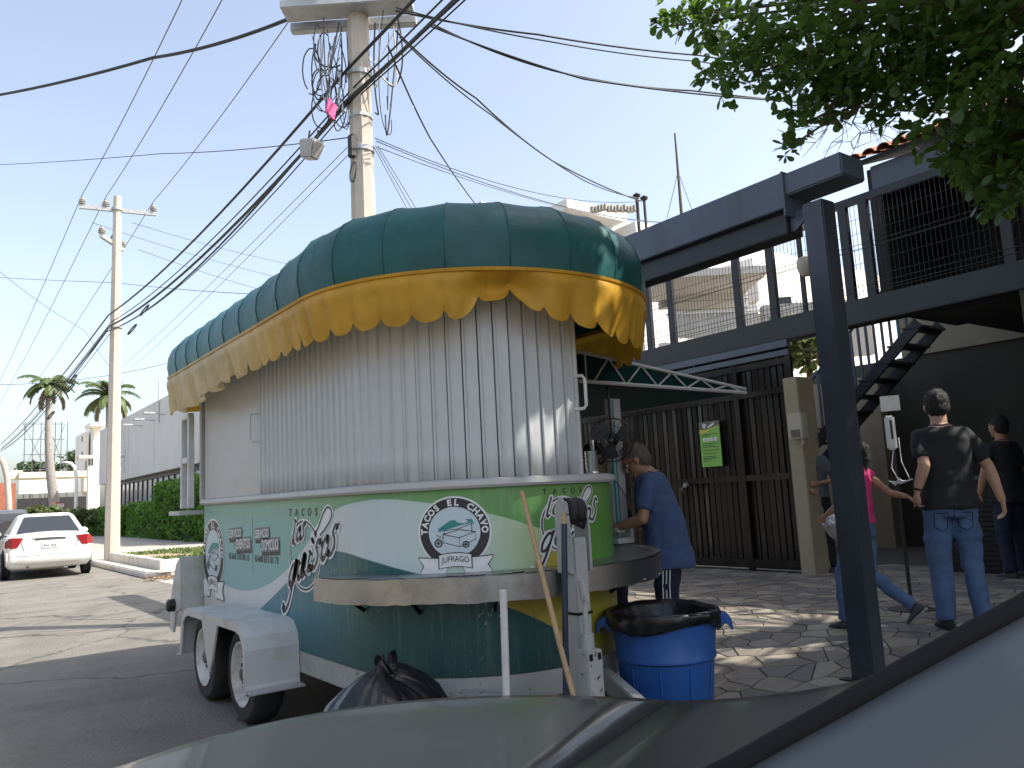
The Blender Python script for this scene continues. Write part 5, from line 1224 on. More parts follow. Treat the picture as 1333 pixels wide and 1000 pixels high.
# customer in dark clothes and cap
person('person in black top and dark cap at the counter behind the drinking glass', (4.36, 4.76, gz(4.36)), math.radians(100), .96,
       dict(lean=.12, LE=(-.25, .04, 1.10), LW=(-.16, .27, 1.05), RE=(.25, .06, 1.10), RW=(.14, .28, 1.05), LK=(-.10, .02, .47), LA=(-.10, -.02, .085), RK=(.10, .02, .47), RA=(.11, -.02, .085), face=(.2, 1, -.25), hup=(0, .25, 1)),
       'skin_tan', 'cloth_black', 'cloth_navy', 'sneaker', 'hair_dark', hair='cap', sleeve=1.5, top_name='jacket')
# man in black T-shirt and jeans walking away, holding the girl's hand
HJ = at(1192, 652, 5.75)
mloc = Vector((5.98, 2.86, gz(6))); mrz = math.radians(-52); msc = 1.0
iv = Matrix.Rotation(-mrz, 3, 'Z')
hl = iv @ (HJ-mloc)/msc
ml = lambda x, y, d: tuple(iv @ (at(x, y, d)-mloc)/msc)
person('man in black T-shirt and blue jeans walking away hand in hand with the girl', mloc, mrz, msc,
       dict(LE=ml(1203, 606, 5.72), LW=ml(1194, 640, 5.74), RE=ml(1286, 606, 5.78), RW=ml(1305, 652, 5.72), LK=(-.10, .03, .48), LA=(-.10, .02, .085), RK=(.11, .06, .48), RA=(.12, -.06, .095), RT=(.1, 1, -.1), LT=(-.1, 1, 0), face=(.12, 1, -.05), hem=.86, Rc=.6, Lc=.9, LHd=(-.3, .0, -1), LHn=(1, .2, 0), RHd=(.1, .12, -1)),
       'skin_light', 'cloth_black', 'jeans', 'cloth_black', 'hair_dark', sleeve=.70)
# girl in pink
gl = at(1121, 700, 5.95); gsc = .84
gloc = Vector((gl.x, gl.y, gz(gl.x))); grz = math.radians(5); iv = Matrix.Rotation(-grz, 3, 'Z'); gh = iv @ (HJ-gloc)/gsc
person('girl in pink top and blue leggings mid-stride beyond the carport post', gloc, grz, gsc,
       dict(RE=tuple(Vector((.17, 0, 1.36)).lerp(gh, .52)+Vector((0, 0, -.05))), RW=tuple(Vector((.17, 0, 1.36)).lerp(gh, .86)), RHd=tuple(gh-Vector((.17, 0, 1.36))), RHn=(0, 1, 0), LE=(-.16, .06, 1.12), LW=(-.14, .24, 1.0), LK=(-.07, .17, .50), LA=(-.07, .20, .085),
            RK=(.08, -.02, .47), RA=(.10, -.34, .22), RT=(.0, .8, -.8), face=(0, 1, -.1), Rc=.7),
       'skin_tan', 'pink', 'jeans', 'sneaker', 'hair_dark', hair='long', girl=True, sleeve=.35, top_name='vest', bottom_name='leggings')
# masked woman by the gate post, silver bag in her arms
def mask_extras(o, T3, body):
    mb = MB(); mb.loft([[T3(x*.062, .098-.05*x*x+b, z) for x in np.linspace(-1, 1, 9)] for z, b in ((-.015, 0), (-.04, .018), (-.075, .014), (-.098, -.004))], cap=False, closed=False); mb.build('face_mask', 'white_plastic', o, smooth='all')
wl_ = at(1068, 700, 9.6)
person('person in grey top with white face mask standing beside the beige gate post', (wl_.x, wl_.y, gz(wl_.x)), math.radians(125), .97,
       dict(LE=(-.24, .08, 1.12), LW=(-.05, .25, 1.10), RE=(.24, .06, 1.10), RW=(.08, .26, 1.02), LK=(-.10, .03, .47), LA=(-.10, 0, .085), RK=(.10, .02, .47), RA=(.11, 0, .085), face=(0, 1, -.2), hup=(0, .2, 1)),
       'skin_tan', 'cloth_grey', 'cloth_black', 'sneaker', 'hair_dark', hair='long', girl=True, sleeve=.8, extras=mask_extras)
bgp = at(1092, 692, 7.5)
mb = MB(); rings = []
for t, r in ((0, .02), (.08, .09), (.3, .13), (.6, .12), (.85, .07), (1, .02)): rings.append(ell_ring(bgp+Vector((.16*(t-.5), -.12*(t-.5), .34*(.5-t))), r*1.1, r*.7, 16))
mb.loft(rings); tag(solidify(mb, 'shoulder_bag', 'silver_cloth', None, .008, 3, .012, 14), 'shiny silver cloth bag held beside the carport post', 'bag')
rl_ = at(1312, 640, 8.3)
person('person in dark clothes standing in the shade beyond the man in black', (rl_.x, rl_.y, gz(rl_.x)), math.radians(-20), .97,
       dict(LE=(-.26, .02, 1.13), LW=(-.28, .10, .90), RE=(.26, .02, 1.13), RW=(.28, .10, .90), LK=(-.10, .03, .47), LA=(-.10, 0, .085), RK=(.10, .02, .47), RA=(.11, 0, .085)),
       'skin_tan', 'cloth_black', 'cloth_navy', 'sneaker', 'hair_dark', sleeve=.7)
# sanitiser / thermometer stand
sp_ = at(1160, 560, 6.8); sx_, sy_ = sp_.x, sp_.y; gz_ = gz(sx_)
ss_ = thing('sanitiser_stand', 'slim stand carrying a white thermometer unit and small notice', 'stand', (sx_, sy_, gz_))
fdir = (CAMLOC-Vector((sx_, sy_, 1.4))); fdir.z = 0; fdir.normalize(); rdir = Vector((-fdir.y, fdir.x, 0))
def SB(mb, u0, u1, v0, v1, z0, z1):
    T = Matrix(((rdir.x, fdir.x, 0, sx_), (rdir.y, fdir.y, 0, sy_), (0, 0, 1, 0), (0, 0, 0, 1))); mb.box(u0, u1, v0, v1, z0, z1, T=T)
mb = MB(); SB(mb, -.015, .015, -.015, .015, gz_, 1.80); mb.build('pole', 'black_plastic', ss_)
mb = MB(); mb.lathe([(.18, 0), (.18, .02), (.02, .03)], (sx_, sy_, gz_), 24); mb.build('base', 'black_plastic', ss_)
zc = at(1157, 560, 6.8).z
mb = MB(); SB(mb, -.045, .035, .016, .07, zc-.17, zc+.12); un = mb.build('thermometer', 'white_plastic', ss_, bevel=.015)
mb = MB(); SB(mb, -.005, .012, .0705, .0725, zc-.08, zc+.08); mb.build('display', 'dark_glass', un)
mb = MB(); SB(mb, -.06, .09, .02, .03, zc+.16, zc+.29); mb.build('notice', 'sign_white', ss_)
mb = MB(); q0 = Vector((sx_, sy_, zc-.17))+fdir*.04
mb.tube([q0, q0+Vector((0, 0, -.15))-rdir*.03, q0+Vector((0, 0, -.27))+rdir*.02, q0+Vector((0, 0, -.26))+rdir*.10, q0+Vector((0, 0, -.1))+rdir*.05, q0+Vector((0, 0, .1))+rdir*.05], .004, 5)
for k in range(5): mb.tube([q0+Vector((0, 0, -.26-.01*k))-rdir*(.06-.01*k), q0+Vector((0, 0, -.285+.012*k))+rdir*.02, q0+Vector((0, 0, -.25-.008*k))+rdir*(.12-.02*k)], .005, 5)
mb.build('cable', 'white_plastic', ss_)
# counter desk with shutter front in the passage
dk = thing('desk', 'dark slatted reception desk inside the stair passage', 'desk', (9.6, 4.2, .27))
mb = MB(); mb.box(9.3, 9.9, 3.25, 4.75, .27, 1.28); mb.build('carcass', 'dark_wall', dk)
for k in range(18): mb = MB(); mb.box(9.285, 9.299, 3.27, 4.73, .32+k*.052, .36+k*.052); mb.build('slat', 'beam_dark', dk)
mb = MB(); mb.box(9.25, 9.95, 3.2, 4.8, 1.28, 1.32); mb.build('worktop', 'beam_paint', dk, bevel=.005)

# ================================================================== POLES AND WIRES
def oct_pole(mb, x, y, z0, z1, r0, r1, rot=PI/8):
    mb.loft([[(x+(r0+(r1-r0)*t)*math.cos(rot+2*PI*k/8)*(1.0 if k % 2 else 1.0), y+(r0+(r1-r0)*t)*math.sin(rot+2*PI*k/8), z0+(z1-z0)*t) for k in range(8)] for t in (0, .25, .5, .75, 1)])
def insulator(name, parent, p, s=1.0):
    mb = MB(); mb.lathe([(.02, -.12), (.02, 0), (.10, 0), (.115, .03), (.06, .06), (.11, .07), (.12, .10), (.06, .13), (.09, .14), (.095, .17), (.04, .21), (.05, .24), (.001, .25)], p, 14, cap=False)
    mb.v = [tuple(Vector(p)+(Vector(v)-Vector(p))*s) for v in mb.v]; mb.build(name, 'ceramic', parent, smooth=True)
# far pole
LX, LY = 4.42, 25.6
lp = thing('power_pole', 'tall concrete power pole with two crossarms behind the white sedan', 'power pole', (LX, LY, .13), 'concrete power poles')
mb = MB(); oct_pole(mb, LX, LY, .05, 10.95, .215, .115); mb.build('shaft', 'pole_concrete', lp)
cz = 10.55
ca, cb = Vector((LX-1.0, LY+.25, cz)), Vector((LX+1.05, LY-.25, cz-.05))
mb = MB(); mb.bar(ca, cb, .10, .12); mb.build('crossarm', 'galv', lp)
mb = MB(); ca2, cb2 = Vector((LX-.55, LY-.75, 9.42)), Vector((LX+.35, LY+1.0, 9.62)); mb.bar(ca2, cb2, .10, .12); mb.build('crossarm', 'galv', lp)
PH_ = [ca.lerp(cb, .04)+Vector((0, 0, .08)), ca.lerp(cb, .34)+Vector((0, 0, .08)), ca.lerp(cb, .96)+Vector((0, 0, .08))]
for p in PH_: insulator('insulator', lp, p, .9)
for t in (.03, .55, .97): insulator('insulator', lp, ca2.lerp(cb2, t)+Vector((0, 0, .08)), .9)
mb = MB(); mb.lathe([(.16, -.04), (.16, .04)], (LX, LY, 10.55), 12); mb.lathe([(.19, -.03), (.19, .03)], (LX, LY, 6.9), 12); mb.build('clamp', 'galv', lp)
# near pole
MX, MY = 4.42, 8.98
np_ = thing('power_pole', 'concrete power pole rising behind the trailer awning under a tangle of cables', 'power pole', (MX, MY, .12), 'concrete power poles')
mb = MB(); oct_pole(mb, MX, MY, .05, 11.2, .185, .115); mb.build('shaft', 'pole_concrete', np_)
pl0, pl1 = at(398, 8, 10.6), at(520, 40, 9.4)
mb = MB(); T = Matrix.Translation((MX, MY, 7.72)) @ Matrix.Rotation(math.radians(-38), 4, 'Z'); mb.box(-.95, .75, -.32, .02, .05, .16, T=T); mb.box(-.95, .75, .12, .24, .0, .12, T=T); mb.build('platform', 'galv', np_, bevel=.01)
mb = MB(); mb.lathe([(.28, 0), (.30, .06), (.30, .85), (.26, .92), (.1, .95)], T @ Vector((-.55, -.1, .18)), 24); tr = mb.build('transformer', 'galv', np_, smooth=True)
mb = MB()
for k in range(9): mb.box(.30+k*.05, .325+k*.05, -.30, -.05, .17, .75, T=T)
mb.box(.28, .75, -.28, -.07, .2, .72, T=T); mb.build('cooling_fins', 'galv', np_)
mb = MB(); mb.lathe([(.16, -.03), (.16, .03)], (MX, MY, 6.95), 12); mb.lathe([(.155, -.02), (.155, .02)], (MX, MY, 6.35), 12); mb.lathe([(.165, -.03), (.165, .03)], (MX, MY, 5.9), 12); mb.build('clamp', 'galv', np_)
mb = MB()
for k in range(15): mb.tube([Vector((MX-.17, MY-.08, 5.55))+Vector((.04*math.sin(2*PI*t/12+k)*.4, .11*math.cos(2*PI*t/12), .13*math.sin(2*PI*t/12)))*(1+.01*k) for t in range(13)], .004, 4) if k < 3 else None
mb.build('cable_coil', 'cable', np_)
mb = MB(); mb.box(MX-.21, MX-.13, MY-.12, MY-.02, 5.75, 6.05); mb.build('splice_box', 'cable', np_, bevel=.01)
# tangle of loose cable ends
tg = thing('cable_tangle', 'messy tangle of looping cables hanging round the near pole top', 'cables', (MX, MY, 6.3))
rn = random.Random(21)
for k in range(26):
    mb = MB(); sd_ = -1 if k % 3 else 1
    a = Vector((MX+sd_*rn.uniform(.05, .75)*.8, MY-sd_*rn.uniform(.0, .5), 7.65+rn.uniform(-.15, .1))); b = Vector((MX+sd_*rn.uniform(.02, .35), MY-sd_*rn.uniform(0, .25), 6.3+rn.uniform(0, .9)))
    lw = min(a.z, b.z)-rn.uniform(.1, .7); c1 = a.lerp(b, .3)+Vector((rn.uniform(-.25, .25), rn.uniform(-.2, .2), 0)); c1.z = lw+.2; c2 = a.lerp(b, .7)+Vector((rn.uniform(-.25, .25), rn.uniform(-.2, .2), 0)); c2.z = lw
    pts = []
    for t in np.linspace(0, 1, 16): pts.append((1-t)**3*a+3*t*(1-t)**2*c1+3*t*t*(1-t)*c2+t**3*b)
    mb.tube(pts, rn.choice([.006, .008, .011]), 5); mb.build('cable', rn.choice(['cable', 'cable', 'cable_thin', 'galv']), tg)
for k in range(11):
    mb = MB(); c = Vector((MX-.38+rn.gauss(0, .16), MY+.25+rn.gauss(0, .15), 6.95+rn.uniform(-.35, .55))); ra, rb_ = rn.uniform(.05, .16), rn.uniform(.18, .40); a0 = rn.uniform(0, 6.28); span_ = rn.uniform(3.0, 6.6); tl = rn.uniform(-.4, .4)
    mb.tube([c+CR*(ra*math.cos(a0+span_*t/18))+Vector((0, 0, rb_*math.sin(a0+span_*t/18)+tl*.2*t/18))+_h*rn.uniform(-.005, .005) for t in range(19)], rn.choice([.006, .008, .009]), 5); mb.build('cable', rn.choice(['cable', 'cable', 'cable_thin']), tg)
mb = MB(); q = at(431, 142, 9.3); mb.box(-.075, .075, -.01, .01, -.10, .10, T=Matrix.Translation(q) @ Matrix.Rotation(.5, 4, 'Z') @ Matrix.Rotation(.3, 4, 'Y')); tag(mb.build('cable_tag', 'pink_tag'), 'small pink tag clipped to the cable bundle by the near pole', 'tag')
# hanging junction box
jc = at(405, 194, 10.2); JT = Matrix.Translation(jc) @ Matrix.Rotation(math.radians(20), 4, 'Z') @ Matrix.Rotation(.25, 4, 'X')
jb = thing('junction_box', 'pale grey junction box hanging from the thick cable bundle', 'junction box', jc-Vector((0, 0, .16)))
mb = MB(); hw_ = [(-.10, -.14), (.10, -.14), (.10, .14), (-.10, .14)]
mb.loft([[JT @ Vector((x*k, y*k, z)) for x, y in hw_] for z, k in ((-.13, .72), (.07, 1.0), (.11, .95))]); mb.build('housing', 'ceramic', jb, bevel=.015)
for dy in (-.08, .08): mb = MB(); mb.tube([JT @ Vector((0, dy, .10)), JT @ Vector((0, dy, .24))], .012, 6); mb.build('hanger', 'cable', jb)

WG = 'overhead wires along the street'
def wire(label, pts, r, m='cable', group=WG, n=5):
    mb = MB(); mb.tube(pts, r, n); return tag(mb.build('overhead_wire', m, smooth='all', fixn=False), label, 'wire', group)
def span(*P, s=.3): 
    out = []
    for a, b in zip(P, P[1:]): out += sag(a, b, s, 12)[(1 if out else 0):]
    return out
# three primary conductors: far poles - far pole - near pole - overhead towards the viewer
for i, p in enumerate(PH_):
    q = p+Vector((0, 0, .32)); dx = q.x-LX
    wire(['thin high-voltage wire on the road-end insulator of the top crossarm', 'thin high-voltage wire on the top crossarm insulator nearest the pole shaft', 'thin high-voltage wire on the house-end insulator of the top crossarm'][i], span((LX+dx, 70, 9.6), (q.x, q.y, q.z), (MX+dx*1.0, MY, 10.95), (MX+dx, -12, 10.9), s=.25), .011, 'cable_thin', 'high-voltage wires')
# thick communication cables along the street
CL = ['uppermost thick cable of the street bundle, nearly taut', 'thin cable just beneath the uppermost street cable', 'thickest cable in the middle of the street bundle', 'thinnest slack cable of the street bundle', 'lowest sagging cable of the street bundle']
for k, (dx, zf, zn, ze, s_, r) in enumerate(((-.20, 7.25, 6.95, 7.15, .28, .022), (-.12, 7.05, 6.72, 7.0, .32, .012), (-.16, 6.92, 6.55, 6.85, .36, .026), (-.05, 6.85, 6.62, 6.92, .45, .010), (-.24, 6.75, 6.50, 6.80, .50, .018))):
    wire(CL[k], span((LX+dx, 66, zf-.6), (LX+dx, LY, zf), (MX+dx, MY, zn), (MX+dx-.1, -9, ze+.5), s=s_), r, 'cable', 'communication cables along the street')
# slack loops clipped on the bundle
for (x, y, d) in ((188, 404, 21), (172, 429, 22), (95, 494, 38), (92, 505, 40), (66, 541, 55)):
    c = at(x, y, d); R_ = d*.013
    mb = MB(); mb.tube([c+Vector((.25*R_*math.cos(2*PI*t/16), R_*1.5*math.sin(2*PI*t/16), .28*R_*math.cos(2*PI*t/16+.6))) for t in range(17)],   .0009*d, 5); tag(mb.build('cable_coil', 'cable'), 'oval coil of slack cable tied on the street cables', 'cable coil', 'slack cable coils on the street cables')
def W_(label, ends, r, m='cable', s=.15, group=None):
    P = [at(*e) for e in ends]; wire(label, span(*P, s=s), r, m, group)
NP = (467, 120, 10.2)
W_('thick twisted cable leaving the near pole top over the road', [(415, 8, 10.5), (200, 75, 13), (-80, 135, 17)], .026, s=.1)
W_('thin wire crossing the street from the near pole clamp', [(462, 178, 10.3), (210, 200, 16), (-60, 216, 24)], .008, s=.05)
W_('faint wire crossing the street below the far pole crossarms', [(-60, 357, 40), (150, 368, 34), (330, 383, 26)], .012, 'cable_thin', s=.05)
for k, (a, b) in enumerate((((120, 290, 26), (560, 400, 30)), ((172, 290, 25.5), (560, 372, 30)), ((180, 325, 25.5), (560, 425, 30)))):
    W_('faint service wire leaving the lower crossarm of the far pole', [a, b], .009, 'cable_thin', .3, 'service wires off the far pole')
for k, (a, b) in enumerate((((452, 192, 10.2), (150, 485, 30)), ((455, 200, 10.2), (170, 480, 30)))):
    W_('fine twin wire running down behind the trailer awning', [a, b], .005, 'cable_thin', .1, 'fine twin wires behind the awning')
W_('faint wire hanging low at the left roadside', [(-40, 320, 30), (110, 430, 36), (180, 520, 40)], .010, 'cable_thin', .2)
W_('faint wires crossing behind the far pole', [(-40, 500, 40), (230, 470, 40)], .014, 'cable_thin', .4)
G2 = 'drop wires to the houses'
W_('black drop wire from near pole to the leafy tree, upper pair', [(515, 14, 9.8), (700, 45, 10), (910, 72, 11), (1100, 95, 12)], .013, s=.03, group=G2)
W_('black drop wire from near pole to the leafy tree, upper pair', [(515, 10, 9.8), (720, 55, 10), (910, 80, 11), (1100, 104, 12)], .010, s=.03, group=G2)
W_('black drop wire from near pole to the leafy tree, lower pair', [(560, 30, 9.6), (720, 92, 9.8), (900, 118, 10.4), (1300, 150, 12)], .012, s=.05, group=G2)
W_('black drop wire from near pole to the leafy tree, lower pair', [(560, 34, 9.6), (760, 103, 9.8), (1000, 130, 10.6), (1300, 146, 12)], .012, s=.03, group=G2)
W_('black drop wire from near pole to the roof stub pole', [(515, 40, 9.8), (620, 128, 11), (720, 210, 13.5), (835, 262, 17)], .013, s=.05, group=G2)
W_('black drop wire from near pole to the roof stub pole', [(520, 48, 9.8), (640, 150, 11), (760, 235, 14), (832, 258, 17)], .010, s=.05, group=G2)
W_('single black wire dropping steeply to the little chimney', [(505, 60, 9.7), (560, 180, 12), (624, 272, 19)], .012, s=.05)
for k, (a, b, m_) in enumerate((((488, 180, 10.2), (836, 262, 17), .30), ((490, 184, 10.2), (900, 290, 17), .3), ((492, 192, 10.2), (860, 290, 18), .2))):
    W_('thin wire from the near pole clamp to the white houses', [a, b], .006, 'cable' if k < 2 else 'cable_thin', m_, 'thin wires to the white houses')
for k in range(3): W_('fine stay wire slanting down behind the awning', [(486+k*3, 190, 10.3), (545+k*7, 300, 14)], .005, 'cable_thin', .0, 'fine stay wires behind the awning')

# ================================================================== VEHICLES DOWN THE STREET
def car(name, label, cat, loc, rz, paint, sedan=True, sc=1.0):
    o = local_thing(name, label, cat, loc, rz); o.scale = (sc, sc, sc)
    # y: 0 = tail, forward +y
    def sec(y, w, z0, z1, crown=.04, n=9):
        P = [(-w*.90, y, z0), (-w*.98, y, z0+.08), (-w, y, (z0+z1)*.5), (-w*.985, y, z1-.12), (-w*.93, y, z1-.035)]
        top = [(-w*.80+2*w*.80*k/(n-1), y, z1+crown*(1-((k-(n-1)/2)/((n-1)/2))**2)) for k in range(n)]
        return P+top+[(-x, yy, z) for x, yy, z in P[::-1]]+[(w*.5, y, z0-.02), (-w*.5, y, z0-.02)]
    h = 1.0 if sedan else 1.12
    if sedan: S = [(0.0, .70, .42, .90), (.02, .765, .36, .935), (.06, .805, .30, .955), (.14, .83, .25, .97), (.40, .84, .23, .985), (.80, .85, .21, .97), (1.6, .855, .20, .94), (2.6, .855, .20, .93), (3.2, .85, .20, .90), (3.9, .80, .22, .78), (4.2, .72, .27, .66), (4.32, .60, .34, .55)]
    else: S = [(0, .78, .40, .9), (.04, .86, .36, 1.05), (.12, .88, .34, 1.12), (.8, .90, .32, 1.12), (2.8, .90, .32, 1.10), (3.4, .88, .34, 1.05), (4.2, .84, .38, .98), (4.4, .76, .42, .8)]
    mb = MB(); mb.loft([sec(*s) for s in S]); bd = mb.build('body', paint, o, smooth=True)
    if sedan: G = [(.945, .40, 3.05, .76), (1.08, .60, 2.75, .70), (1.22, .80, 2.45, .635), (1.36, .99, 2.18, .57), (1.42, 1.12, 2.0, .50), (1.435, 1.3, 1.85, .40)]
    else: G = [(1.08, .06, 3.1, .84), (1.3, .12, 2.85, .80), (1.55, .22, 2.6, .75), (1.68, .30, 2.5, .70), (1.72, .5, 2.3, .55)]
    def gring(z, y0, y1, w):
        c = .12; return [(-w+c*.5, y0, z), (w-c*.5, y0, z), (w, y0+c, z), (w, y1-c, z), (w-c*.5, y1, z), (-w+c*.5, y1, z), (-w, y1-c, z), (-w, y0+c, z)]
    mb = MB(); mb.loft([gring(*g) for g in G]); cab = mb.build('cabin', paint, o, smooth=True, bevel=.015)
    def gi(z):
        for a, b in zip(G, G[1:]):
            if a[0] <= z <= b[0]: t = (z-a[0])/(b[0]-a[0]); return [a[k]+(b[k]-a[k])*t for k in range(4)]
        return G[-1]
    zb, zt = (.985, 1.365) if sedan else (1.16, 1.58)
    zs = np.linspace(zb, zt, 6)
    mb = MB(); mb.loft([[(x*(gi(z)[3]-.105), gi(z)[1]-.012, z) for x in np.linspace(-1, 1, 7)] for z in zs], cap=False, closed=False); mb.build('rear_window', 'dark_glass', o, smooth='all')
    mb = MB(); mb.loft([[(x*(gi(z)[3]-.09), gi(z)[2]+.012, z) for x in np.linspace(-1, 1, 7)] for z in zs], cap=False, closed=False); mb.build('windscreen', 'dark_glass', o, smooth='all')
    for s_ in (-1, 1):
        for ya, yb_ in ((.10, .47), (.50, .93)):
            mb = MB(); mb.loft([[(s_*(gi(z)[3]+.006), gi(z)[1]+.10+(gi(z)[2]-gi(z)[1]-.25)*t, z) for t in np.linspace(ya, yb_, 4)] for z in zs], cap=False, closed=False); mb.build('side_window', 'dark_glass', o, smooth='all')
        wr = .30 if sedan else .36
        for y in (.78, 3.40):
            mb = MB(); mb.lathe([(wr+.05, -.02), (wr+.05, .015), (.02, .015)], (s_*.845 if sedan else s_*.885, y, wr), 28, 'x', cap=False); mb.build('wheel_arch', 'gap_black', o)
            wheel_local('wheel', o, wr, .19, 'galv', (s_*.80 if sedan else s_*.83, y, wr), s_)
        mb = MB()
        if sedan:
            mb.prism([(.52, .915), (.73, .925), (.73, .70), (.63, .70), (.565, .80)], lambda x, z: (s_*x, -.014, z), lambda x, z: (s_*x, .10, z))
            mb.prism([(.73, .925), (.80, .90), (.852, .83), (.856, .71), (.73, .70)], lambda x, z: (s_*x, -.014+(x-.73)*1.05, z), lambda x, z: (s_*x, .26, z))
        else: mb.prism([(.66, 1.08), (.82, 1.08), (.84, .78), (.68, .78)], lambda x, z: (s_*x, .0, z), lambda x, z: (s_*(x+.012), .14, z))
        mb.build('tail_light', 'tail_red', o)
        mb = MB(); mb.sphere((s_*.93*1.0, 2.35, .98), (.10, .06, .07), 12, 8); mb.build('mirror', paint, o, smooth='all')
        mb = MB(); mb.box(s_*.845-.02, s_*.845+.02, 1.15, 1.30, .84, .865); mb.box(s_*.845-.02, s_*.845+.02, 2.1, 2.25, .84, .865); mb.build('door_handle', paint, o, bevel=.006)
        for y in (1.12, 1.95):
            mb = MB(); mb.box(s_*.853-.004, s_*.853+.004, y, y+.008, .3, .93); mb.build('door_gap', 'gap_black', o)
    if sedan:
        mb = MB(); mb.loft([[(x, -.006, z) for x in np.linspace(-.30, .30, 7)] for z in (.842, .875)], cap=False, closed=False); mb.tube([(-.36, .0, .885), (0, -.01, .895), (.36, .0, .885)], .014, 6); mb.build('boot_trim', 'lug', o)
        mb = MB(); mb.box(-.16, .16, -.022, .01, .66, .80); pt_ = mb.build('number_plate', 'plate', o, bevel=.006)
        mb = MB()
        for k in range(7):
            if k != 3: mb.box(-.125+k*.036, -.100+k*.036, -.0245, -.0225, .695+.008*(k % 2), .75-.006*(k % 3))
        mb.build('plate_characters', 'logo_grey', pt_)
        mb = MB(); mb.loft([[(x, -.05+.10*abs(x/.8)**3+(.05 if z in (.33, .64) else 0), z) for x in np.linspace(-.82, .82, 11)] for z in (.33, .36, .50, .60, .64)], cap=False, closed=False); mb.build('bumper', paint, o, smooth='all')
        mb = MB(); mb.tube([(-.42, .02, .27), (-.42, .5, .27)], .028, 10); mb.tube([(.3, .3, .24), (-.3, .4, .24)], .09, 10); mb.build('exhaust', 'lug', o)
        mb = MB(); mb.tube([(-.50, -.006, .925), (-.545, -.006, .80), (-.50, -.006, .635), (-.40, -.006, .61), (.40, -.006, .61), (.50, -.006, .635), (.545, -.006, .80), (.50, -.006, .925)], .006, 4); mb.build('boot_gap', 'lug', o)
        mb = MB(); mb.tube([(x, -.052+.10*abs(x/.8)**3, .52) for x in np.linspace(-.80, .80, 11)], .005, 4); mb.build('bumper_line', 'lug', o)
        mb = MB(); mb.box(-.14, .14, .62, .66, 1.01, 1.03); mb.build('brake_lamp', 'tail_red', o)
    else:
        mb = MB(); mb.box(-.8, .8, -.06, .02, .42, .62); mb.build('bumper', 'gap_black', o, bevel=.03)
        mb = MB(); mb.lathe([(.34, -.1), (.36, -.06), (.36, .05), (.1, .06)], (.1, -.02, .95), 24, 'y'); mb.build('spare_wheel', 'rubber', o, smooth=True)
    return o
rc_ = onz(66, 752, 0)
car('sedan', 'white four-door sedan with red tail lights driving by the far kerb', 'car', (rc_.x-.05, rc_.y-.2, 0), math.radians(-1.5), 'car_white', True, 1.06)
sv = onz(18, 722, 0); car('suv', 'dark blue-grey SUV ahead of the white sedan', 'car', (sv.x-.3, sv.y, 0), 0, 'car_dark', False, 1.05)

# ================================================================== STREET BUILDINGS, LEFT
wb = thing('commercial_building', 'long white commercial building with deep blank fascia above strip windows', 'building', (13, 55, .1))
BXF = 11.0; zf0, zf1 = 3.72, 7.95; yN, yF = 30.0, 69.6
mb = MB(); mb.box(BXF, 24, yN, yF, zf0, zf1); mb.build('fascia', 'white_wall', wb)
mb = MB(); mb.box(BXF+.6, 23.8, yN, yF-.6, .1, zf0); mb.build('wall', 'grey_plaster', wb)
y = yN+.2
k = 0
while y < yF-1.4:
    mb = MB(); mb.box(BXF+.50, BXF+.58, y+.08, y+1.30, .5, zf0-.25); w_ = mb.build('window', 'shop_glass', wb)
    mb = MB(); mb.box(BXF+.44, BXF+.56, y-.06, y+.06, .3, zf0-.02); mb.build('mullion', 'wire_dark', w_)
    y += 1.38
mb = MB(); mb.box(BXF+.40, BXF+.6, yN, yF-.6, zf0-.26, zf0-.005); mb.build('window_head', 'wire_dark', wb)
for yy in (36, 43.5, 51, 58.5): mb = MB(); mb.box(BXF-.012, BXF, yy, yy+.03, zf0, zf1); mb.build('panel_joint', 'grey_plaster', wb)
for (x, y) in ((202, 548), (186, 555), (215, 540)):
    p = onx(x, y, BXF); mb = MB(); mb.tube([p, p+Vector((-.9, -.2, .1))], .03, 6); mb.box(p.x-1.2, p.x-.8, p.y-.4, p.y, p.z, p.z+.12); mb.build('flood_lamp', 'galv', wb)
p = onx(208, 515, BXF); mb = MB(); mb.tube([(BXF-.03, p.y, p.z+.9), (BXF-.03, p.y, p.z-1.6)], .05, 6); mb.build('down_pipe', 'grey_plaster', wb)
p = onx(160, 595, BXF-.02); d = Decal(lambda x, y, off: Vector((BXF-.015-off, p.y+1.2-x*2.4, p.z-1+y*2.6)))
d.disc('logo_pale', .002, .35, .6, .32, .22, n=24); d.disc('logo_pale', .002, .35, .25, .26, .18, n=24); d.line('logo_pale', .002, [(.7, .0), (.75, .5), (.62, 1.0)], .06); d.build('painted_sign', wb)

def leaf_cloud(pts, size, nleaf, rn, asp=.55, droop=0.0):
    """numpy: leaf quads (folded pairs) scattered about pts"""
    V = []; Fc = []
    for c in pts:
        for _ in range(nleaf):
            s_ = size*rn.uniform(.7, 1.3); a = rn.uniform(0, 6.28); e = rn.uniform(-1.2, .8)-droop
            d = Vector((math.cos(a)*math.cos(e), math.sin(a)*math.cos(e), math.sin(e))); u = d.cross(Vector((rn.uniform(-1, 1), rn.uniform(-1, 1), 1))).normalized(); n = u.cross(d)
            o = len(V); V += [c, c+d*s_*.45+u*s_*asp*.5-n*s_*.08, c+d*s_*.85+u*s_*asp*.38-n*s_*.06, c+d*s_, c+d*s_*.85-u*s_*asp*.38-n*s_*.06, c+d*s_*.45-u*s_*asp*.5-n*s_*.08]
            Fc += [(o, o+1, o+2, o+3), (o, o+3, o+4, o+5)]
    return V, Fc
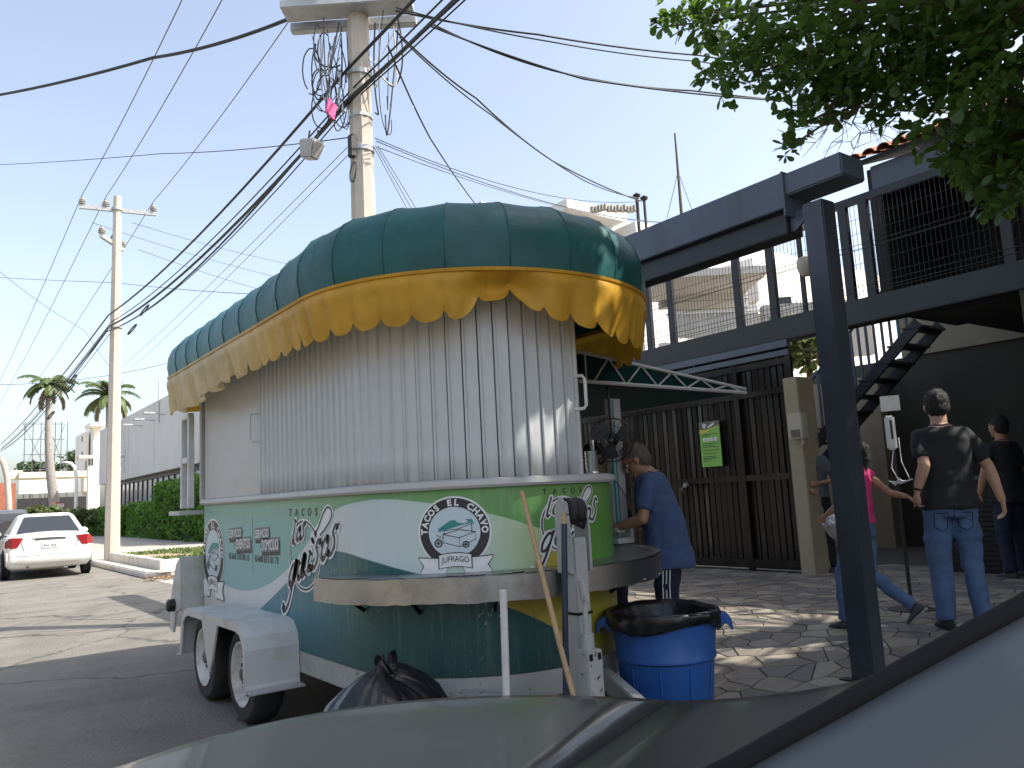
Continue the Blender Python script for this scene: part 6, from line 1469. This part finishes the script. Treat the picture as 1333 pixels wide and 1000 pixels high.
def hedge(label, x0, x1, y0, y1, z1, seed, dens=26):
    rn = random.Random(seed); o = thing('hedge', label, 'hedge', ((x0+x1)/2, (y0+y1)/2, .13))
    mb = MB(); mb.box(x0+.12, x1-.12, y0+.12, y1-.12, .1, z1-.12); mb.build('branches', 'hedge_core', o)
    pts = []; A = 2*(y1-y0)*(z1)+(x1-x0)*(y1-y0)+2*(x1-x0)*z1
    for _ in range(int(A*dens)):
        f = rn.random()*A
        if f < (y1-y0)*z1: p = (x0, rn.uniform(y0, y1), rn.uniform(.15, z1))
        elif f < (y1-y0)*z1+(x1-x0)*(y1-y0): p = (rn.uniform(x0, x1), rn.uniform(y0, y1), z1)
        else: p = (rn.uniform(x0, x1), y0 if rn.random() < .8 else y1, rn.uniform(.15, z1))
        q = mnoise.noise(Vector(p)*1.3)*.16+rn.gauss(0, .05); pts.append(Vector(p)+Vector((q, q, q*.8)))
    V, Fc = leaf_cloud(pts, .17, 4, rn, .6); mb = MB(); mb.add(V, Fc); tag(mb.build('foliage', 'hedge_leaf', o, fixn=False), kind='stuff')
hz0 = onz(250, 703, .13)
hedge('tall clipped green hedge along the white commercial building', 9.0, 10.4, 31.5, 41.5, 2.75, 1, 34)
hedge('shorter clipped hedge between tall hedge and far pole', 9.2, 10.4, 42.5, 49, 1.9, 2, 26)
hedge('low dark hedge by the car park entrance', 9.0, 10.6, 50, 64, 1.75, 3, 18)

# white and cream houses far down the street
def windows(root, wins, m='dark_glass'):
    for (x0, x1, y0, y1, z0, z1) in wins: mb = MB(); mb.box(x0, x1, y0, y1, z0, z1); mb.build('window', m, root)
D1 = 92.0
c0 = at(106, 640, D1)
h1 = thing('townhouse', 'narrow white townhouse with cream balcony beyond the commercial building', 'house', (c0.x+3, c0.y+3, 0))
def HB(root, name, m, xa, ya, xb, yb, D, dep=4.0):
    """box whose front face spans the given picture rectangle at distance D and faces down the street"""
    a, b = at(xa, ya, D), at(xb, yb, D); mb = MB(); x0, x1 = min(a.x, b.x), max(a.x, b.x); y = (a.y+b.y)/2; mb.box(x0, x1, y, y+dep, min(a.z, b.z), max(a.z, b.z)); return mb.build(name, m, root)
HB(h1, 'wall', 'white_plaster', 104, 690, 118, 562, D1, 6); HB(h1, 'wall', 'white_plaster', 117, 690, 134, 552, D1-1, 6); HB(h1, 'balcony', 'cream_wall', 102, 597, 124, 592, D1-3, 2); HB(h1, 'wall', 'cream_wall', 108, 640, 126, 618, D1-3, 4); HB(h1, 'parapet', 'white_plaster', 117, 555, 140, 549, D1-2, 4)
for a in ((106, 575, 108, 568), (106, 595, 108, 588), (111, 612, 113, 600), (115, 610, 117, 598), (119, 606, 122, 597)): HB(h1, 'window', 'dark_glass', *a, D1-1.5, .2)
cw = thing('car_wash_building', 'low white building with long blank sign fascia and dark open bays', 'building', (at(60, 690, 70).x, at(60, 690, 70).y, 0))
HB(cw, 'fascia', 'white_plaster', 22, 644, 110, 622, 70, .8); HB(cw, 'bay', 'dark_wall', 18, 700, 120, 645, 73, .4); HB(cw, 'side_wall', 'terracotta', -8, 690, 22, 628, 73, 1)
HB(cw, 'upper_wall', 'cream_wall', 22, 624, 128, 611, 80, 5); HB(cw, 'roof_hut', 'cream_wall', 12, 624, 30, 612, 79, 3); HB(cw, 'wall', 'white_plaster', 112, 700, 124, 606, 71, 1)
for x in (42, 52, 62, 98): HB(cw, 'column', 'beam_dark', x-1, 692, x+1, 643, 69.5, .25)
sg = thing('car_wash_sign', 'small leaning CAR WASH sign board beyond the sedan', 'sign', (at(75, 690, 58).x, at(75, 690, 58).y, 0))
HB(sg, 'board', 'sign_maroon', 65, 664, 85, 653, 58, .1); HB(sg, 'lower_board', 'sign_white', 64, 677, 85, 664.3, 58, .1); HB(sg, 'leg', 'galv', 64, 700, 65, 677, 58, .1); HB(sg, 'leg', 'galv', 83, 700, 84, 677, 58, .1)
a = at(67, 661.5, 57.9); b = at(83, 661, 57.9); vs, fs = txt_fit('CAR WASH', (b-a).length, bold=.02, h=.32)
mb = MB(); u = (b-a).normalized(); mb.add([a+u*x+Vector((0, 0, z)) for x, z in vs], fs); mb.build('lettering', 'sign_white', sg, fixn=False)
mb = MB()
for k, (w0, w1) in enumerate(((67, 80), (67, 77), (67, 82))):
    p, q = at(w0, 667+k*3, 57.9), at(w1, 667+k*3, 57.9); mb.bar(p, q, .02, .06)
mb.build('small_print', 'logo_grey', sg)
# lattice hoarding frames
for (xa, xb, D, lab) in ((30, 62, 110, 'bare lattice hoarding frame left of the leaning palm'), (62, 86, 108, 'bare lattice hoarding frame right of the leaning palm')):
    f = thing('hoarding_frame', lab, 'hoarding', (at((xa+xb)/2, 640, D).x, at(60, 640, D).y, 0)); 
    for x in np.linspace(xa, xb, 4):
        a, b = at(x, 640, D), at(x, 548, D); mb = MB(); mb.bar((a.x, a.y, 0), (a.x, a.y, b.z), .10); mb.build('upright', 'cable_thin', f)
    for y in (552, 572, 592, 612):
        a, b = at(xa, y, D), at(xb, y, D); mb = MB(); mb.bar((a.x, a.y, a.z), (b.x, a.y, a.z), .08); mb.build('rail', 'cable_thin', f)
    a, b, c, d_ = at(xa, 552, D), at(xb, 612, D), at(xb, 552, D), at(xa, 612, D); mb = MB(); mb.bar((a.x, a.y, a.z), (b.x, a.y, b.z), .07); mb.bar((c.x, a.y, c.z), (d_.x, a.y, d_.z), .07); mb.build('brace', 'cable_thin', f)
# curved lamp posts
def lamp_post(label, pts, D, r, m):
    P = [at(x, y, D) for x, y in pts]; y = P[0].y; P = [Vector((p.x, y, p.z)) for p in P]; o = thing('street_lamp', label, 'street lamp', (P[0].x, y, 0)); P[0].z = 0.0
    mb = MB(); mb.tube(P, [r*1.3]+[r]*(len(P)-1), 10); mb.build('mast', m, o, smooth='all'); mb = MB(); e = P[-1]; mb.sphere(e, (.35, .18, .10), 12, 8); mb.build('lamp_head', 'galv', o, smooth='all')
lamp_post('beige curved street lamp mast left of the car wash', [(12, 700), (12, 650), (10, 620), (5, 602), (-4, 592), (-18, 588)], 48, .17, 'pole_concrete')
lamp_post('slim white street lamp with short bent arm', [(99, 692), (100, 650), (101, 620), (99, 608), (94, 603), (86, 602)], 60, .13, 'white_plaster')
tp = at(1, 673, 52); ts = thing('stop_sign', 'red stop sign at the left roadside', 'sign', (tp.x, tp.y, 0))
mb = MB(); mb.lathe([(.36, -.01), (.36, .01)], tp, 8, 'y'); mb.build('plate', 'stop_red', ts); mb = MB(); mb.tube([(tp.x, tp.y+.03, 0), (tp.x, tp.y+.03, tp.z)], .04, 6); mb.build('post', 'galv', ts)
vs, fs = txt_fit('ALTO', .5, bold=.02, h=.2); mb = MB(); mb.add([(tp.x-.25+x, tp.y-.02, tp.z-.1+z) for x, z in vs], fs); mb.build('lettering', 'sign_white', ts, fixn=False)

# palms
def palm(label, base_px, top_px, D, lean, nf, L, seed, crown_r):
    rn = random.Random(seed); b = at(*base_px, D); t = at(*top_px, D); b = Vector((b.x, b.y, 0)); t = Vector((t.x, b.y, t.z))
    o = thing('palm_tree', label, 'palm', b); mb = MB(); P = [b.lerp(t, k/10)+Vector((lean*math.sin(PI*k/10), 0, 0)) for k in range(11)]
    mb.tube(P, [.42-.02*k for k in range(11)], 12); mb.build('trunk', 'palm_bark', o, smooth='all')
    mb = MB(); mb.tube([t, t+Vector((0, 0, 1.5))], [.28, .16], 10); mb.build('crown_shaft', 'palm_leaf', o, smooth='all')
    t = t+Vector((0, 0, 1.0))
    for k in range(nf):
        a = 2*PI*k/nf*2.4+rn.uniform(-.3, .3); el = rn.uniform(-.35, 1.25); mb = MB(); Lf = L*rn.uniform(.85, 1.1); d = Vector((math.cos(a), math.sin(a), 0))
        P = []; p = t.copy(); e = el
        for j in range(13): P.append(p.copy()); p += (d*math.cos(e)+Vector((0, 0, math.sin(e))))*(Lf/12); e -= .115+.05*(j/12)
        mb.tube(P, [.05*(1-j/14) for j in range(13)], 5); s_ = d.cross(Vector((0, 0, 1)))
        for j in range(1, 12):
            for q in range(4):
                pp = P[j].lerp(P[j+1], q/4); ll = L*.20*math.sin(PI*(j+1)/14)**.6*rn.uniform(.85, 1.1)
                for sg_ in (-1, 1):
                    dr = (s_*sg_*.85+(P[j+1]-P[j]).normalized()*.45+Vector((0, 0, -.35-.25*rn.random()))).normalized(); w = (P[j+1]-P[j]).normalized()*.05
                    mb.add([pp-w, pp+w, pp+dr*ll*.6+w*.7+Vector((0, 0, -.02)), pp+dr*ll+Vector((0, 0, -.12*ll)), pp+dr*ll*.6-w*.7], [(0, 1, 2, 3, 4)])
        mb.build('frond', 'palm_leaf' if el > -.2 else 'palm_dry', o, fixn=False)
palm('tall palm with leaning grey trunk and dry lower fronds', (78, 700), (66, 516), 62, -.3, 26, 2.3, 5, 2)
palm('shorter palm with fuller crown half hidden by the far pole', (142, 700), (146, 527), 75, 0, 26, 3.1, 8, 2)
# far trees behind the car wash and bushes before it
def bush(label, px, D, r, seed, n=60, m='leaf_dark', name='bush', base=None):
    rn = random.Random(seed); c = at(*px, D); o = thing(name, label, 'bush' if name == 'bush' else 'tree', (c.x, c.y, 0 if base is None else base)); pts = []
    for _ in range(n):
        v = Vector((rn.gauss(0, 1), rn.gauss(0, 1), rn.gauss(0, 1))).normalized(); pts.append(c+Vector((v.x*r[0], v.y*r[0], v.z*r[1]))*rn.uniform(.5, 1))
    V, Fc = leaf_cloud(pts, r[0]*.30, 7, rn, .6); mb = MB(); mb.add(V, Fc); tag(mb.build('foliage', m, o, fixn=False), kind='stuff')
    mb = MB(); mb.tube([(c.x, c.y, 0 if base is None else base), c], [.12*r[0]**.5, .06], 8); mb.build('trunk', 'bark', o); return o
for k, (px, D, r) in enumerate((((98, 598), 120, (2.0, 1.6)), ((88, 607), 125, (1.6, 1.2)), ((40, 608), 130, (1.6, 1.0)), ((60, 608), 130, (1.5, .9)), ((32, 608), 132, (1.3, .9)), ((72, 609), 131, (1.0, .8)))):
    bush('small dark tree on the skyline behind the hoarding frames', px, D, r, 40+k, 50, 'leaf_dark', 'tree')['group'] = 'small skyline trees'
for k, (x, w) in enumerate(((44, 1.0), (56, 1.1), (68, .9), (96, 1.0), (106, 1.0))):
    bush('yellow-green roadside shrub beyond the sedan', (x, 672 if x < 80 else 674), 50, (w, .6), 60+k, 60, 'palm_leaf')['group'] = 'roadside shrubs beyond the sedan'

# ================================================================== UNSEEN OTHER SIDE OF THE STREET, HOUSES ADDED TO BLOCK SKY LIGHT
sheet('pavement_opposite', -12.5, -9.0, -40, 120, .12, 'concrete').name = 'pavement'
def occluder_house(label, x0, x1, y0, y1, h, m, face):
    o = thing('house', label, 'house', ((x0+x1)/2, (y0+y1)/2, 0)); bx_ = lambda n, mm, *a: (lambda q: (q.box(*a), q.build(n, mm, o)))(MB())
    bx_('wall', m, x0, x1, y0, y1, 0, h); bx_('parapet', 'white_plaster', x0-.15, x1+.15, y0-.15, y1+.15, h, h+.35)
    n = int(((y1-y0) if face == 'x' else (x1-x0))/3.2)
    for k in range(n):
        for z in ([1.0] if h < 5 else [1.0, 4.1]):
            if face == 'x': yy = y0+1.2+k*3.2; bx_('window', 'dark_glass', x1, x1+.05, yy, yy+1.5, z, z+1.5); bx_('window_sill', 'concrete', x1, x1+.14, yy-.1, yy+1.6, z-.1, z)
            else: xx = x0+1.2+k*3.2; bx_('window', 'dark_glass', xx, xx+1.5, y1, y1+.05, z, z+1.5); bx_('window_sill', 'concrete', xx-.1, xx+1.6, y1, y1+.14, z-.1, z)
occluder_house('cream two storey house across the street from the trailer', -24, -13, -6, 7, 6.8, 'cream_wall', 'x')
occluder_house('grey two storey house across the street beside the cream one', -24, -13, 8.5, 22, 6.4, 'grey_plaster', 'x')
occluder_house('low beige house across the street beyond the grey one', -24, -13.5, 24, 44, 3.9, 'beige_wall', 'x')
occluder_house('grey corner house across the street behind the parked car', -24, -13, -24, -8, 6.6, 'grey_plaster', 'x')
occluder_house('beige house on the patio side behind the parked car', 3.5, 16, -26, -14, 6.2, 'beige_wall', 'y')
# ================================================================== WHITE HOUSES BEHIND THE GATE
wh = thing('white_house', 'white plaster house with flat roof seen above the trailer awning', 'house', (16, 17, 0))
def bx(root, name, m, x0, x1, y0, y1, z0, z1): mb = MB(); mb.box(x0, x1, y0, y1, z0, z1); return mb.build(name, m, root, bevel=.01)
zt_ = Zat(760, 275, 13.6)
a = at(705, 285, 20); b = at(930, 300, 20)
bx(wh, 'wall', 'white_plaster', 13.0, 22, 14.4, 20, 0, at(780, 272, 20).z)
bx(wh, 'roof_slab', 'white_plaster', 12.2, 14.2, 13.9, 20, at(725, 288, 20).z, at(725, 274, 20).z)
bx(wh, 'wall', 'grey_plaster', 12.6, 13.1, 14.2, 19, 0, at(725, 289, 20).z)
ch = at(628, 270, 21); bx(wh, 'chimney', 'pole_concrete', ch.x-.14, ch.x+.14, ch.y-.14, ch.y+.14, ch.z-2.5, ch.z+.10)
# broken parapet brickwork
mb = MB(); rn = random.Random(6)
for k in range(14): 
    p = at(772+k*4.2, 268+rn.uniform(-1, 3), 19.2); mb.box(p.x-.06, p.x+.06, p.y-.05, p.y+.05, p.z-.12, p.z+.02)
mb.build('parapet_rubble', 'concrete', wh)
wh2 = thing('balcony_house', 'white house with balustrade balcony seen through the wire fence', 'house', (14.5, 8.5, 0))
D2 = 15.0
def F2(name, m, xa, ya, xb, yb, D, dep=.3):
    a, b = at(xa, ya, D), at(xb, yb, D); x0, x1 = min(a.x, b.x), max(a.x, b.x); y0, y1 = min(a.y, b.y), max(a.y, b.y)
    mb = MB(); d = Vector((_h.x, _h.y, 0)).normalized()*dep
    z0, z1 = min(a.z, b.z), max(a.z, b.z); A_, B_ = (Vector((a.x, a.y, 0)), Vector((b.x, b.y, 0)))
    mb.add([A_+Vector((0, 0, z0)), B_+Vector((0, 0, z0)), B_+d+Vector((0, 0, z0)), A_+d+Vector((0, 0, z0)), A_+Vector((0, 0, z1)), B_+Vector((0, 0, z1)), B_+d+Vector((0, 0, z1)), A_+d+Vector((0, 0, z1))], [(0, 1, 2, 3), (4, 5, 6, 7), (0, 1, 5, 4), (1, 2, 6, 5), (2, 3, 7, 6), (3, 0, 4, 7)])
    return mb.build(name, m, wh2)
wq = [ony(830, 330, 13.6), ony(1150, 322, 13.6)]; bx(wh2, 'wall', 'white_plaster', wq[0].x, wq[1].x, 13.6, 16, 0, ony(1000, 326, 13.6).z); bx(wh2, 'wall', 'white_plaster', ony(985, 400, 12.2).x, ony(1150, 400, 12.2).x, 12.2, 13.6, 0, ony(1060, 352, 12.2).z)
F2('canopy', 'grey_plaster', 860, 362, 1000, 345, 16.6, 2.2)
F2('canopy', 'grey_plaster', 860, 400, 985, 362, 18.6, .3)
for k in range(5): F2('louvre', 'white_wall', 872, 372+k*11, 975, 377+k*11, 18.3, .1)
for k in range(22): F2('baluster', 'white_plaster', 873+k*6.2, 440, 875.4+k*6.2, 407, 17.0, .1)
F2('handrail', 'white_plaster', 868, 408, 1012, 403, 17.0, .12); F2('plinth', 'white_plaster', 860, 460, 1020, 438, 17.0, .2)
F2('shaded_wall', 'grey_plaster', 1000, 470, 1130, 388, 16.5, .2); F2('window', 'dark_glass', 1010, 400, 1030, 386, 18.8, .1); pass
# roof poles and mast
for lab, pts, r in (('thin steel stub pole on the white roof carrying drop wires', ((833, 312), (832, 254)), .035), ('thinner stub pole beside the wired one on the white roof', ((842, 306), (838, 258)), .03)):
    a, b = at(*pts[0], 17.2), at(*pts[1], 17.2); mb = MB(); mb.tube([(a.x, a.y, a.z-1), (a.x, a.y, b.z)], r, 8); mb.lathe([(.07, 0), (.09, .05), (.02, .1)], (a.x, a.y, b.z), 10); tag(mb.build('stub_pole', 'cable', smooth=True), lab, 'pole')
a, b = at(889, 300, 18), at(885, 165, 18); ms = thing('antenna_mast', 'slender guyed antenna mast above the carport gutter', 'mast', (a.x, a.y, a.z-1))
mb = MB(); mb.tube([(a.x, a.y, a.z-1), (a.x, a.y, b.z)], [.05, .02], 8); mb.build('mast', 'bark', ms)
for x in (868, 905): 
    c = at(x, 285, 18.3); mb = MB(); mb.tube([(a.x, a.y, a.z+(b.z-a.z)*.6), c], .008, 4); mb.build('guy_wire', 'cable_thin', ms)
bush('leafy green shrub glimpsed beyond the stair handrail', (1050, 448), 16, (.8, .6), 77, 70, 'palm_leaf', 'bush')

# ================================================================== SHADE TREE
def shade_tree():
    rn = random.Random(12); tb = Vector((7.6, -1.2, gz(7.6)))
    o = thing('shade_tree', 'broad leafy shade tree with rounded glossy leaves overhanging the carport', 'tree', tb)
    lumps = [(884, 18, 6.6, .20), (868, 35, 6.6, .10), (920, 18, 6.5, .26), (945, 75, 6.2, .22), (930, 105, 6.2, .16), (960, 30, 6.3, .34), (985, 95, 6.0, .28), (1000, 45, 5.9, .42), (1030, 105, 5.8, .26), (1047, 135, 5.7, .16), (1040, 165, 5.7, .10), (1022, 195, 5.6, .08),
             (1060, 50, 5.7, .44), (1085, 105, 5.5, .28), (1075, 135, 5.5, .14), (1120, 45, 5.5, .50), (1130, 110, 5.3, .32), (1180, 50, 5.2, .50), (1195, 105, 5.1, .30), (1240, 60, 5.2, .5), (1262, 130, 5.0, .42),
             (1268, 185, 4.9, .20), (1280, 215, 4.8, .14), (1300, 70, 5.0, .5), (1315, 150, 4.8, .45), (1290, 215, 4.8, .22), (1318, 215, 4.7, .26), (1310, 250, 4.7, .16), (1345, 240, 4.6, .25), (1350, 120, 4.7, .5)]
    centers = [(at(x, y, d), r) for x, y, d, r in lumps]
    # the rest of the crown, out of the picture to the right and overhead
    for _ in range(900):
        p = Vector((rn.uniform(1.6, 11.5), rn.uniform(-5.0, 3.2), rn.uniform(4.3, 7.6)))
        e = ((p.x-6.6)/4.9)**2+((p.y+.9)/3.9)**2+((p.z-5.9)/1.75)**2
        if e > 1 or e < .12: continue
        q = proj(p)
        if q[2] > 0 and -60 < q[0] < 1400 and -70 < q[1] < 1000: continue
        if any((p-g0-sd*((p-g0).dot(sd))).length < .62 for g0 in (Vector((5.25, 4.35, .22)), Vector((5.6, 4.2, .25)), Vector((5.0, 4.0, .2)))): continue  # gaps shaped into the unseen crown so sun patches reach the patio
        centers.append((p, rn.uniform(.32, .55)))
    # limbs
    mb = MB(); fork = tb+Vector((-.3, .4, 2.6)); mb.tube([tb, tb+Vector((.05, .1, 1.2)), fork], [.30, .24, .22], 14); mb.build('trunk', 'bark', o, smooth='all')
    hubs = [fork+Vector(v) for v in ((-1.3, 1.4, 1.9), (-2.4, -.2, 1.9), (.8, 1.8, 1.9), (1.6, -.8, 2.2), (-.4, -1.8, 2.2), (-.9, 2.4, 1.7), (-3.0, 1.2, 2.4))]
    for hb_ in hubs:
        mb = MB(); mid = fork.lerp(hb_, .5)+Vector((rn.uniform(-.2, .2), rn.uniform(-.2, .2), .2)); mb.tube([fork, mid, hb_], [.13, .09, .055], 8); mb.build('limb', 'bark', o, smooth='all')
    tw = MB()
    for c, r in centers:
        hb_ = min(hubs, key=lambda h: (h-c).length); m_ = hb_.lerp(c, .55)+Vector((rn.uniform(-.15, .15), rn.uniform(-.15, .15), .12)); tw.tube([hb_, m_, c], [.028, .016, .006], 5)
    for (x, y, x2, y2) in ((1105, 130, 1070, 185), (1110, 130, 1085, 190), (1120, 135, 1110, 195), (1090, 130, 1060, 165), (1150, 140, 1120, 180), (1175, 140, 1150, 175), (1130, 130, 1140, 180), (1160, 100, 1200, 150)):
        a, b = at(x, y, 5.4), at(x2, y2, 5.4); P = [a]; 
        for k in range(1, 6): P.append(a.lerp(b, k/5)+Vector((rn.uniform(-.04, .04), rn.uniform(-.04, .04), rn.uniform(-.03, .03))))
        tw.tube(P, [.006, .005, .004, .003, .003, .002], 4)
        for k in range(1, 6):
            for _ in range(2): tw.tube([P[k], P[k]+Vector((rn.uniform(-.15, .15), rn.uniform(-.15, .15), rn.uniform(-.12, .04)))], [.003, .0015], 3)
    tag(tw.build('twigs', 'bark', o), kind='stuff')
    # rosettes of rounded leaves
    leaves = []
    for c, r in centers:
        inview = False; q = proj(c); inview = q[2] > 0 and -100 < q[0] < 1450 and q[1] > -120
        nn = int((330 if inview else 70)*(r/.4)**2.0)+8
        k = 0
        while k < nn:
            v = Vector((rn.gauss(0, 1), rn.gauss(0, 1), rn.gauss(0, 1))).normalized()*r*rn.random()**.45*1.08; tip = c+Vector((v.x, v.y, v.z*.85)); ax = (v.normalized()+Vector((0, 0, .5))).normalized()
            for j in range(5):
                a = 2*PI*j/5+rn.uniform(-.5, .5); s1 = ax.cross(Vector((0, 0, 1)) if abs(ax.z) < .9 else Vector((1, 0, 0))).normalized(); s2 = ax.cross(s1); d = (s1*math.cos(a)+s2*math.sin(a))*.9+ax*rn.uniform(.1, .7)+Vector((0, 0, -.15)); d.normalize()
                leaves.append((tip, d, (.088 if inview else .20)*rn.uniform(.45, 1.3), inview)); k += 1
    lm = MB(); prof = [(0, 0), (.25, .10), (.55, .26), (.82, .30), (1.0, .14), (1.03, 0)]
    lm.add([(t, w, -.10*t*t+.06*w) for t, w in prof]+[(t, -w, -.10*t*t+.06*w) for t, w in prof[1:-1]]+[(.5, 0, -.05)], [(0, 1, 2, 10), (10, 2, 3, 4, 5), (0, 10, 6+1, 6)[::1], (10, 5, 9, 8, 7)])
    lo = lm.build('leaf', 'leaf', fixn=False); LEAF = lo.data; bpy.data.objects.remove(lo)
    base = np.array([v.co[:] for v in LEAF.vertices]); pf = [tuple(p.vertices) for p in LEAF.polygons]
    leaves.sort(key=lambda L: (0 if L[3] else 1, proj(L[0])[2] if L[3] else 0)); n_single = 300
    vs = []; fs = []; idx = 0
    inv = [L for L in leaves if L[3]]; singles = set(id(L) for L in inv[:n_single])
    for L in leaves:
        tip, d, s_, iv = L; up = Vector((rn.uniform(-.6, .6), rn.uniform(-.6, .6), 1)); y_ = up.cross(d).normalized(); z_ = d.cross(y_)
        if id(L) in singles:
            q = bpy.data.objects.new('leaf', LEAF); COL.objects.link(q); q.parent = o; R_ = Matrix((d, y_, z_)).transposed(); q.matrix_local = Matrix.Translation(tip-WL[o.name]) @ R_.to_4x4() @ Matrix.Scale(s_, 4)
        else:
            A = base*s_; B = A @ np.array([d[:], y_[:], z_[:]])+np.array(tip[:])
            vs.append(B); fs += [tuple(i+idx for i in f) for f in pf]; idx += len(base)
    mb = MB(); mb.v = [tuple(p) for p in np.concatenate(vs)]; mb.f = fs; mb.mi = [0]*len(fs)
    tag(mb.build('crown', 'leaf', o, fixn=False), kind='stuff')
    print('leaves', len(leaves), 'in view', len(inv))
shade_tree()

# ================================================================== THE CAR THE VIEWER SITS IN (bonnet, wing, screen corner)
oc = thing('parked_car', 'dusty grey parked car whose bonnet faces the trailer draw-bar', 'car', (1.0, 1.0, 0))
def surf(name, m, rows, parent=oc, thick=.02, smooth='all'):
    mb = MB(); n = len(rows[0]); mb.loft(rows, cap=False, closed=False); o = mb.build(name, m, parent, smooth=smooth, fixn=False)
    md = o.modifiers.new('t', 'SOLIDIFY'); md.thickness = thick; md.offset = -1; return o
sil = [(60, 1042), (120, 1020), (180, 1000), (240, 979), (300, 961), (370, 945), (430, 933), (500, 923), (560, 917), (640, 913), (720, 912), (800, 915), (868, 920)]
inn = [(60+k*51, 1060) for k in range(13)]
rows = []
for t in (0, .03, .12, .3, .55, .8, 1.0):
    row = []
    for (x, y), (x2, y2) in zip(sil, inn): row.append(onz(x+(x2-x)*t, y+5+(y2-y)*t, .955+.040*t))
    rows.append(row)
rows.insert(0, [p+Vector((ray(*q).x, ray(*q).y, 0)).normalized()*.03+Vector((0, 0, -.045)) for p, q in zip(rows[0], sil)])
rows.insert(0, [p+Vector((0, 0, -.20)) for p in rows[0]])
surf('bonnet', 'hood_paint', rows)
ws = [(872, 921), (930, 919), (985, 915), (1050, 907), (1110, 896), (1180, 876), (1250, 850)]; wi = [(676, 1060), (760, 1060), (850, 1060), (950, 1060), (1030, 1060), (1130, 1050), (1250, 1000)]
rows = []
for t in (0, .04, .15, .4, .7, 1.0): rows.append([onz(x+(x2-x)*t, y+5+(y2-y)*t, .951+.040*t) for (x, y), (x2, y2) in zip(ws, wi)])
rows.insert(0, [p+Vector((.02, .02, -.05)) for p in rows[0]]); rows.insert(0, [p+Vector((0, 0, -.2)) for p in rows[0]])
surf('wing', 'hood_paint', rows)
gp_ = [onz(868-168*t, 925+84*t, .957+.030*t) for t in np.linspace(0, 1.15, 8)]; mb = MB(); mb.tube(gp_, .0065, 6); mb.build('shut_line', 'gap_black', oc)
seal = [(900, 1030), (960, 1000), (1020, 966), (1100, 922), (1180, 876), (1260, 832), (1333, 793), (1400, 752)]
P = [at(x, y, .80+.0*(i)) for i, (x, y) in enumerate(seal)]
mb = MB(); mb.tube(P, .014, 10); mb.build('screen_seal', 'gap_black', oc, smooth='all')
tr0 = [at(x+6, y+12, .79) for x, y in seal]; tr1 = [at(x+60, y+90, .70) for x, y in seal]; tr2 = [at(x+140, y+330, .58) for x, y in seal]
mb = MB(); mb.loft([tr0, [a.lerp(b, .4)+Vector((0, 0, .006)) for a, b in zip(tr0, tr1)], tr1, tr2], cap=False, closed=False); tq = mb.build('corner_trim', 'trim_grey', oc, smooth='all', fixn=False); md = tq.modifiers.new('t', 'SOLIDIFY'); md.thickness = .006
# unseen trees added across the street to hold back sky light
for k, (x, y, h_, r_) in enumerate(((-10.6, -3, 4.6, 2.3), (-10.8, 6, 5.0, 2.6), (-10.5, 15, 4.4, 2.2), (-10.8, 27, 4.8, 2.5))):
    rn = random.Random(90+k); c = Vector((x, y, h_)); o = thing('street_tree', ['round street tree before the cream house', 'tall round street tree between the cream and grey houses', 'small round street tree before the grey house', 'round street tree before the low beige house'][k], 'tree', (x, y, .12))
    pts = []
    for _ in range(260):
        v = Vector((rn.gauss(0, 1), rn.gauss(0, 1), rn.gauss(0, 1))).normalized(); pts.append(c+Vector((v.x*r_, v.y*r_, v.z*r_*.8))*rn.uniform(.55, 1))
    V_, F_ = leaf_cloud(pts, .42, 8, rn, .6); mb = MB(); mb.add(V_, F_); tag(mb.build('crown', 'leaf_dark', o, fixn=False), kind='stuff')
    mb = MB(); mb.tube([(x, y, .1), (x+.1, y, h_*.6), (x, y, h_)], [.16, .12, .05], 8); mb.build('trunk', 'bark', o, smooth='all')
